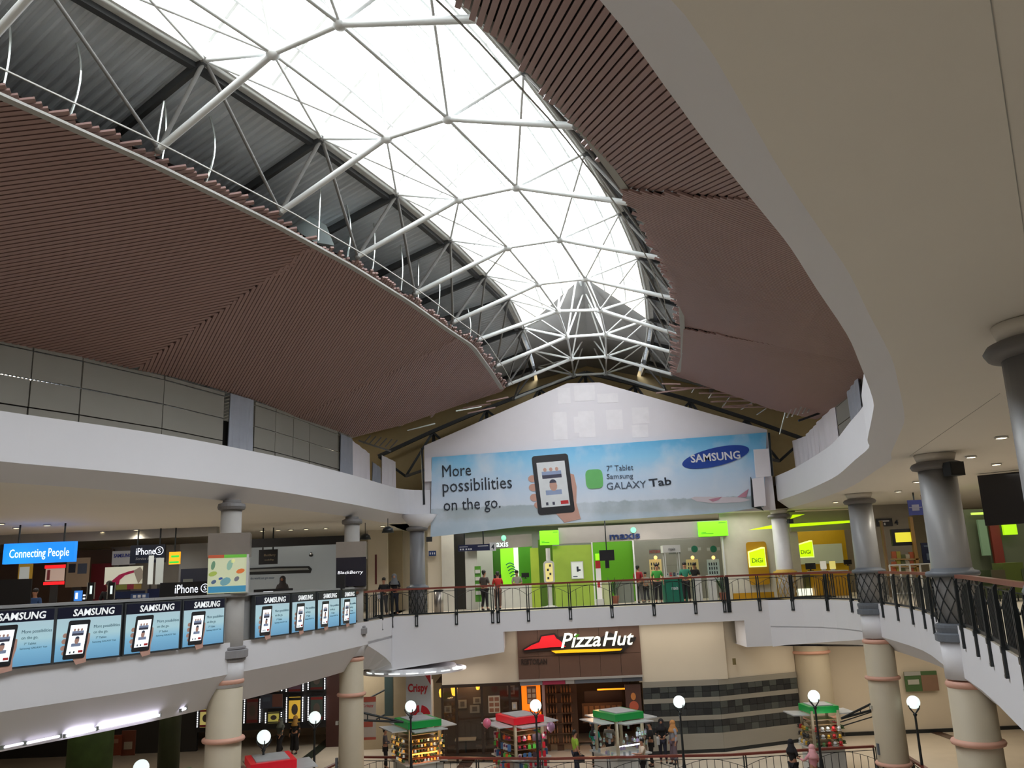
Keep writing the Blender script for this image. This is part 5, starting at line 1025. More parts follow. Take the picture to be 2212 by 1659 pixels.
for (a, m, lb) in (((1962, 1080, 1993, 1113), mat('blue_poster', sr(45, 55, 125), 0.5), 'hanging blue poster over the right gallery'), ((1993, 1068, 2022, 1128), mat('brown_poster', sr(105, 65, 50), 0.5), 'hanging brown food poster beside the blue one')):
    t, F, w, h = board(*a, 30.5, m, 'hanging_poster', lb, cat='poster', th=0.03); m_ = MB(); fbox(m_, F, 0.25*w, 0.3*h, 0.75*w, 0.7*h, 0, 0.01); fbox(m_, F, 0.05*w, 0.48*h, 0.95*w, 0.54*h, 0, 0.015); m_.build('print', mat('poster_mid', sr(130, 130, 150), 0.5), t)
    rods(t, F, w, h, (0.5,))
t, F, w, h = board(1893, 1120, 1928, 1137, 36.66, mat('dark_sign', (0.03, 0.03, 0.04), 0.4), 'direction_sign', 'dark direction sign beside the wall number 4 on the right', th=0.05); m_ = MB(); fbox(m_, F, 0.15*w, 0.6*h, 0.8*w, 0.75*h, 0, 0.01); fbox(m_, F, 0.45*w, 0.15*h, 0.55*w, 0.45*h, 0, 0.01); m_.build('print', wt, t)
F, w, h = fpx(1932, 1123, 1940, 1134, 36.68); text('4', F, 0, 0, w, h, 0.02, m_ink, t, name='number', bold=0.02)
to_floor(1890, 1990, 36.7, 0, 3.8, mat('greige_wall', (0.36, 0.33, 0.28), 0.6), 'wall_bridge_10')
# black bulkhead and cafe interior at far right
m_ = MB(); P = [Vector((13.5, 24.5, 2.3)), Vector((21, 17.5, 2.3)), Vector((21, 17.5, 3.75)), Vector((13.5, 24.5, 3.75))]; m_.prism(P, (0.5, 0.5, 0), 0.3); m_.build('bulkhead', m_blk, rt, label='black bulkhead')
def cafe_px(u0, v0, u1, v1, y, m, nm, lb=None, th=0.1): F, w, h = fpx(u0, v0, u1, v1, y); m_ = MB(); fbox(m_, F, 0, 0, w, h, -th, 0); return m_.build(nm, m, rt, label=lb)
cafe_px(2090, 1095, 2300, 1300, 29.5, mat('cafe_back', (0.10, 0.12, 0.07), 0.6), 'back_wall'); cafe_px(2145, 1110, 2166, 1250, 29.2, mat('cafe_red', sr(110, 40, 25), 0.5), 'red_pillar', 'red pillar'); cafe_px(2100, 1106, 2165, 1111, 29.2, lit('green_tube', (190, 220, 90), 0.9), 'light_strip')
cafe_px(2165, 1102, 2210, 1118, 29.1, mat('cafe_red2', sr(120, 45, 40), 0.5), 'red_fascia'); cafe_px(2167, 1119, 2196, 1155, 29.1, lit('cafe_lime', (165, 225, 20), 0.8), 'lime_screen', 'lit lime screen'); cafe_px(2118, 1122, 2135, 1200, 29.15, lit('cafe_pale', (95, 120, 90), 0.3), 'pale_panel')
cafe_px(2170, 1215, 2215, 1285, 27.5, mat('cafe_olive', sr(75, 90, 25), 0.5), 'counter', th=0.6)
pc0 = aty(2155, 1210, 28.4)
for i in range(12):
    p = Vector((pc0.x-1.5+0.95*(i % 4), 27.3+0.85*(i//4), 0))
    o = thing('cafe_chair', 'dark cafe chair in the dim right cafe, %s row, %s from the left' % (['front', 'middle', 'back'][i//4], ['first', 'second', 'third', 'fourth'][i % 4]), 'chair', p, 'cafe chairs in the dim right cafe'); m_ = MB(); m_.box(p+Vector((0, 0, 0.45)), (0.42, 0.42, 0.05)); m_.build('seat', mat('chair_dark', (0.06, 0.05, 0.03), 0.5), o); m_ = MB(); m_.box(p+Vector((0, 0.2, 0.75)), (0.42, 0.04, 0.5)); m_.build('backrest', mat('chair_olive', [(0.05, 0.07, 0.03), (0.12, 0.04, 0.03)][i % 2], 0.5) if i > 1 else mat('chair_b', (0.07, 0.06, 0.03), 0.5), o)
    for a_ in (-1, 1):
        for b_ in (-1, 1): piece('box', m_black, 'leg', o, None, c=p+Vector((0.18*a_, 0.18*b_, 0.22)), d=(0.03, 0.03, 0.44))
# white barrier in front of the shelves
a = aty(1925, 1250, 32.5).x; c = aty(2035, 1250, 32.5).x; t = thing('barrier', 'low white metal barrier standing before the shelves on the right', 'barrier', ((a+c)/2, 32.5, 0))
for z in (1.25, 0.2): piece('box', m_shopw, 'bar', t, (a, 32.5, z), (c, 32.5, z), 0.04, 0.05)
for i in range(6): piece('box', m_shopw, 'post', t, (a+(c-a)*i/5, 32.5, 0), (a+(c-a)*i/5, 32.5, 1.25), 0.05, 0.05)
# ================================================================ left gallery shops
to_floor(-120, 240, 36.4, 0, 3.2, mat('brown_shop_wall', (0.10, 0.06, 0.045), 0.6), 'wall_shops_1'); to_floor(195, 236, 35.8, 0, 2.6, mat('maroon_wall', (0.16, 0.01, 0.02), 0.5), 'wall_shops_2'); to_floor(236, 400, 36.6, 0, 3.3, mat('grey_shop_wall', (0.22, 0.21, 0.20), 0.6), 'wall_shops_3')
to_floor(385, 465, 36.2, 0, 3.3, mat('blue_grey_wall', (0.26, 0.27, 0.29), 0.6), 'wall_shops_4')
m_ = MB(); a = aty(-150, 1160, 33.8); c = aty(470, 1170, 33.8); m_.box(((a.x+c.x)/2, 33.8, 3.62), (c.x-a.x, 0.3, 0.36)); m_.build('trim_20', mat('bulkhead_grey', (0.34, 0.33, 0.31), 0.7), kind='structure')
m_ = MB()
for (u, v, w_) in ((200, 1160, 1.6), (330, 1161, 2.6)):
    p = atz(u, 1157, 3.78); m_.box(p, (w_, 1.2, 0.03))
m_.build('trim_21', mat('ceiling_slot_dark', (0.02, 0.02, 0.02), 0.8), kind='structure')
# big white advertising wall with the long dark handset picture
t, F, w, h = board(530, 1168, 760, 1290, 37.2, lit('adwall_bluewhite', (160, 168, 172), 0.18), 'advertising_wall', 'wide pale advertising wall with a long dark curved handset picture', cat='wall panel', th=0.1)
m_ = MB(); Q = [(530, 1228), (600, 1224), (668, 1223), (674, 1229), (671, 1238), (655, 1238), (600, 1240), (530, 1242)]; m_.prism([aty(u, v, 37.17) for u, v in Q], (0, -1, 0), 0.01); m_.build('handset_picture', mat('handset_black', (0.02, 0.025, 0.03), 0.4), t)
m_ = MB(); Q = [(530, 1231), (600, 1228), (665, 1227), (668, 1231), (600, 1233), (530, 1236)]; m_.prism([aty(u, v, 37.15) for u, v in Q], (0, -1, 0), 0.008); m_.build('handset_shine', mat('handset_shine', (0.4, 0.45, 0.48), 0.4), t)
F = slant(541, 1254, 592, 1252, 37.18)[0]; text('the world just got easier', F, 0, 0, 1.05, 0.14, 0.005, m_ink2, t); m_ = MB(); F, w, h = fpx(536, 1170, 700, 1177, 33.5); fbox(m_, F, -0.4, -0.05, w+1.2, h+0.15, -0.3, 0); m_.build('black_beam', m_blk, label='black track beam under the soffit before the advertising wall', cat='beam', origin=F.o)
p = aty(672, 1199, 37.12); m_ = MB(); m_.sphere(p, 0.1, 10, (1, 1, 0.8)); m_.box(p+Vector((0, 0.06, 0.08)), (0.06, 0.1, 0.06)); m_.build('security_camera', m_blk, label='small dark dome camera on the pale advertising wall', cat='camera', origin=p)
# pictures and panels of the left shops
def simple(u0, v0, u1, v1, y, m, name, label, cat, extra=()):
    t, F, w, h = board(u0, v0, u1, v1, y, m, name, label, cat=cat, th=0.05)
    zb5 = F.o.z-(0 if F.o.z > 0 else Z3)
    if 0.06 < zb5 < 2.5 and F.o.z > 0 and y < 36.0: m_ = MB(); fbox(m_, F, w*0.3, -F.o.z, w*0.7, 0, -0.06, -0.01); m_.build('stand', m_dark, t)
    for i, (x0, y0, x1, y1, mm, nm) in enumerate(extra): m_ = MB(); fbox(m_, F, x0*w, y0*h, x1*w, y1*h, 0, 0.012+0.004*i); m_.build(nm, mm, t)
    return t, F, w, h
redl = lit('red_tube', (235, 30, 35), 1.3)
simple(98, 1228, 138, 1255, 32.5, lit('kiosk_poster', (190, 165, 150), 0.4), 'lit_cabinet', 'small cabinet between two glowing red tubes on the far left', 'cabinet', ((-0.06, 1.02, 1.06, 1.28, redl, 'red_tube'), (-0.06, -0.3, 1.06, -0.05, redl, 'red_tube'), (0.1, 0.1, 0.25, 0.9, mat('mark_red', (0.3, 0.05, 0.06), 0.5), 'print')))
simple(38, 1218, 68, 1283, 35, lit('yellow_poster', (190, 150, 60), 0.25), 'poster', 'tall yellow poster under the blue hanging sign', 'poster', ((0.1, 0.5, 0.8, 0.9, mat('poster_white', (0.5, 0.45, 0.35), 0.5), 'print'),))
simple(143, 1205, 192, 1268, 34.5, lit('tan_poster', (125, 108, 88), 0.2), 'poster', 'large brownish poster with a dark tilted square', 'poster', ((0.1, 0.5, 0.4, 0.8, m_ink, 'print'), (0.5, 0.45, 0.9, 0.8, m_ink2, 'print')))
simple(242, 1190, 292, 1220, 35.2, lit('pale_sign', (150, 150, 150), 0.25), 'shop_sign', 'pale sign with blue lettering half behind the black hanging sign', 'sign', ())
t = bpy.data.objects['shop_sign.001'] if 'shop_sign.001' in bpy.data.objects else None
F, w, h = fpx(246, 1196, 284, 1204, 35.1); 
if t: text('SAMSUNG', F, 0, 0, w, h, 0.01, mat('letter_blue', sr(40, 55, 150), 0.5), t, bold=0.03)
t, F, w, h = simple(226, 1224, 307, 1262, 33.0, lit('pale_lit_poster', (205, 205, 185), 0.4), 'lit_poster', 'lit pale poster with a pink sweep and a hand, left of the lower black sign', 'poster', ((0.3, -0.3, 0.62, -0.02, mat('olive_print', (0.2, 0.22, 0.04), 0.5), 'base_strip'), (0.62, -0.3, 0.8, -0.02, mat('maroon_print', (0.25, 0.02, 0.04), 0.5), 'base_strip'), (0.8, -0.3, 1.0, -0.02, mat('ochre_print', (0.3, 0.2, 0.04), 0.5), 'base_strip')))
m_ = MB(); m_.prism([F.p(w*x, h*y, 0.02) for x, y in ((0.0, -0.02), (0.2, 0.2), (0.4, 0.55), (0.65, 0.72), (0.85, 0.8), (0.8, 0.65), (0.55, 0.5), (0.42, 0.25), (0.4, 0.0))], F.n, 0.01); m_.build('pink_sweep', mat('sweep_pink', sr(185, 30, 85), 0.5), t); m_ = MB(); m_.prism([F.p(w*x, h*y, 0.035) for x, y in ((0.78, 0.75), (0.95, 0.95), (1.03, 0.7), (1.02, 0.3), (0.92, 0.0), (0.86, 0.3))], F.n, 0.01); m_.build('hand_picture', mat('hand_pale', sr(175, 165, 150), 0.5), t)
simple(-40, 1252, 66, 1306, 24.5, m_blk, 'counter_screen', 'plain black counter panel at the far left above the lit boxes', 'panel', ())
simple(320, 1200, 330, 1262, 31, lit('white_slim', (205, 210, 205), 0.5), 'lit_sign', 'slim white lit panel under the orange sign, left one', 'panel', ()); simple(336, 1205, 352, 1262, 31.5, lit('white_slim2', (190, 195, 190), 0.35), 'lit_sign', 'wider white lit panel under the orange sign, right one', 'panel', ())
simple(390, 1228, 450, 1262, 33.0, mat('dark_wedge_panel', (0.03, 0.035, 0.06), 0.4), 'display_case', 'dark blue slanting display panel left of the poster column', 'display', ((0.1, 0.05, 0.45, 0.35, m_shopg, 'print'),))
for i, (u0, u1) in enumerate(((189, 204), (233, 248))):
    t, F, w, h = simple(u0, 1258, u1, 1294, 24, m_blk, 'phone_tower', 'tall black phone display tower with a glowing emblem, '+['left one', 'right one'][i], 'display', ((0.35, 0.3, 0.65, 0.8, lit('tower_white', (220, 235, 235), 0.9 if i == 0 else 0.4), 'lit_strip'), (-0.06, 0, 0.0, 1, m_shopw, 'edge'), (1.0, 0, 1.06, 1, m_shopw, 'edge')))
simple(160, 1276, 176, 1298, 24.3, lit('blue_glow_box', (60, 130, 220), 0.8), 'phone_tower', 'short display box glowing blue', 'display', ((0.2, 0.2, 0.5, 0.8, w_lit, 'print'),)); simple(178, 1281, 186, 1298, 24.3, m_blk, 'phone_tower', 'small black display box with white spots', 'display', ((0.2, 0.2, 0.8, 0.4, w_lit, 'print'), (0.2, 0.6, 0.8, 0.8, w_lit, 'print')))
simple(282, 1282, 320, 1294, 23.6, mat('steel_blue_block', sr(65, 90, 140), 0.4), 'display_block', 'low steel blue block with three pale marks behind the lit boxes', 'display', tuple((0.15+0.27*k, 0.25, 0.32+0.27*k, 0.75, wt, 'print') for k in range(3))); simple(318, 1272, 344, 1292, 25, mat('navy_block', sr(25, 38, 85), 0.4), 'display_block', 'navy panel between the blue block and the low black sign', 'display', ()); simple(248, 1277, 312, 1292, 25.5, mat('navy_block2', sr(28, 42, 80), 0.4), 'display_block', 'wide navy counter front with faint lettering', 'display', ())
simple(548, 1272, 632, 1282, 31.0, m_blk, 'shop_sign', 'low black letter sign behind the lit boxes right of the poster column', 'sign', ((0.25, 0.1, 0.5, 0.5, w_lit, 'print'), (0.58, 0.1, 0.78, 0.4, w_lit, 'print')))
simple(726, 1240, 745, 1272, 29.0, m_blk, 'counter_screen', 'small black panel left of the dark lettered column casing', 'panel', ())
# ================================================================ lower floor: walls, restaurant front
YL = 38.0
def lowbox(u0, u1, v0, v1, y, m, name, th=0.15, parent=None, label=None): 
    F, w, h = fpx(u0, v0, u1, v1, y); m_ = MB(); fbox(m_, F, 0, 0, w, h, -th, 0); return m_.build(name, m, parent, label=label, kind=None if parent else 'structure'), F, w, h
def lowwall(xa_, xb2, z0, z1, y, m, name, th=0.2):
    m_ = MB(); m_.box(((xa_+xb2)/2, y+th/2, (z0+z1)/2), (xb2-xa_, th, z1-z0)); return m_.build(name, m, kind='structure')
X = lambda u, v=1480, y=YL: aty(u, v, y).x
Zv = lambda v, u=1250, y=YL: aty(u, v, y).z
zt = Zv(1480, 1030)      # head of the restaurant windows
lowwall(X(955), X(1122), zt, -0.6, YL, m_cream, 'wall_lower_1'); lowwall(X(1382), X(1574), Zv(1470, 1480), -0.6, YL, m_cream, 'wall_lower_2')
# brown sign board
m_tim = mat('brown_sign_board', sr(105, 78, 66), 0.5); rs = thing('restaurant', 'brown boarded restaurant front with red hat sign and white lettering', 'shop front', (X(1250), YL, Z3))
nb = 6
for i in range(nb):
    a = X(1121)+(X(1389)-X(1121))*i/nb; c = X(1121)+(X(1389)-X(1121))*(i+1)/nb
    for z0, z1 in ((Zv(1414), -0.7), (Zv(1463), Zv(1414)-0.01)):
        m_ = MB(); m_.box(((a+c)/2, YL-0.05, (z0+z1)/2), (c-a-0.012, 0.08, z1-z0-0.005)); m_.build('panel', m_tim, rs)
pt = lambda L_, y: [aty(u, v, y) for u, v in L_]
m_ = MB(); m_.prism(pt([(1129, 1402), (1145, 1392), (1163, 1384), (1168, 1372), (1198, 1367), (1207, 1376), (1230, 1372), (1245, 1380), (1300, 1376), (1318, 1366), (1340, 1377), (1374, 1376), (1371, 1384), (1350, 1404), (1345, 1410), (1200, 1413), (1190, 1404), (1133, 1409)], YL-0.12), (0, -1, 0), 0.06); m_.build('sign_outline', mat('sign_black_edge', (0.02, 0.015, 0.015), 0.5), rs, label='black sign outline')
m_ = MB(); m_.prism(pt([(1132, 1404), (1148, 1394), (1165, 1387), (1170, 1375), (1197, 1371), (1202, 1379), (1210, 1384), (1222, 1397), (1190, 1398), (1160, 1401)], YL-0.20), (0, -1, 0), 0.05); m_.build('red_roof_mark', lit('sign_red', (205, 25, 35), 0.75), rs, label='red lit hat shape')
m_ = MB(); m_.prism(pt([(1191, 1406), (1230, 1403), (1300, 1402), (1344, 1401), (1340, 1405), (1290, 1408), (1200, 1411)], YL-0.20), (0, -1, 0), 0.05); m_.build('yellow_swash', lit('sign_yellow', (245, 180, 20), 0.8), rs, label='yellow lit swash')
F, w = slant(1212, 1400, 1298, 1396, YL-0.22); text('Pizza', F, 0, 0, w, 0.62, 0.04, lit('sign_cream', (245, 248, 230), 1.0), rs, bold=0.012, shear=0.3)
F, w = slant(1302, 1396, 1370, 1393, YL-0.22); text('Hut', F, 0, 0, w, 0.60, 0.04, lit('sign_cream', (245, 248, 230), 1.0), rs, bold=0.012, shear=0.3)
m_ = MB(); m_.prism(pt([(1240, 1376), (1245, 1370), (1252, 1370), (1246, 1377)], YL-0.22), (0, -1, 0), 0.05); m_.build('leaf_mark', mat('leaf_green', (0.02, 0.3, 0.08), 0.5), rs)
F, w = slant(1126, 1436, 1182, 1435, YL-0.1); text('RESTORAN', F, 0, 0, w, 0.24, 0.02, mat('brown_black_letters', (0.035, 0.02, 0.015), 0.5), rs, bold=0.03)
# ledge with small banners
zb = Zv(1463)
m_ = MB(); m_.box(((X(1121)+X(1389))/2, YL-0.1, zb-0.03), (X(1389)-X(1121), 0.25, 0.08)); m_.build('ledge', m_fas, rs)
for (u0, u1, m) in ((1123, 1172, mat('strip_grey', (0.25, 0.24, 0.26), 0.5)), (1172, 1221, mat('strip_pink', sr(175, 50, 85), 0.5)), (1221, 1241, mat('strip_pale', (0.5, 0.48, 0.46), 0.5)), (1241, 1344, mat('strip_blue', (0.16, 0.17, 0.2), 0.5)), (1344, 1388, mat('strip_dark', (0.1, 0.11, 0.14), 0.5))):
    m_ = MB(); m_.box(((X(u0)+X(u1))/2, YL-0.14, zb-0.15), (X(u1)-X(u0)-0.02, 0.03, 0.17)); m_.build('strip_banner', m, rs)
# interior box
m_int = mat('restaurant_brown', (0.07, 0.035, 0.02), 0.5); hi = zt
lowwall(X(935), X(1392), Z3, -1.7, 43.5, m_int, 'wall_lower_3')
lowwall(X(935)-0.2, X(955)-0.4, Z3, hi+0.3, YL, m_cream, 'wall_lower_4')
m_ = MB(); m_.add([v3((X(940), YL), hi+0.15), v3((X(1395), YL), hi+0.15), v3((X(1395), 43.5), hi+0.15), v3((X(940), 43.5), hi+0.15)], [(0, 1, 2, 3)]); m_.build('ceiling_restaurant', m_int, kind='structure')
wdark = thing('restaurant_window', 'dark timber framed restaurant window left of the entrance', 'window', (X(1030), YL, Z3))
m_ = MB(); a = X(955); c = X(1122); m_.add([Vector((a, YL-0.02, Z3+0.5)), Vector((c, YL-0.02, Z3+0.5)), Vector((c, YL-0.02, hi)), Vector((a, YL-0.02, hi))], [(0, 1, 2, 3)]); m_.build('pane', m_shopglass, wdark)
for u in (955, 985, 1040, 1100, 1122): piece('box', mat('dark_timber', (0.03, 0.018, 0.012), 0.4), 'mullion', wdark, (X(u), YL, Z3), (X(u), YL, hi), 0.08, 0.1)
piece('box', MATS['dark_timber'], 'sill', wdark, (a, YL, Z3+0.25), (c, YL, Z3+0.25), 0.5, 0.14); piece('box', MATS['dark_timber'], 'head', wdark, (a, YL, hi), (c, YL, hi), 0.12, 0.12)
for i, (u, v, s_) in enumerate(((981, 1487, 1.0), (953, 1495, 0.7), (1032, 1479, 0.7))):
    p = aty(u, v, YL+1.2); t = thing('pendant_lamp', 'glowing amber pendant lamp in the restaurant window, '+['largest middle one', 'left one', 'right one'][i], 'lamp', p, 'amber pendant lamps in the window'); m_ = MB(); m_.lathe(p, [(0.02, -0.32*s_), (0.10*s_, -0.28*s_), (0.15*s_, 0.0), (0.11*s_, 0.16*s_), (0.03, 0.2*s_)], 12); m_.build('shade', lit('amber_glow', (255, 185, 60), 1.6), t, smooth=True); piece('tube', m_black, 'cord', t, p, Vector((p.x, p.y, hi+0.14)), 0.02, 0.02)
for i, (u0, v0, u1, v1) in enumerate(((1055, 1503, 1080, 1540), (1015, 1523, 1036, 1540), (1022, 1506, 1040, 1520), (990, 1512, 1008, 1530), (1095, 1480, 1112, 1500), (960, 1525, 975, 1540), (1106, 1517, 1117, 1533))):
    t, F, w, h = simple(u0, v0, u1, v1, YL+(0.2 if i in (0, 6) else 1.56), lit('menu_pale', (170, 150, 130), 0.25) if i in (0, 6) else mat('photo_grey', (0.2, 0.19, 0.18), 0.5), 'menu_poster' if i in (0, 6) else 'wall_picture', ['large menu poster with six food photos in the window', 'pale picture low on the restaurant wall', 'small picture above the pale one on the restaurant wall', 'picture near the amber lamp on the restaurant wall', 'round edged picture near the entrance', 'lowest left picture in the window', 'small white notice beside the orange panel'][i], 'poster' if i in (0, 6) else 'picture', tuple((0.08+0.47*(k % 2), 0.06+0.32*(k//2), 0.45+0.47*(k % 2), 0.28+0.32*(k//2), mat('food_print', (0.3, 0.1, 0.05), 0.5), 'food_photo') for k in range(6)) if i == 0 else ((0.25, 0.2, 0.75, 0.8, mat('photo_dark', (0.06, 0.05, 0.05), 0.5) if i != 6 else wt, 'photo'),))
# orange entrance panel, menu board, shelves, bar
t, F, w, h = simple(1127, 1475, 1168, 1545, YL-0.05, lit('orange_panel', (250, 125, 15), 0.75), 'menu_sign', 'glowing orange panel with a food menu at the restaurant entrance', 'panel', ((0.28, 0.35, 0.78, 0.9, mat('menu_brown', (0.2, 0.08, 0.04), 0.5), 'menu'),)+tuple((0.32+0.24*(k % 2), 0.38+0.16*(k//2), 0.5+0.24*(k % 2), 0.5+0.16*(k//2), mat('food_print2', (0.45, 0.3, 0.2), 0.5), 'food_photo') for k in range(6)))
piece('box', mat('pink_post', (0.35, 0.2, 0.18), 0.5), 'post', rs, (X(1173), YL-0.05, Z3), (X(1173), YL-0.05, hi), 0.12, 0.12)
warm = lit('warm_amber', (230, 130, 50), 0.7)
sh = thing('bottle_shelf', 'tall dark shelf unit with warm lit bottles in the restaurant entrance', 'shelf', (X(1210), YL+1.5, Z3))
mw_ = mat('shelf_brown', (0.10, 0.045, 0.02), 0.5)
for k in range(7): piece('box', mw_, 'shelf_board', sh, (X(1180), YL+1.6, Z3+0.3+0.42*k), (X(1240), YL+1.6, Z3+0.3+0.42*k), 0.3, 0.04)
for u in (1178, 1208, 1242): piece('box', mw_, 'upright', sh, (X(u), YL+1.6, Z3), (X(u), YL+1.6, Z3+3.1), 0.1, 0.3)
bt = None
rnd = random.Random(3)
for k in range(6):
    for j in range(8):
        p = Vector((X(1183)+0.13*j+(0.12 if j > 3 else 0), YL+1.55, Z3+0.325+0.42*k))
        if bt is None:
            bt = thing('bottle', '', 'bottle', p, 'bottles on the restaurant shelves'); m_ = MB(); m_.lathe(p, [(0.035, 0), (0.035, 0.16), (0.012, 0.22), (0.012, 0.28)], 8); m_.build('glass', mat('bottle_amber', (0.25, 0.1, 0.04), 0.2, emit=0.1), bt); o = bt
        else: o = copy_tree(bt, loc=p)
        o['label'] = 'small amber bottle on the dark restaurant shelves'
m_ = MB(); F, w, h = fpx(1290, 1487, 1352, 1490, YL+2); fbox(m_, F, 0, 0, w, h, 0, 0.06); m_.build('amber_tube', lit('amber_tube_glow', (255, 150, 30), 1.5), label='long amber light tube over the restaurant bar', cat='light', origin=F.o)
lowbox(1262, 1345, 1492, 1520, YL+2.6, mat('bar_canopy_dark', (0.03, 0.015, 0.012), 0.5), 'bar_canopy', parent=rs)
t, F, w, h = simple(1258, 1518, 1345, 1560, YL+2.2, mat('bar_front', (0.12, 0.06, 0.03), 0.5), 'bar_counter', 'brown panelled bar counter inside the restaurant', 'counter', tuple((0.04+0.14*k, 0.1, 0.14+0.14*k, 0.85, mat('bar_slat', (0.3, 0.14, 0.06), 0.5), 'panel') for k in range(7)))
t, F, w, h = simple(1352, 1478, 1386, 1560, YL-0.04, mat('dark_poster_brown', (0.09, 0.04, 0.03), 0.5), 'food_poster', 'tall brown poster with a tomato dish at the right of the entrance', 'poster', ())
m_ = MB(); m_.prism([F.p(w*(0.5+0.3*math.cos(2*PI*k/14)), h*(0.42+0.14*math.sin(2*PI*k/14)), 0.01) for k in range(14)], F.n, 0.01); m_.build('dish_picture', mat('dish_red', (0.5, 0.1, 0.05), 0.5), t)
m_ = MB(); m_.prism([F.p(w*(0.5+0.16*math.cos(2*PI*k/14)), h*(0.68+0.1*math.sin(2*PI*k/14)), 0.01) for k in range(14)], F.n, 0.01); m_.build('dish_picture', mat('dish_orange', (0.6, 0.22, 0.06), 0.5), t)
d = bpy.data.lights.new('restaurant_glow', 'POINT'); d.energy = 60; d.color = (1, 0.55, 0.25); d.shadow_soft_size = 0.3; o = bpy.data.objects.new('restaurant_glow', d); o.location = (X(1290), YL+1.6, Z3+3); COL.objects.link(o)
d = bpy.data.lights.new('window_glow', 'POINT'); d.energy = 35; d.color = (1, 0.6, 0.3); d.shadow_soft_size = 0.3; o = bpy.data.objects.new('window_glow', d); o.location = (X(1010), YL+0.9, Z3+3); COL.objects.link(o)
lowwall(X(950), X(1118), Z3, hi+0.15, YL+1.62, mat('partition_brown', (0.05, 0.028, 0.018), 0.5), 'wall_lower_10', 0.1)
# dining tables in the window
for i, u in enumerate((1000, 1085)):
    p = Vector((X(u), YL+0.9, Z3)); t = thing('dining_table', 'small pale topped table in the restaurant window, '+['left one', 'right one'][i], 'table', p, 'tables in the restaurant window'); m_ = MB(); m_.box(p+Vector((0, 0, 0.75)), (0.9, 0.7, 0.04)); m_.build('tabletop', mat('table_pale', (0.35, 0.28, 0.2), 0.4), t); m_ = MB(); m_.tube(p, p+Vector((0, 0, 0.74)), 0.04, 8); m_.build('pedestal', m_black, t)
    for s_ in (-1, 1):
        q = p+Vector((0.65*s_, 0, 0)); o = thing('dining_chair', 'dark chair at the restaurant window table, %s' % (['left of the left table', 'right of the left table', 'left of the right table', 'right of the right table'][2*i+(s_ > 0)]), 'chair', q, 'dark dining chairs'); m_ = MB(); m_.box(q+Vector((0, 0, 0.45)), (0.4, 0.4, 0.05)); m_.build('seat', m_int, o); m_ = MB(); m_.box(q+Vector((0.18*s_, 0, 0.72)), (0.04, 0.4, 0.5)); m_.build('backrest', m_int, o)
        for a_ in (-1, 1):
            for b_ in (-1, 1): piece('box', m_int, 'leg', o, None, c=q+Vector((0.17*a_, 0.17*b_, 0.22)), d=(0.035, 0.035, 0.43))
# dark stone tiled wall with pale strips
zA = [Zv(v, 1480) for v in (1470, 1482, 1507, 1517, 1546, 1556, 1585, 1599)]
tw = thing('wall_tiled', 'dark stone tiled wall with pale horizontal strips', 'wall', (X(1480), YL, Z3)); tw['kind'] = 'structure'; del tw['category']; del tw['label']
x0, x1 = X(1391, 1530), X(1556, 1530); x2, y2 = 12.2, 39.4
tiles = [mat('stone_tile_%d' % i, c, 0.3, noise=0.3, scale=6) for i, c in enumerate([(0.030, 0.034, 0.036), (0.045, 0.05, 0.052), (0.022, 0.024, 0.027), (0.075, 0.085, 0.08), (0.035, 0.038, 0.04)])]
m_pale = mat('pale_stone_strip', (0.30, 0.28, 0.24), 0.4); m_back_stone = mat('tile_grout', (0.05, 0.05, 0.05), 0.8)
rnd = random.Random(8)
zb_ = Z3
segs = [((x0, YL-0.05), (x1, YL-0.05)), ((x1, YL-0.05), (x2, y2))]
strips = [(zA[0], zA[1]), (zA[2], zA[3]), (zA[4], zA[5]), (zA[6], Z3+0.14)]
for p_, q_ in segs:
    p = Vector((*p_, 0)); q = Vector((*q_, 0)); x = (q-p).normalized(); L_ = (q-p).length; nn = Vector((x.y, -x.x, 0)); F = Fr(p, x)
    m_ = MB(); fbox(m_, F, 0, Z3, L_, zA[0], -0.12, -0.02); m_.build('backing', m_back_stone, tw)
    for zt_, zb2 in strips: c = F.p(L_/2, (zt_+zb2)/2, 0.0); piece('box', m_pale, 'pale_strip', tw, None, c=c, d=(L_, zt_-zb2, 0.05), ax=(F.r, F.u, F.n))
    for zt_, zb2 in ((zA[1], zA[2]), (zA[3], zA[4]), (zA[5], zA[6])):
        for r_ in range(2):
            h_ = (zt_-zb2)/2; n_ = max(1, round(L_/0.38))
            for k in range(n_):
                w_ = L_/n_; piece('box', rnd.choice(tiles), 'tile', tw, None, c=F.p(w_*(k+0.5), zb2+h_*(r_+0.5), -0.01+rnd.uniform(0, 0.008)), d=(w_-0.012, h_-0.012, 0.04), ax=(F.r, F.u, F.n))
    c = F.p(L_/2, Z3+0.06, 0.01); piece('box', m_black, 'skirting', tw, None, c=c, d=(L_, 0.14, 0.05), ax=(F.r, F.u, F.n))
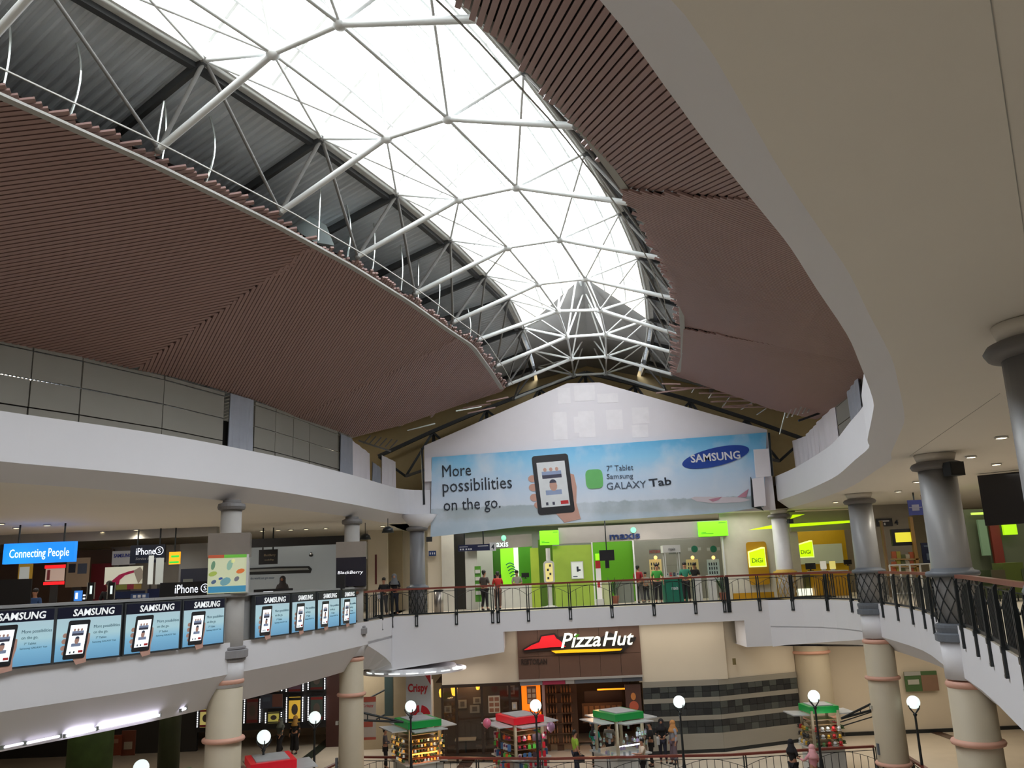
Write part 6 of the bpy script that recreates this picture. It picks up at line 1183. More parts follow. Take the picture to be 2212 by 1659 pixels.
# cream wall above the angled part + far right wall
m_ = MB(); m_.strip([v3((x1, YL), zA[0]), v3((x2, y2+0.05), zA[0])], [v3((x1, YL), -0.6), v3((x2, y2+0.05), -0.6)]); m_.build('wall_lower_5', m_cream, kind='structure')
lowwall(x2, 29.5, Z3, -0.6, 40.3, m_cream, 'wall_lower_6'); lowwall(x2, 29.5, Z3, Z3+0.15, 40.2, m_black, 'baseboard_far', th=0.1)
m_ = MB(); p = aty(1586, 1429, YL-0.05); m_.box(p, (0.14, 0.05, 0.26)); m_.box(p-Vector((0, 0.03, 0)), (0.08, 0.02, 0.12)); m_.build('wall_fitting', mat('brass_fitting', (0.2, 0.16, 0.07), 0.4), label='small brass coloured wall fitting on the cream wall right of the restaurant sign', cat='fitting', origin=p)
t, F, w, h = simple(1955, 1450, 2026, 1493, 40.1, mat('green_food_poster', sr(75, 105, 65), 0.5), 'food_poster', 'wide green food poster on the far right lower wall', 'poster', ((0.0, 0.8, 0.5, 1.0, mat('poster_palestrip', (0.4, 0.4, 0.38), 0.5), 'print'), (0.5, 0.0, 1.0, 0.8, mat('poster_brown', (0.25, 0.15, 0.1), 0.5), 'print'), (0.08, 0.35, 0.42, 0.6, mat('poster_text', (0.45, 0.45, 0.4), 0.5), 'print')))
# ================================================================ lower floor, left part: canopy, banners, cinema posters
# lit elliptical canopy
c0 = (atz(785, 1436, -2.1)+atz(1000, 1414, -2.1))/2
cn = thing('canopy', 'pale elliptical canopy with bright white tubes under the left end of the bridge', 'canopy', c0)
rx = 2.2; ry = 2.1; c0 = aty(893, 1425, 36.5); cn.location = c0; WL[cn.name] = c0.copy()
m_ = MB(); N = 32; ang = math.radians(5)
el = lambda k, s=1.0, z=0: Vector((c0.x+rx*s*math.cos(k)*math.cos(ang)-ry*s*math.sin(k)*math.sin(ang), c0.y+rx*s*math.cos(k)*math.sin(ang)+ry*s*math.sin(k)*math.cos(ang), -2.2+z))
K = [2*PI*i/N for i in range(N+1)]
m_.strip([el(k, 1, 0) for k in K], [el(k, 1.0, -0.07) for k in K]); m_.strip([el(k, 1, -0.07) for k in K], [el(k, 0.84, -0.02) for k in K]); m_.strip([el(k, 0.84, -0.02) for k in K], [el(k, 0.8, 0.14) for k in K])
m_.add([el(k, 0.8, 0.14) for k in K[:-1]], [tuple(range(N))]); m_.build('rim', m_white, cn)
for i in range(7):
    a = PI+0.35+i*0.37; m_ = MB(); m_.path([el(a+j*0.08, 0.9, 0.01) for j in range(4)], 0.02, 6); m_.build('light_tube', lit('tube_white', (245, 255, 250), 5 if i in (1, 3, 4) else 2), cn)
# tubes along the left gallery cove
PLt = Path(offset(L_EDGE, 0.42)); 
for i, (ua, ub, va, vb, e) in enumerate(((5, 52, 1615, 1605, 1.2), (54, 130, 1606, 1590, 2), (140, 207, 1590, 1575, 12), (211, 345, 1573, 1545, 12), (390, 402, 1535, 1530, 4))):
    a = curtain(ua, va, [tuple(p.xy) for p in PLt.p]); c = curtain(ub, vb, [tuple(p.xy) for p in PLt.p])
    if a is None or c is None: continue
    t = thing('light_tube', 'fluorescent tube under the left gallery edge, '+['dim one at the far left', 'second dim one', 'short bright one', 'long bright one', 'tiny one near the column'][i], 'light', a, 'tubes under the left gallery'); m_ = MB(); m_.tube(a, c, 0.028, 8); m_.build('tube', lit('tube_glow_%d' % i, (240, 235, 255), e), t); m_ = MB(); m_.box(a, (0.06, 0.06, 0.08)); m_.box(c, (0.06, 0.06, 0.08)); m_.build('socket', m_shopg, t)
# tall red and white banner
t, F, w, h = board(877, 1443, 931, 1570, 35.7, mat('banner_cloth_white', (0.58, 0.56, 0.58), 0.6), 'standing_banner', 'tall red and white standing banner with the word Crispy', cat='banner', th=0.25)
mr = mat('banner_cloth_red', sr(195, 25, 40), 0.5); m_ = MB(); m_.prism([F.p(w*x, h*y, 0.0) for x, y in ((0, 1), (0, 0.86), (0.25, 0.94), (0.5, 0.93), (0.8, 0.86), (1.0, 0.70), (1.0, 1))], F.n, 0.01); m_.build('red_top', mr, t)
text('Crispy', F, w*0.08, h*0.55, w*0.8, h*0.19, 0.01, mr, t, bold=0.03, z=0.002)
for a0, a1 in ((10, 80), (95, 170)):
    m_ = MB(); cx, cy = w*0.55, h*0.18; P = [F.p(cx+0.42*w*math.cos(math.radians(a)), cy+0.42*w*math.sin(math.radians(a)), 0.001) for a in np.linspace(a0, a1, 8)]+[F.p(cx+0.16*w*math.cos(math.radians(a)), cy+0.16*w*math.sin(math.radians(a)), 0.001) for a in np.linspace(a1, a0, 5)]; m_.prism(P, F.n, 0.01); m_.build('red_wedge', mr, t)
m_ = MB(); fbox(m_, F, -0.05, h*0-0.02+Z3*0, w+0.05, 0.0, -0.3, 0.05); m_.build('foot', m_shopg, t)
zf = F.o.z; m_ = MB(); m_.box((F.o.x+w/2, 35.6, (zf+Z3)/2), (w*0.9, 0.2, zf-Z3)); m_.build('stand', m_shopw, t)
t, F, w, h = board(778, 1505, 812, 1598, 34.0, mat('rollup_pale', (0.45, 0.38, 0.32), 0.6), 'rollup_banner', 'leaning pale roll up banner with red top left of the green kiosk', cat='banner', th=0.03); m_ = MB(); fbox(m_, F, 0, 0.88*h, w, h, 0, 0.008); fbox(m_, F, 0.0, 0, w, 0.06*h, 0, 0.008); fbox(m_, F, 0.15*w, 0.3*h, 0.8*w, 0.42*h, 0, 0.008); m_.build('red_print', mat('rollup_red', (0.4, 0.08, 0.05), 0.5), t); text('Crispy', F, w*0.15, h*0.74, w*0.7, h*0.09, 0.01, mr, t, z=0.001)
lowwall(X(760, 1480, 41), X(960, 1480, 41), Z3, -1.5, 41.5, mat('wall_tan_lower', (0.38, 0.31, 0.21), 0.6), 'wall_lower_7'); m_ = MB(); F, w, h = fpx(832, 1440, 850, 1545, 40.9); fbox(m_, F, 0, 0, w, h, 0, 0.2); m_.build('door_1', mat('door_teal_dark', (0.05, 0.08, 0.08), 0.3), kind='structure')
# slanted handrail on the stair wall
t = thing('stair_rail', 'dark sloping handrail on the tan wall behind the red and white banner', 'handrail', aty(800, 1510, 40.8)); piece('tube', m_black, 'rail', t, aty(784, 1515, 40.8), aty(832, 1490, 40.8), 0.08, 0.08); piece('tube', m_black, 'rail', t, aty(808, 1556, 40.8), aty(838, 1540, 40.8), 0.08, 0.08)
# cinema wall: black with framed posters flanked by bulb strips
YC = 42.5
cw = thing('poster_wall', 'black cinema poster wall with rows of lit frames', 'wall panel', aty(570, 1570, YC)); m_ = MB(); F, w, h = fpx(425, 1440, 705, 1576, YC); fbox(m_, F, 0, 0, w, h+1.5, -0.2, 0); m_.build('board', mat('poster_board_black', (0.012, 0.012, 0.014), 0.4), cw)
lowwall(X(705, 1480, YC), X(745, 1480, YC), Z3, -1.5, YC, mat('maroon_brown_wall', (0.05, 0.015, 0.012), 0.5), 'wall_lower_8'); lowwall(-26.5, X(425, 1480, YC), Z3, -1.65, YC+0.3, m_dark, 'wall_lower_9')
m_bulb = lit('bulb_white', (250, 252, 255), 2.5)
ps = [(432, 456, 1532, 1571, (215, 200, 120), (150, 50, 60)), (533, 557, 1509, 1562, (60, 40, 35), (110, 30, 30)), (579, 603, 1538, 1562, (190, 180, 90), (60, 60, 60)), (624, 649, 1505, 1560, (235, 190, 70), (25, 25, 25)), (671, 697, 1504, 1556, (45, 55, 50), (120, 30, 30)), (624, 650, 1456, 1494, (70, 50, 60), (110, 30, 30)), (671, 697, 1450, 1490, (40, 45, 40), (90, 25, 25)), (579, 604, 1470, 1494, (200, 170, 130), (40, 30, 60))]
wh = ['lowest at far left with a yellow picture', 'left of the big pair, dark picture', 'short one with yellow lettering', 'bright yellow one with a round black and white shape', 'dark green one beside the yellow one', 'upper row above the yellow one', 'upper row at the right end', 'upper row partly hidden at left']
for i, (u0, u1, v0, v1, c1, c2) in enumerate(ps):
    t, F, w, h = board(u0, v0, u1, v1, YC-0.12, lit('film_%d' % i, c1, 0.35), 'film_poster', 'framed film poster between bulb strips, '+wh[i], cat='poster', th=0.08, frame=(m_blk, 0.06))
    m_ = MB(); fbox(m_, F, 0, 0.86*h, w, 0.97*h, 0, 0.008); fbox(m_, F, 0, 0.02*h, w, 0.14*h, 0, 0.008); m_.build('title_band', mat('film_band_%d' % (c2[0]), sr(*c2), 0.5), t)
    m_ = MB(); m_.prism([F.p(w*(0.5+0.28*math.cos(2*PI*k/12)), h*(0.5+0.22*math.sin(2*PI*k/12)), 0.002) for k in range(12)], F.n, 0.006); m_.build('figure_picture', mat('film_fig_%d' % (i % 3), [(0.1, 0.08, 0.07), (0.5, 0.5, 0.45), (0.04, 0.05, 0.05)][0 if i in (0, 1, 2, 5, 6) else 1 if i == 3 else 2], 0.5), t)
    m_ = MB()
    for s_ in (-0.11, w+0.11):
        n_ = int(h/0.075)
        for k in range(n_): m_.box(F.p(s_, (k+0.5)*h/n_, 0.03), (0.04, 0.03, 0.04))
    m_.build('bulb_strip', m_bulb, t, kind='stuff', label='strips of small white bulbs')
simple(562, 1500, 610, 1530, YC-0.9, mat('hanging_blue_dark', (0.05, 0.06, 0.1), 0.5), 'hanging_poster', 'dark blue and red double poster hanging before the cinema wall', 'poster', ((0.55, 0.1, 1.0, 1.0, mat('hang_red', (0.15, 0.06, 0.05), 0.5), 'print'), (0.1, 0.5, 0.45, 0.8, m_ink2, 'print')))
# shapes in the dim lower left
t = thing('green_pillar', 'green wrapped round pillar in the dim lower left', 'pillar', atz(195, 1700, Z3)); 
for (u, y, r, nm, lb) in ((195, 33.5, 0.8, 'green_pillar', 'wide green wrapped pillar in the dim lower left'), (365, 36, 0.42, 'green_pillar', 'slim dark green pillar left of the cream column')):
    x = aty(u, 1620, y).x; m_ = MB(); m_.lathe((x, y, 0), [(r, Z3), (r, -1.7)], 20)
    if u == 195: o = m_.build('shaft', mat('green_wrap', sr(62, 88, 42), 0.6, noise=0.5, scale=2), t, smooth=True)
    else: t2 = thing('green_pillar', lb, 'pillar', (x, y, Z3)); m_.build('shaft', mat('green_wrap2', sr(45, 55, 30), 0.6, noise=0.4, scale=2), t2, smooth=True); m_ = MB(); m_.lathe((x, y, 0), [(r+0.06, Z3), (r+0.06, Z3+0.2)], 20); m_.build('base', m_dark, t2)
x = aty(195, 1620, 33.5).x; m_ = MB(); m_.lathe((x, 33.5, 0), [(0.88, Z3), (0.88, Z3+0.25)], 20); m_.build('base', m_dark, t)
simple(228, 1588, 262, 1632, 35.5, mat('orange_brown_board', sr(120, 55, 35), 0.5), 'shop_board', 'orange brown shop board in the dim lower left, left half', 'sign', ((0.2, 0.6, 0.8, 0.8, mat('board_text', (0.3, 0.15, 0.1), 0.5), 'print'),)); simple(262, 1578, 292, 1632, 35.6, mat('orange_brown_board2', sr(100, 52, 38), 0.5), 'shop_board', 'orange brown shop board with a pale bear like shape, right half' if False else 'orange brown shop board with a pale round print, right half', 'sign', ((0.2, 0.25, 0.8, 0.55, mat('board_pale', (0.3, 0.25, 0.2), 0.5), 'print'),))
# ================================================================ globe lamps around the well
LP = [(1467, 1516, 1.0, 'beside the tiled wall, right of the group of people'), (1758, 1504, 1.0, 'in front of the right kiosk'), (1973, 1517, 1.15, 'between the two cream columns on the right'), (887, 1526, 1.0, 'in front of the yellow lit kiosk'), (1157, 1524, 1.0, 'in front of the red roofed colourful kiosk'), (680, 1550, 1.0, 'left of the cream column before the cinema posters'), (570, 1592, 1.0, 'by the red roofed kiosk at lower left'), (305, 1658, 1.0, 'cut by the bottom edge at lower left')]
WELL = HOLE
m_globe = mat('globe_glass_lit', (0.8, 0.85, 0.85), 0.3, emit=0.95, ecol=(0.85, 1.0, 0.97))
for i, (u, v, s_, lb) in enumerate(LP):
    p = atz(u, v, -3.18); 
    if u == 305: p = atz(u, v, -3.3)
    t = thing('globe_lamp', 'globe lamp post '+lb, 'street lamp', (p.x, p.y, Z3), 'globe lamps round the well')
    m_ = MB(); m_.sphere(p, 0.21, 20); m_.build('globe', m_globe, t, smooth=True)
    m_ = MB()
    for k in range(4):
        a = k*PI/2+0.4; pts = [p+Vector((math.cos(a)*r_, math.sin(a)*r_, z_)) for r_, z_ in ((0.04, -0.34), (0.12, -0.26), (0.20, -0.18), (0.235, -0.08))]; m_.path(pts, 0.018, 5)
    m_.build('claw', m_black, t); m_ = MB(); zb3 = Z3-0.9; q = Vector((p.x, p.y, 0)); m_.lathe(q, [(0.055, Z3+0.9), (0.045, Z3+1.2), (0.035, p.z-0.45), (0.07, p.z-0.38), (0.03, p.z-0.32)], 12); m_.build('post', m_black, t, smooth=True)
    m_ = MB(); m_.lathe(q, [(0.11, Z3-0.85), (0.11, Z3+0.1), (0.085, Z3+0.15), (0.085, Z3+0.7), (0.06, Z3+0.95)], 12); m_.build('base', m_black, t); m_ = MB(); m_.beam(Vector((p.x, p.y, Z3-0.3)), Vector((p.x, p.y+0.5, Z3-0.3)), 0.08, 0.08); m_.build('bracket', m_black, t)
# ================================================================ kiosks
def kiosk(u, v, D, ang, roofm, label, H=2.32, w=1.5, l=2.0, goods='jewel', wings=(1, 1, 1, 1), side=m_shopw):
    c = aty(u, v, D); cx, cy = c.x, c.y; a = math.radians(ang); Xx = Vector((math.cos(a), math.sin(a), 0)); Yy = Vector((-math.sin(a), math.cos(a), 0)); t = thing('kiosk', label, 'kiosk', (cx, cy, Z3)); Z = Vector((0, 0, 1)); o = Vector((cx, cy, Z3)); ax = (Xx, Yy, Z)
    P = lambda x, y, z: o+Xx*x+Yy*y+Z*z
    m_ = MB(); m_.box(P(0, 0, 0.45), (w*0.95, l*0.95, 0.9), ax); m_.build('cabinet', side, t)
    m_ = MB(); m_.box(P(0, 0, 0.92), (w*1.12, l*1.08, 0.05), ax); m_.build('counter_top', m_shopw, t)
    for i in (-1, 1):
        for j in (-1, 1): piece('box', mat('kiosk_post', (0.42, 0.36, 0.25), 0.4), 'post', t, None, c=P(i*w*0.40, j*l*0.42, (H+0.8)/2), d=(0.09, 0.09, H-0.95), ax=ax)
    m_ = MB(); m_.box(P(0, 0, H-0.05), (w*0.9, l*0.9, 0.24), ax); m_.build('roof_band', roofm, t, label='coloured roof band')
    m_ = MB(); m_.box(P(0, 0, H+0.085), (w*0.66, l*0.7, 0.03), ax); m_.build('roof_panel', mat('roof_grey_panel', (0.42, 0.43, 0.45), 0.4), t, label='pale grey roof panel')
    fl = mat('flap_grey', (0.45, 0.46, 0.47), 0.35)
    for k, (dx, dy) in enumerate(((1, 0), (-1, 0), (0, 1), (0, -1))):
        if not wings[k]: continue
        n = Xx*dx+Yy*dy; s_ = Xx*abs(dy)+Yy*abs(dx); b0 = o+n*((w if dx else l)*0.46)+Z*(H-0.20); e0 = b0+n*0.62+Z*0.02; hw = (l if dx else w)*0.42
        m_ = MB(); m_.add([b0-s_*hw, b0+s_*hw, e0+s_*hw*1.05, e0-s_*hw*1.05]+[q-Z*0.04 for q in (b0-s_*hw, b0+s_*hw, e0+s_*hw*1.05, e0-s_*hw*1.05)], [(0, 1, 2, 3), (7, 6, 5, 4), (0, 3, 7, 4), (1, 5, 6, 2), (3, 2, 6, 7), (0, 4, 5, 1)]); m_.build('flap', fl, t, label='pale tilted flap')
    rnd = random.Random(int(u))
    if goods in ('jewel', 'toys'):
        for k in range(6): piece('box', mat('shelf_warm', (0.3, 0.2, 0.1), 0.4), 'shelf', t, None, c=P(0, 0, 1.05+0.17*k), d=(w*0.72, l*0.72, 0.025), ax=ax)
    return t, P, ax, w, l, rnd
def goods(t, P, ax, w, l, rnd, cols, n, label, cat, group, size=0.09, z0=0.97, z1=1.65, hang=False, names='trinket'):
    protos = {}; px_ = size*1.22; pz = size*(2.1 if hang else 1.75); slots = []
    for face, L_ in ((0, w*0.86), (1, l*0.8), (2, l*0.8)):
        nx = int(L_/px_); nz = int((z1-z0)/pz)
        for a in range(nx):
            for b in range(nz):
                f = (a+0.5)/nx*L_-L_/2; z = z0+(b+0.5)*pz; e = 0.06 if z > 0.96 else 0.12
                slots.append(P(f, -l*0.5-e, z) if face == 0 else P((w*0.5+e)*(1 if face == 1 else -1), f, z))
    front = [q for q in slots]; rnd.shuffle(front); front = front[:n]
    for i, p in enumerate(front):
        m = cols[i % len(cols)]; s = size*rnd.uniform(0.75, 1.0)*(1.12 if hang else 1); key = i % len(cols); ang = math.atan2(ax[0].y, ax[0].x)
        if key not in protos:
            lb_ = label.replace('small ', 'small %s ' % m.name.split('_')[-1], 1).replace('colourful ', '').replace('shiny ', ''); o = thing(names, lb_, cat, p, group); m_ = MB()
            if hang: m_.box(p+Vector((0, 0, -s*0.35)), (s*0.85, s*0.4, s*(1.0+0.6*(key % 2)))); m_.box(p+Vector((0, 0, s*0.35)), (s*0.15, s*0.1, s*0.5)); 
            else: m_.sphere(p+Vector((0, 0, s*0.2)), s*0.5, 8); m_.box(p+Vector((0, 0, -s*0.35)), (s*1.0, s*0.8, 0.02))
            m_.build('body', m, o)
            if hang and key % 3 == 0: m_ = MB(); m_.sphere(p+Vector((0, -s*0.05, -s*0.1)), s*0.42, 8); m_.build('round_front', cols[(key+3) % len(cols)], o)
            protos[key] = o
        else: o = copy_tree(protos[key], loc=p, rz=ang*0.0+rnd.uniform(-0.3, 0.3))
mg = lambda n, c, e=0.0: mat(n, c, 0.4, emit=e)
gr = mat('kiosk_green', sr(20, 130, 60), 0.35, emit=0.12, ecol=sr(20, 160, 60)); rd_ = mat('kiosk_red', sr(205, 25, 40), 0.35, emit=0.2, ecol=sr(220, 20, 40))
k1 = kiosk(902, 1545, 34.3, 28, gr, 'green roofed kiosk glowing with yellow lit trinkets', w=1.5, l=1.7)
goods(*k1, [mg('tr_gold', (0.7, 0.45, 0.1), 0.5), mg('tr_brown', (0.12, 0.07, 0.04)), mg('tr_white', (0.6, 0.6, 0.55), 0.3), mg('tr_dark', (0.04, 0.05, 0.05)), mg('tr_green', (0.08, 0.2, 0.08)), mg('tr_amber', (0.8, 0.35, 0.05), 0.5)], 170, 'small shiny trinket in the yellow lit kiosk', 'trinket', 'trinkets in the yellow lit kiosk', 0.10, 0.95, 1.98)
k2 = kiosk(1122, 1545, 34.3, 28, rd_, 'red roofed kiosk crowded with colourful toys and bags', w=1.45, l=1.7)
goods(*k2, [mg('toy_pink', sr(215, 80, 120)), mg('toy_red', sr(190, 30, 45)), mg('toy_green', sr(90, 180, 70)), mg('toy_white', (0.6, 0.55, 0.55)), mg('toy_orange', sr(230, 110, 50)), mg('toy_blue', sr(70, 110, 160)), mg('toy_purple', sr(110, 50, 90)), mg('toy_dark', (0.05, 0.03, 0.04))], 290, 'small colourful toy or bag hanging on the red roofed kiosk', 'toy', 'toys and bags on the red roofed kiosk', 0.15, 0.3, 2.0, hang=True, names='toy')
k3 = kiosk(1335, 1545, 34.2, 28, gr, 'green roofed kiosk with clear cases between the standing people', w=1.45, l=1.7, goods='none')
goods(*k3, [mg('case_white', (0.6, 0.6, 0.62)), mg('case_clear', (0.3, 0.33, 0.35)), mg('case_lilac', (0.3, 0.25, 0.4)), mg('case_mint', (0.3, 0.5, 0.4))], 50, 'small phone case on the middle green roofed kiosk', 'trinket', 'phone cases on the middle kiosk', 0.10, 0.95, 1.9, hang=True, names='phone_case')
k4 = kiosk(1768, 1530, 33.8, 4, gr, 'narrow green roofed kiosk with bottles and red goods near the folded arm', w=1.25, l=1.2, wings=(1, 1, 0, 0))
goods(*k4, [mg('g_red', sr(190, 35, 40)), mg('g_yellow', sr(215, 170, 50)), mg('g_dark', (0.04, 0.04, 0.04)), mg('g_green', sr(90, 130, 80)), mg('g_white', (0.5, 0.5, 0.48))], 60, 'small bottle or packet on the narrow right kiosk', 'packet', 'goods on the narrow right kiosk', 0.15, 0.95, 1.9, names='packet')
k5 = kiosk(585, 1600, 27.5, 24, rd_, 'red roofed kiosk at the lower left behind a globe lamp', w=1.5, l=1.7, H=2.4)
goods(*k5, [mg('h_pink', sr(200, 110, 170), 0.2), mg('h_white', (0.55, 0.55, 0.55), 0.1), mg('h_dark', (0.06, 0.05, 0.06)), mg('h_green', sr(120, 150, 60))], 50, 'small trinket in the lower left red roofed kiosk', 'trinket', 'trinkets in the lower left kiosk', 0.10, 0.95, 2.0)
k6 = kiosk(365, 1657, 26.5, 24, gr, 'green roofed kiosk mostly below the bottom edge at lower left', w=1.5, l=1.9, H=2.2)
for (kk, u, v, D, col, e) in ((k1, 838, 1596, 33, (255, 200, 130), 5), (k1, 905, 1592, 33, (255, 160, 60), 4), (k5, 545, 1648, 27, (250, 170, 240), 5), (k3, 1365, 1563, 33.4, (235, 235, 255), 5), (k1, 850, 1640, 32.9, (255, 150, 40), 3)):
    p = kk[1](0, -kk[4]*0.42, 1.25 if v < 1620 else 0.7); m_ = MB(); m_.tube(p-kk[2][0]*0.5, p+kk[2][0]*0.5, 0.025, 8); m_.build('light_tube', lit('kiosk_tube_%d_%d' % (u, col[1]), col, e), kk[0])
for kk, col, pw in ((k1, (1, 0.65, 0.3), 18), (k2, (1, 0.9, 0.85), 14), (k3, (0.9, 0.95, 1), 12), (k4, (1, 0.95, 0.9), 10), (k5, (1, 0.8, 1), 10)):
    d = bpy.data.lights.new('kiosk_glow', 'POINT'); d.energy = pw; d.color = col; d.shadow_soft_size = 0.15; o = bpy.data.objects.new('kiosk_glow', d); o.location = kk[1](0, -kk[4]*0.75, 1.9); COL.objects.link(o)
for (u, v, c, lb) in ((1052, 1562, sr(215, 110, 140), 'pink balloon at the left corner of the red roofed kiosk'), (1190, 1570, sr(150, 110, 140), 'dull purple balloon at the right of the red roofed kiosk')):
    p = aty(u, v, 33.2); m_ = MB(); m_.sphere(p, 0.16, 14, (1, 1, 1.1)); m_.lathe(p, [(0.03, -0.2), (0.01, -0.17)], 8); m_.build('balloon', mat('balloon_%d' % u, c, 0.3), label=lb, cat='balloon', origin=p, smooth=True)
# folded iron arms hung on the columns beside the kiosks
def arm(pts, y, label):
    p = [aty(u, v, y) for u, v in pts]; t = thing('folding_arm', label, 'bracket', p[0])
    for a_, c_ in ((0, 1), (0, 2), (1, 2)): piece('tube', m_black, 'bar', t, p[a_], p[c_], 0.08, 0.08)
    for k in range(1, 4): piece('tube', m_black, 'web_bar', t, p[0].lerp(p[1], k/4), p[0].lerp(p[2], k/4), 0.04, 0.04)
    return t
arm([(872, 1560), (768, 1536), (768, 1555)], 31.6, 'black triangular iron arm reaching from the cream column over the yellow lit kiosk')
t = arm([(1817, 1552), (1899, 1512), (1901, 1529)], 31.0, 'black triangular iron arm left of the right cream column')
for (u0, v0, u1, v1) in ((1815, 1560, 1895, 1534), (1820, 1568, 1896, 1545)): piece('tube', m_black, 'lower_bar', t, aty(u0, v0, 31.0), aty(u1, v1, 31.0), 0.04, 0.04)
# stools and floor bucket
for i, (u, v) in enumerate(((952, 1632),)):
    p = atz(u, v+8, Z3); t = thing('stool', 'small white plastic stool right of the yellow lit kiosk', 'stool', p); m_ = MB(); m_.lathe(p, [(0.2, 0), (0.14, 0.42), (0.17, 0.45), (0.17, 0.47)], 14); m_.build('body', m_shopw, t, smooth=True); m_ = MB(); m_.lathe(p, [(0.0, 0.475), (0.18, 0.475), (0.18, 0.49)], 14); m_.build('seat', m_shopw, t)
# ================================================================ people
def skin(verts, edges, radii, sub=1):
    me = bpy.data.meshes.new('sk'); me.from_pydata([tuple(v) for v in verts], edges, []); o = bpy.data.objects.new('sk', me); COL.objects.link(o)
    md = o.modifiers.new('s', 'SKIN'); sv = me.skin_vertices[0].data
    for i, r in enumerate(radii): sv[i].radius = (r, r) if not isinstance(r, tuple) else r
    sv[0].use_root = True; o.modifiers.new('u', 'SUBSURF').levels = sub
    dg = bpy.context.evaluated_depsgraph_get(); m2 = bpy.data.meshes.new_from_object(o.evaluated_get(dg)); bpy.data.objects.remove(o); bpy.data.meshes.remove(me)
    for p in m2.polygons: p.use_smooth = True
    return m2
POSES = {'stand': dict(eL=(-0.25, -0.02, 1.14), wL=(-0.26, 0.05, 0.90), eR=(0.25, -0.02, 1.14), wR=(0.26, 0.05, 0.90), kL=(-0.1, 0.03, 0.49), aL=(-0.11, 0, 0.09), kR=(0.1, 0.02, 0.49), aR=(0.12, 0.05, 0.09)),
 'front': dict(eL=(-0.24, 0.02, 1.13), wL=(-0.12, 0.24, 1.10), eR=(0.24, 0.02, 1.13), wR=(0.12, 0.24, 1.12), kL=(-0.1, 0.05, 0.49), aL=(-0.13, -0.03, 0.09), kR=(0.1, 0.02, 0.49), aR=(0.1, 0.05, 0.09)),
 'reach': dict(eL=(-0.27, 0.14, 1.18), wL=(-0.26, 0.40, 1.22), eR=(0.25, 0.02, 1.13), wR=(0.18, 0.25, 1.05), kL=(-0.1, 0.05, 0.49), aL=(-0.12, 0.04, 0.09), kR=(0.1, 0.0, 0.49), aR=(0.11, -0.06, 0.09)),
 'walk': dict(eL=(-0.24, 0.08, 1.14), wL=(-0.23, 0.24, 0.95), eR=(0.24, -0.10, 1.14), wR=(0.25, -0.08, 0.90), kL=(-0.09, 0.16, 0.50), aL=(-0.09, 0.18, 0.10), kR=(0.09, -0.02, 0.49), aR=(0.09, -0.22, 0.14))}
_body = {}
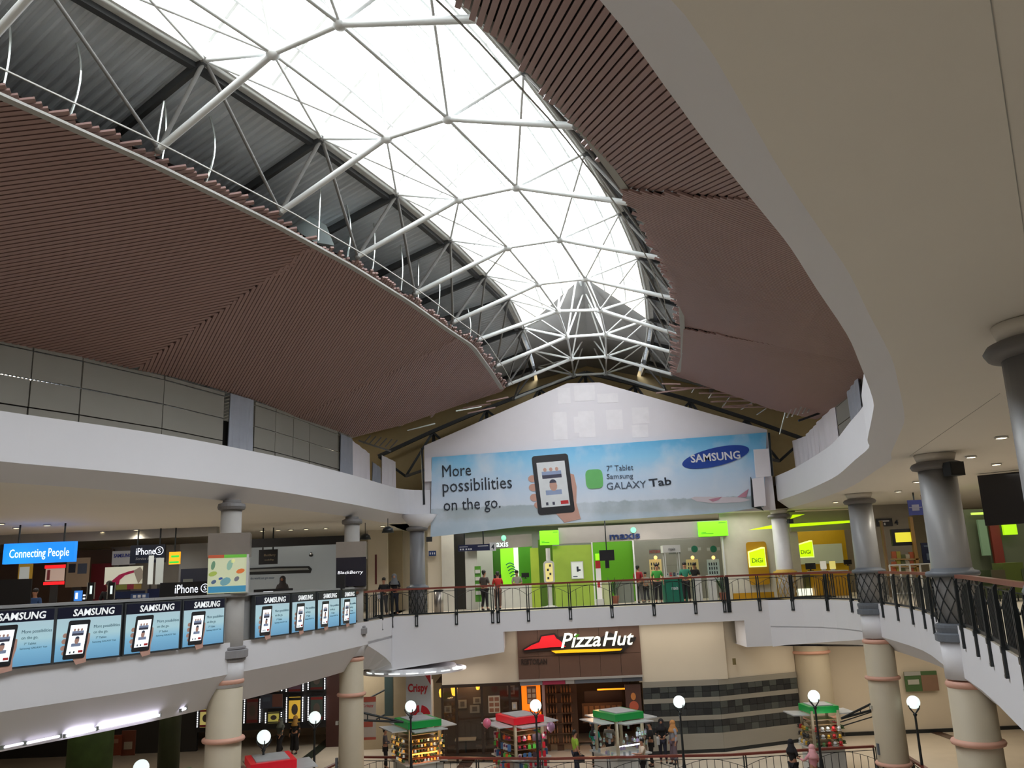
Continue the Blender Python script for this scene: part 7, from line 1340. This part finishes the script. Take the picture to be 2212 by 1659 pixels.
def body_meshes(pose, skirt):
    key = (pose, skirt)
    if key in _body: return _body[key]
    q = POSES[pose]; V = [(0, 0, 0.93), (0, 0.005, 1.10), (0, 0.0, 1.30), (0, -0.01, 1.42), (0, 0, 1.49), (0, 0.015, 1.56), (0, 0.02, 1.64)]; R = [0.115, 0.105, 0.125, 0.075, 0.052, 0.075, 0.082]; E_ = [(i, i+1) for i in range(6)]
    def add(p, r, par): V.append(p); R.append(r); E_.append((par, len(V)-1)); return len(V)-1
    for s, a in ((-1, 'L'), (1, 'R')):
        sh_ = add((0.17*s, -0.01, 1.39), 0.055, 2); el_ = add(q['e'+a], 0.04, sh_); wr = add(q['w'+a], 0.027, el_)
        d = (Vector(q['w'+a])-Vector(q['e'+a])).normalized(); side = d.cross(Vector((0, 0, 1))) if abs(d.z) < 0.8 else Vector((0, 1, 0)); side.normalize(); pm = Vector(q['w'+a])+d*0.06; pl_ = add(tuple(pm), 0.03, wr)
        for f, L_ in zip((-1.3, -0.45, 0.45, 1.3), (0.062, 0.078, 0.074, 0.055)):
            k1_ = add(tuple(pm+side*0.016*f+d*L_*0.5), 0.0085, pl_); add(tuple(pm+side*0.019*f+d*L_-Vector((0, 0, 0.012))), 0.007, k1_)
        add(tuple(pm+side*0.04-d*0.01+Vector((0, 0, -0.01))), 0.009, pl_)
        hp = add((0.09*s, 0, 0.88), 0.095, 0); kn = add(q['k'+a], 0.058, hp); an = add(q['a'+a], 0.038, kn); A_ = Vector(q['a'+a]); add((A_.x, A_.y+0.13, A_.z-0.05), 0.035, an)
    body = skin(V, E_, R, 1)
    # nose and ears joined onto the same figure mesh
    import bmesh
    bm_ = bmesh.new(); bm_.from_mesh(body)
    for c_, s_ in (((0, 0.105, 1.605), (0.014, 0.02, 0.025)), ((-0.085, 0.015, 1.61), (0.012, 0.02, 0.03)), ((0.085, 0.015, 1.61), (0.012, 0.02, 0.03))):
        bmesh.ops.create_icosphere(bm_, subdivisions=1, radius=1, matrix=Matrix.Translation(c_) @ Matrix.Diagonal((*s_, 1)))
    bm_.to_mesh(body); bm_.free()
    # shirt
    V2 = [(0, 0, 0.90), (0, 0.005, 1.10), (0, 0, 1.30), (0, -0.01, 1.41)]; R2 = [0.135, 0.125, 0.145, 0.10]; E2 = [(0, 1), (1, 2), (2, 3)]
    for s, a in ((-1, 'L'), (1, 'R')): V2.append((0.17*s, -0.01, 1.385)); R2.append(0.075); E2.append((2, len(V2)-1)); V2.append(tuple(Vector((0.17*s, -0.01, 1.385)).lerp(Vector(q['e'+a]), 0.92))); R2.append(0.056); E2.append((len(V2)-2, len(V2)-1))
    shirt = skin(V2, E2, R2, 1)
    V2 = []; R2 = []; E2 = []
    V3 = [(0, 0, 0.92)]; R3 = [0.128]; E3 = []
    for s, a in ((-1, 'L'), (1, 'R')):
        b0 = len(V3); V3 += [(0.09*s, 0, 0.86), q['k'+a], tuple(Vector(q['k'+a]).lerp(Vector(q['a'+a]), 0.9))]; R3 += [0.11, 0.075 if not skirt else 0.12, 0.06 if not skirt else 0.13]; E3 += [(0, b0), (b0, b0+1), (b0+1, b0+2)]
    trs = skin(V3, E3, R3, 1)
    sleeves = []
    for s, a in ((-1, 'L'), (1, 'R')): sleeves.append(skin([q['e'+a], tuple(Vector(q['e'+a]).lerp(Vector(q['w'+a]), 0.9))], [(0, 1)], [0.052, 0.04], 1))
    shoes = []
    for s, a in ((-1, 'L'), (1, 'R')): A_ = Vector(q['a'+a]); shoes.append(skin([(A_.x, A_.y-0.03, A_.z-0.035), (A_.x, A_.y+0.17, A_.z-0.055)], [(0, 1)], [0.05, 0.042], 1))
    hair = MB(); hair.sphere((0, -0.012, 1.655), 0.1, 14, (0.98, 1.08, 1.0)); _body[key] = (body, shirt, trs, sleeves, shoes); return _body[key]
m_skin = mat('skin_tan', sr(175, 125, 98), 0.55)
def person(x, y, z, rot, h, pose, top, legs, head, label, hijab=None, long_sleeve=False, skirt=False, bag=None):
    t = thing('person', label, 'person', (0, 0, 0)); B = body_meshes(pose, skirt); s = h/1.74
    def add(me, nm, m): o = bpy.data.objects.new(nm, me); COL.objects.link(o); o.parent = t; 
    def put(me, nm, m):
        o = bpy.data.objects.new(nm, me)
        if not me.materials: me.materials.append(m)
        o.material_slots[0].link = 'OBJECT'; o.material_slots[0].material = m; COL.objects.link(o); o.parent = t; return o
    bd_ = put(B[0], 'body', m_skin); bd_.location = (0, 0, 0); put(B[1], 'shirt', top); put(B[2], 'skirt' if skirt else 'trousers', legs)
    if long_sleeve:
        for q in B[3]: put(q, 'sleeve', top)
    for q in B[4]: put(q, 'shoe', m_blk)
    if hijab:
        m_ = MB(); m_.sphere((0, -0.02, 1.64), 0.118, 16, (1, 1.02, 1.05)); 
        m_.lathe((0, -0.02, 0), [(0.115, 1.60), (0.12, 1.5), (0.17, 1.42), (0.21, 1.33), (0.2, 1.28)], 16); m_.build('headscarf', hijab, t, smooth=True)
        m_ = MB(); m_.sphere((0, 0.058, 1.62), 0.066, 12, (0.95, 0.75, 1.15)); m_.build('face', m_skin, t, smooth=True); fy = 0.108
    else:
        m_ = MB(); m_.sphere((0, -0.022, 1.675), 0.096, 14, (1.0, 1.06, 0.92)); m_.sphere((0, -0.06, 1.61), 0.07, 10, (1, 0.7, 1)); m_.build('hair', head, t, smooth=True); fy = 0.098
    m_ = MB(); m_.sphere((-0.03, fy, 1.628), 0.009, 6); m_.sphere((0.03, fy, 1.628), 0.009, 6); m_.build('eyes', m_blk, bd_); m_ = MB(); m_.box((0, fy-0.002, 1.572), (0.035, 0.01, 0.008)); m_.build('mouth', mat('lip_colour', (0.3, 0.08, 0.07), 0.5), bd_)
    if bag: m_ = MB(); q = POSES[pose]['wR']; m_.box((q[0]+0.04, q[1]+0.04, q[2]-0.2), (0.12, 0.26, 0.26)); m_.path([(q[0]+0.04, q[1]-0.05, q[2]-0.07), (q[0], q[1], q[2]+0.02), (q[0]+0.04, q[1]+0.13, q[2]-0.07)], 0.01, 5); m_.build('handbag', bag, t, label='bag')
    t.location = (x, y, z); t.rotation_euler = (0, 0, rot); t.scale = (s, s, s); WL[t.name] = Vector((x, y, z)); return t
C_ = lambda n, r, g, b_: mat('cloth_'+n, sr(r, g, b_), 0.85)
blk = C_('black', 28, 26, 30); jean = C_('navy', 36, 40, 56); hairm = mat('black_hair', (0.012, 0.01, 0.009), 0.5)
def at_feet(u, v, z=Z3): p = atz(u, v, z); return p.x, p.y, z
def at_head(u, v, h, z=Z3): p = atz(u, v, z+h); return p.x, p.y, z
R_ = math.radians
person(*at_head(1241, 1577, 1.68), R_(-70), 1.68, 'stand', C_('lime', 150, 185, 60), jean, hairm, 'man in a lime green shirt standing sideways with a dark bag between two kiosks', bag=blk)
person(*at_head(1283, 1563, 1.66), R_(-30), 1.66, 'front', C_('teal', 20, 140, 120), blk, hairm, 'woman in a long teal top and black headscarf left of the middle kiosk', hijab=blk, long_sleeve=True)
x, y, z = at_head(1292, 1562, 1.7); person(x+0.45, y+0.3, z, R_(-20), 1.7, 'front', C_('grey', 120, 115, 108), blk, hairm, 'person in a grey top behind the woman in teal', long_sleeve=True)
person(*at_head(1385, 1594, 1.6), R_(100), 1.6, 'reach', C_('pinkwhite', 205, 185, 165), blk, hairm, 'woman in a pale pink blouse with long dark hair reaching towards the middle kiosk')
person(*at_head(1403, 1558, 1.7), R_(80), 1.7, 'front', blk, blk, hairm, 'person in black clothes raising hands beside the middle kiosk', long_sleeve=True)
person(*at_head(1427, 1553, 1.68), R_(170), 1.68, 'front', blk, C_('darkjean', 44, 46, 60), hairm, 'woman in black with a black headscarf and a pale handbag', hijab=blk, long_sleeve=True, bag=C_('bagpale', 190, 190, 190))
person(*at_head(1451, 1556, 1.66), R_(110), 1.66, 'stand', C_('check', 150, 150, 160), C_('mauve', 105, 88, 98), hairm, 'woman with an orange headscarf and black and white patterned top', hijab=C_('orange', 190, 135, 80), long_sleeve=True, skirt=True)
x, y, z = at_head(1708, 1597, 1.62); person(x, y, z, R_(-60), 1.62, 'front', blk, blk, hairm, 'woman all in black with a headscarf at the right railing', hijab=blk, long_sleeve=True, skirt=True)
x, y, z = at_head(1752, 1608, 1.62); person(x, y, z, R_(20), 1.62, 'reach', C_('pink', 215, 150, 160), C_('darkgrey', 60, 56, 58), hairm, 'person in a pink top standing at the narrow right kiosk', hijab=C_('pink2', 220, 160, 165), long_sleeve=True)
x, y, z = at_head(832, 1572, 1.62); person(x, y, z, R_(-80), 1.62, 'front', C_('whiteblack', 90, 85, 90), blk, hairm, 'person in dark clothes half hidden left of the yellow lit kiosk', long_sleeve=True)
person(*at_head(606, 1551, 1.62), R_(150), 1.62, 'walk', C_('greygreen', 75, 82, 78), blk, hairm, 'woman with a grey headscarf walking before the cinema posters', hijab=C_('greyscarf', 95, 100, 95), long_sleeve=True, skirt=True)
person(*at_head(638, 1546, 1.66), R_(160), 1.66, 'stand', blk, blk, hairm, 'woman in black with a yellow brown headscarf before the cinema posters', hijab=C_('yellowscarf', 165, 125, 60), long_sleeve=True, skirt=True)
x, y, z = at_head(205, 1610, 1.66); person(x, y, z, R_(170), 1.66, 'stand', C_('beigeshirt', 110, 95, 85), blk, hairm, 'dim figure in a beige shirt with a strap at the lower left')
person(X(1284, 1530, YL+1.0), YL+1.0, Z3, R_(180), 1.68, 'front', C_('lightblue', 110, 140, 165), blk, hairm, 'waiter in a light blue shirt inside the restaurant entrance')
# upper storey people
def at4(u, y): return aty(u, 1290, y).x, y, 0.0
person(*at4(829, 35.6), R_(180), 1.55, 'front', blk, C_('greyleg', 85, 82, 84), hairm, 'person in a black top with a white bag at the left bridge railing', bag=C_('bagwhite', 190, 190, 200))
person(*at4(852, 35.7), R_(185), 1.68, 'front', blk, C_('jean2', 28, 32, 46), hairm, 'person in black with a grey headscarf leaning on the left bridge railing', hijab=C_('greyscarf2', 110, 112, 116), long_sleeve=True)
person(*at4(1047, 37.4), R_(-30), 1.7, 'front', C_('greyshirt', 70, 62, 58), blk, hairm, 'man in a grey shirt standing before the service counter')
person(*at4(1076, 37.6), R_(10), 1.62, 'front', C_('red', 170, 40, 35), C_('brownleg', 100, 75, 65), hairm, 'person in a red shirt leaning on the service counter')
person(*at4(1118, 39.9), R_(180), 1.65, 'front', C_('palegrey', 150, 145, 140), blk, hairm, 'clerk in a pale shirt behind the service counter')
person(*at4(1382, 38.6), R_(-40), 1.65, 'stand', C_('red2', 160, 35, 50), C_('greyleg2', 80, 75, 75), hairm, 'woman in a red top inside the phone shop')
person(*at4(1397, 38.9), R_(160), 1.35, 'front', C_('whitesh', 150, 145, 140), blk, hairm, 'short figure in a pale top beside the woman in red')
person(*at4(1423, 37.4), R_(175), 1.68, 'stand', C_('green', 60, 150, 60), blk, hairm, 'man in a bright green polo shirt standing outside the phone shop')
person(*at4(1484, 37.3), R_(170), 1.7, 'front', C_('tealsh', 45, 125, 100), blk, hairm, 'man in a teal shirt right of the teal booth')
person(*at4(1505, 39.3), R_(150), 1.66, 'front', blk, blk, hairm, 'person in black behind the white display plinths')
x = aty(76, 1285, 27).x; person(x, 27, 0.0, R_(175), 1.62, 'front', C_('blueshirt', 50, 80, 130), blk, hairm, 'shop assistant with dark hair and blue shirt behind the left counter')
x = aty(218, 1280, 26).x; person(x, 26.5, 0.0, R_(200), 1.75, 'front', blk, blk, hairm, 'dark haired person between the two black phone towers')
x = aty(610, 1265, 33).x; person(x, 33, 0.0, R_(180), 1.75, 'front', C_('greytop', 80, 76, 76), blk, hairm, 'person with a dark headscarf behind the low black letter sign', hijab=C_('darkscarf', 70, 66, 70))
# ================================================================ added area fills that brighten the covered parts, not real fittings
for (x, y, z, sx, sy, pw, c) in [(4.2, 36.9, -0.84, 9, 1.2, 80, (1, 0.93, 0.82)), (-3, 36.6, -2.15, 3, 1.5, 40, (1, 0.93, 0.85)), (-14, 27, 3.7, 7, 12, 170, (1, 0.95, 0.86)), (17, 25, 3.7, 6, 16, 260, (1, 0.94, 0.84)), (3, 40.6, 3.6, 12, 3, 200, (1, 0.98, 0.92)), (3.5, 37.4, 3.7, 15, 1.0, 150, (1, 0.97, 0.9)), (13.5, 40, 3.6, 4, 3, 60, (1, 0.95, 0.7)), (-16, 34, -1.8, 6, 10, 90, (1, 0.85, 0.7)), (16, 36, -1.9, 10, 5, 190, (1, 0.88, 0.7)), (-8, 40, -2.3, 3, 2, 90, (1, 0.95, 0.85))]:
    area_light('soffit_fill', (x, y, z), sx, sy, pw, c)
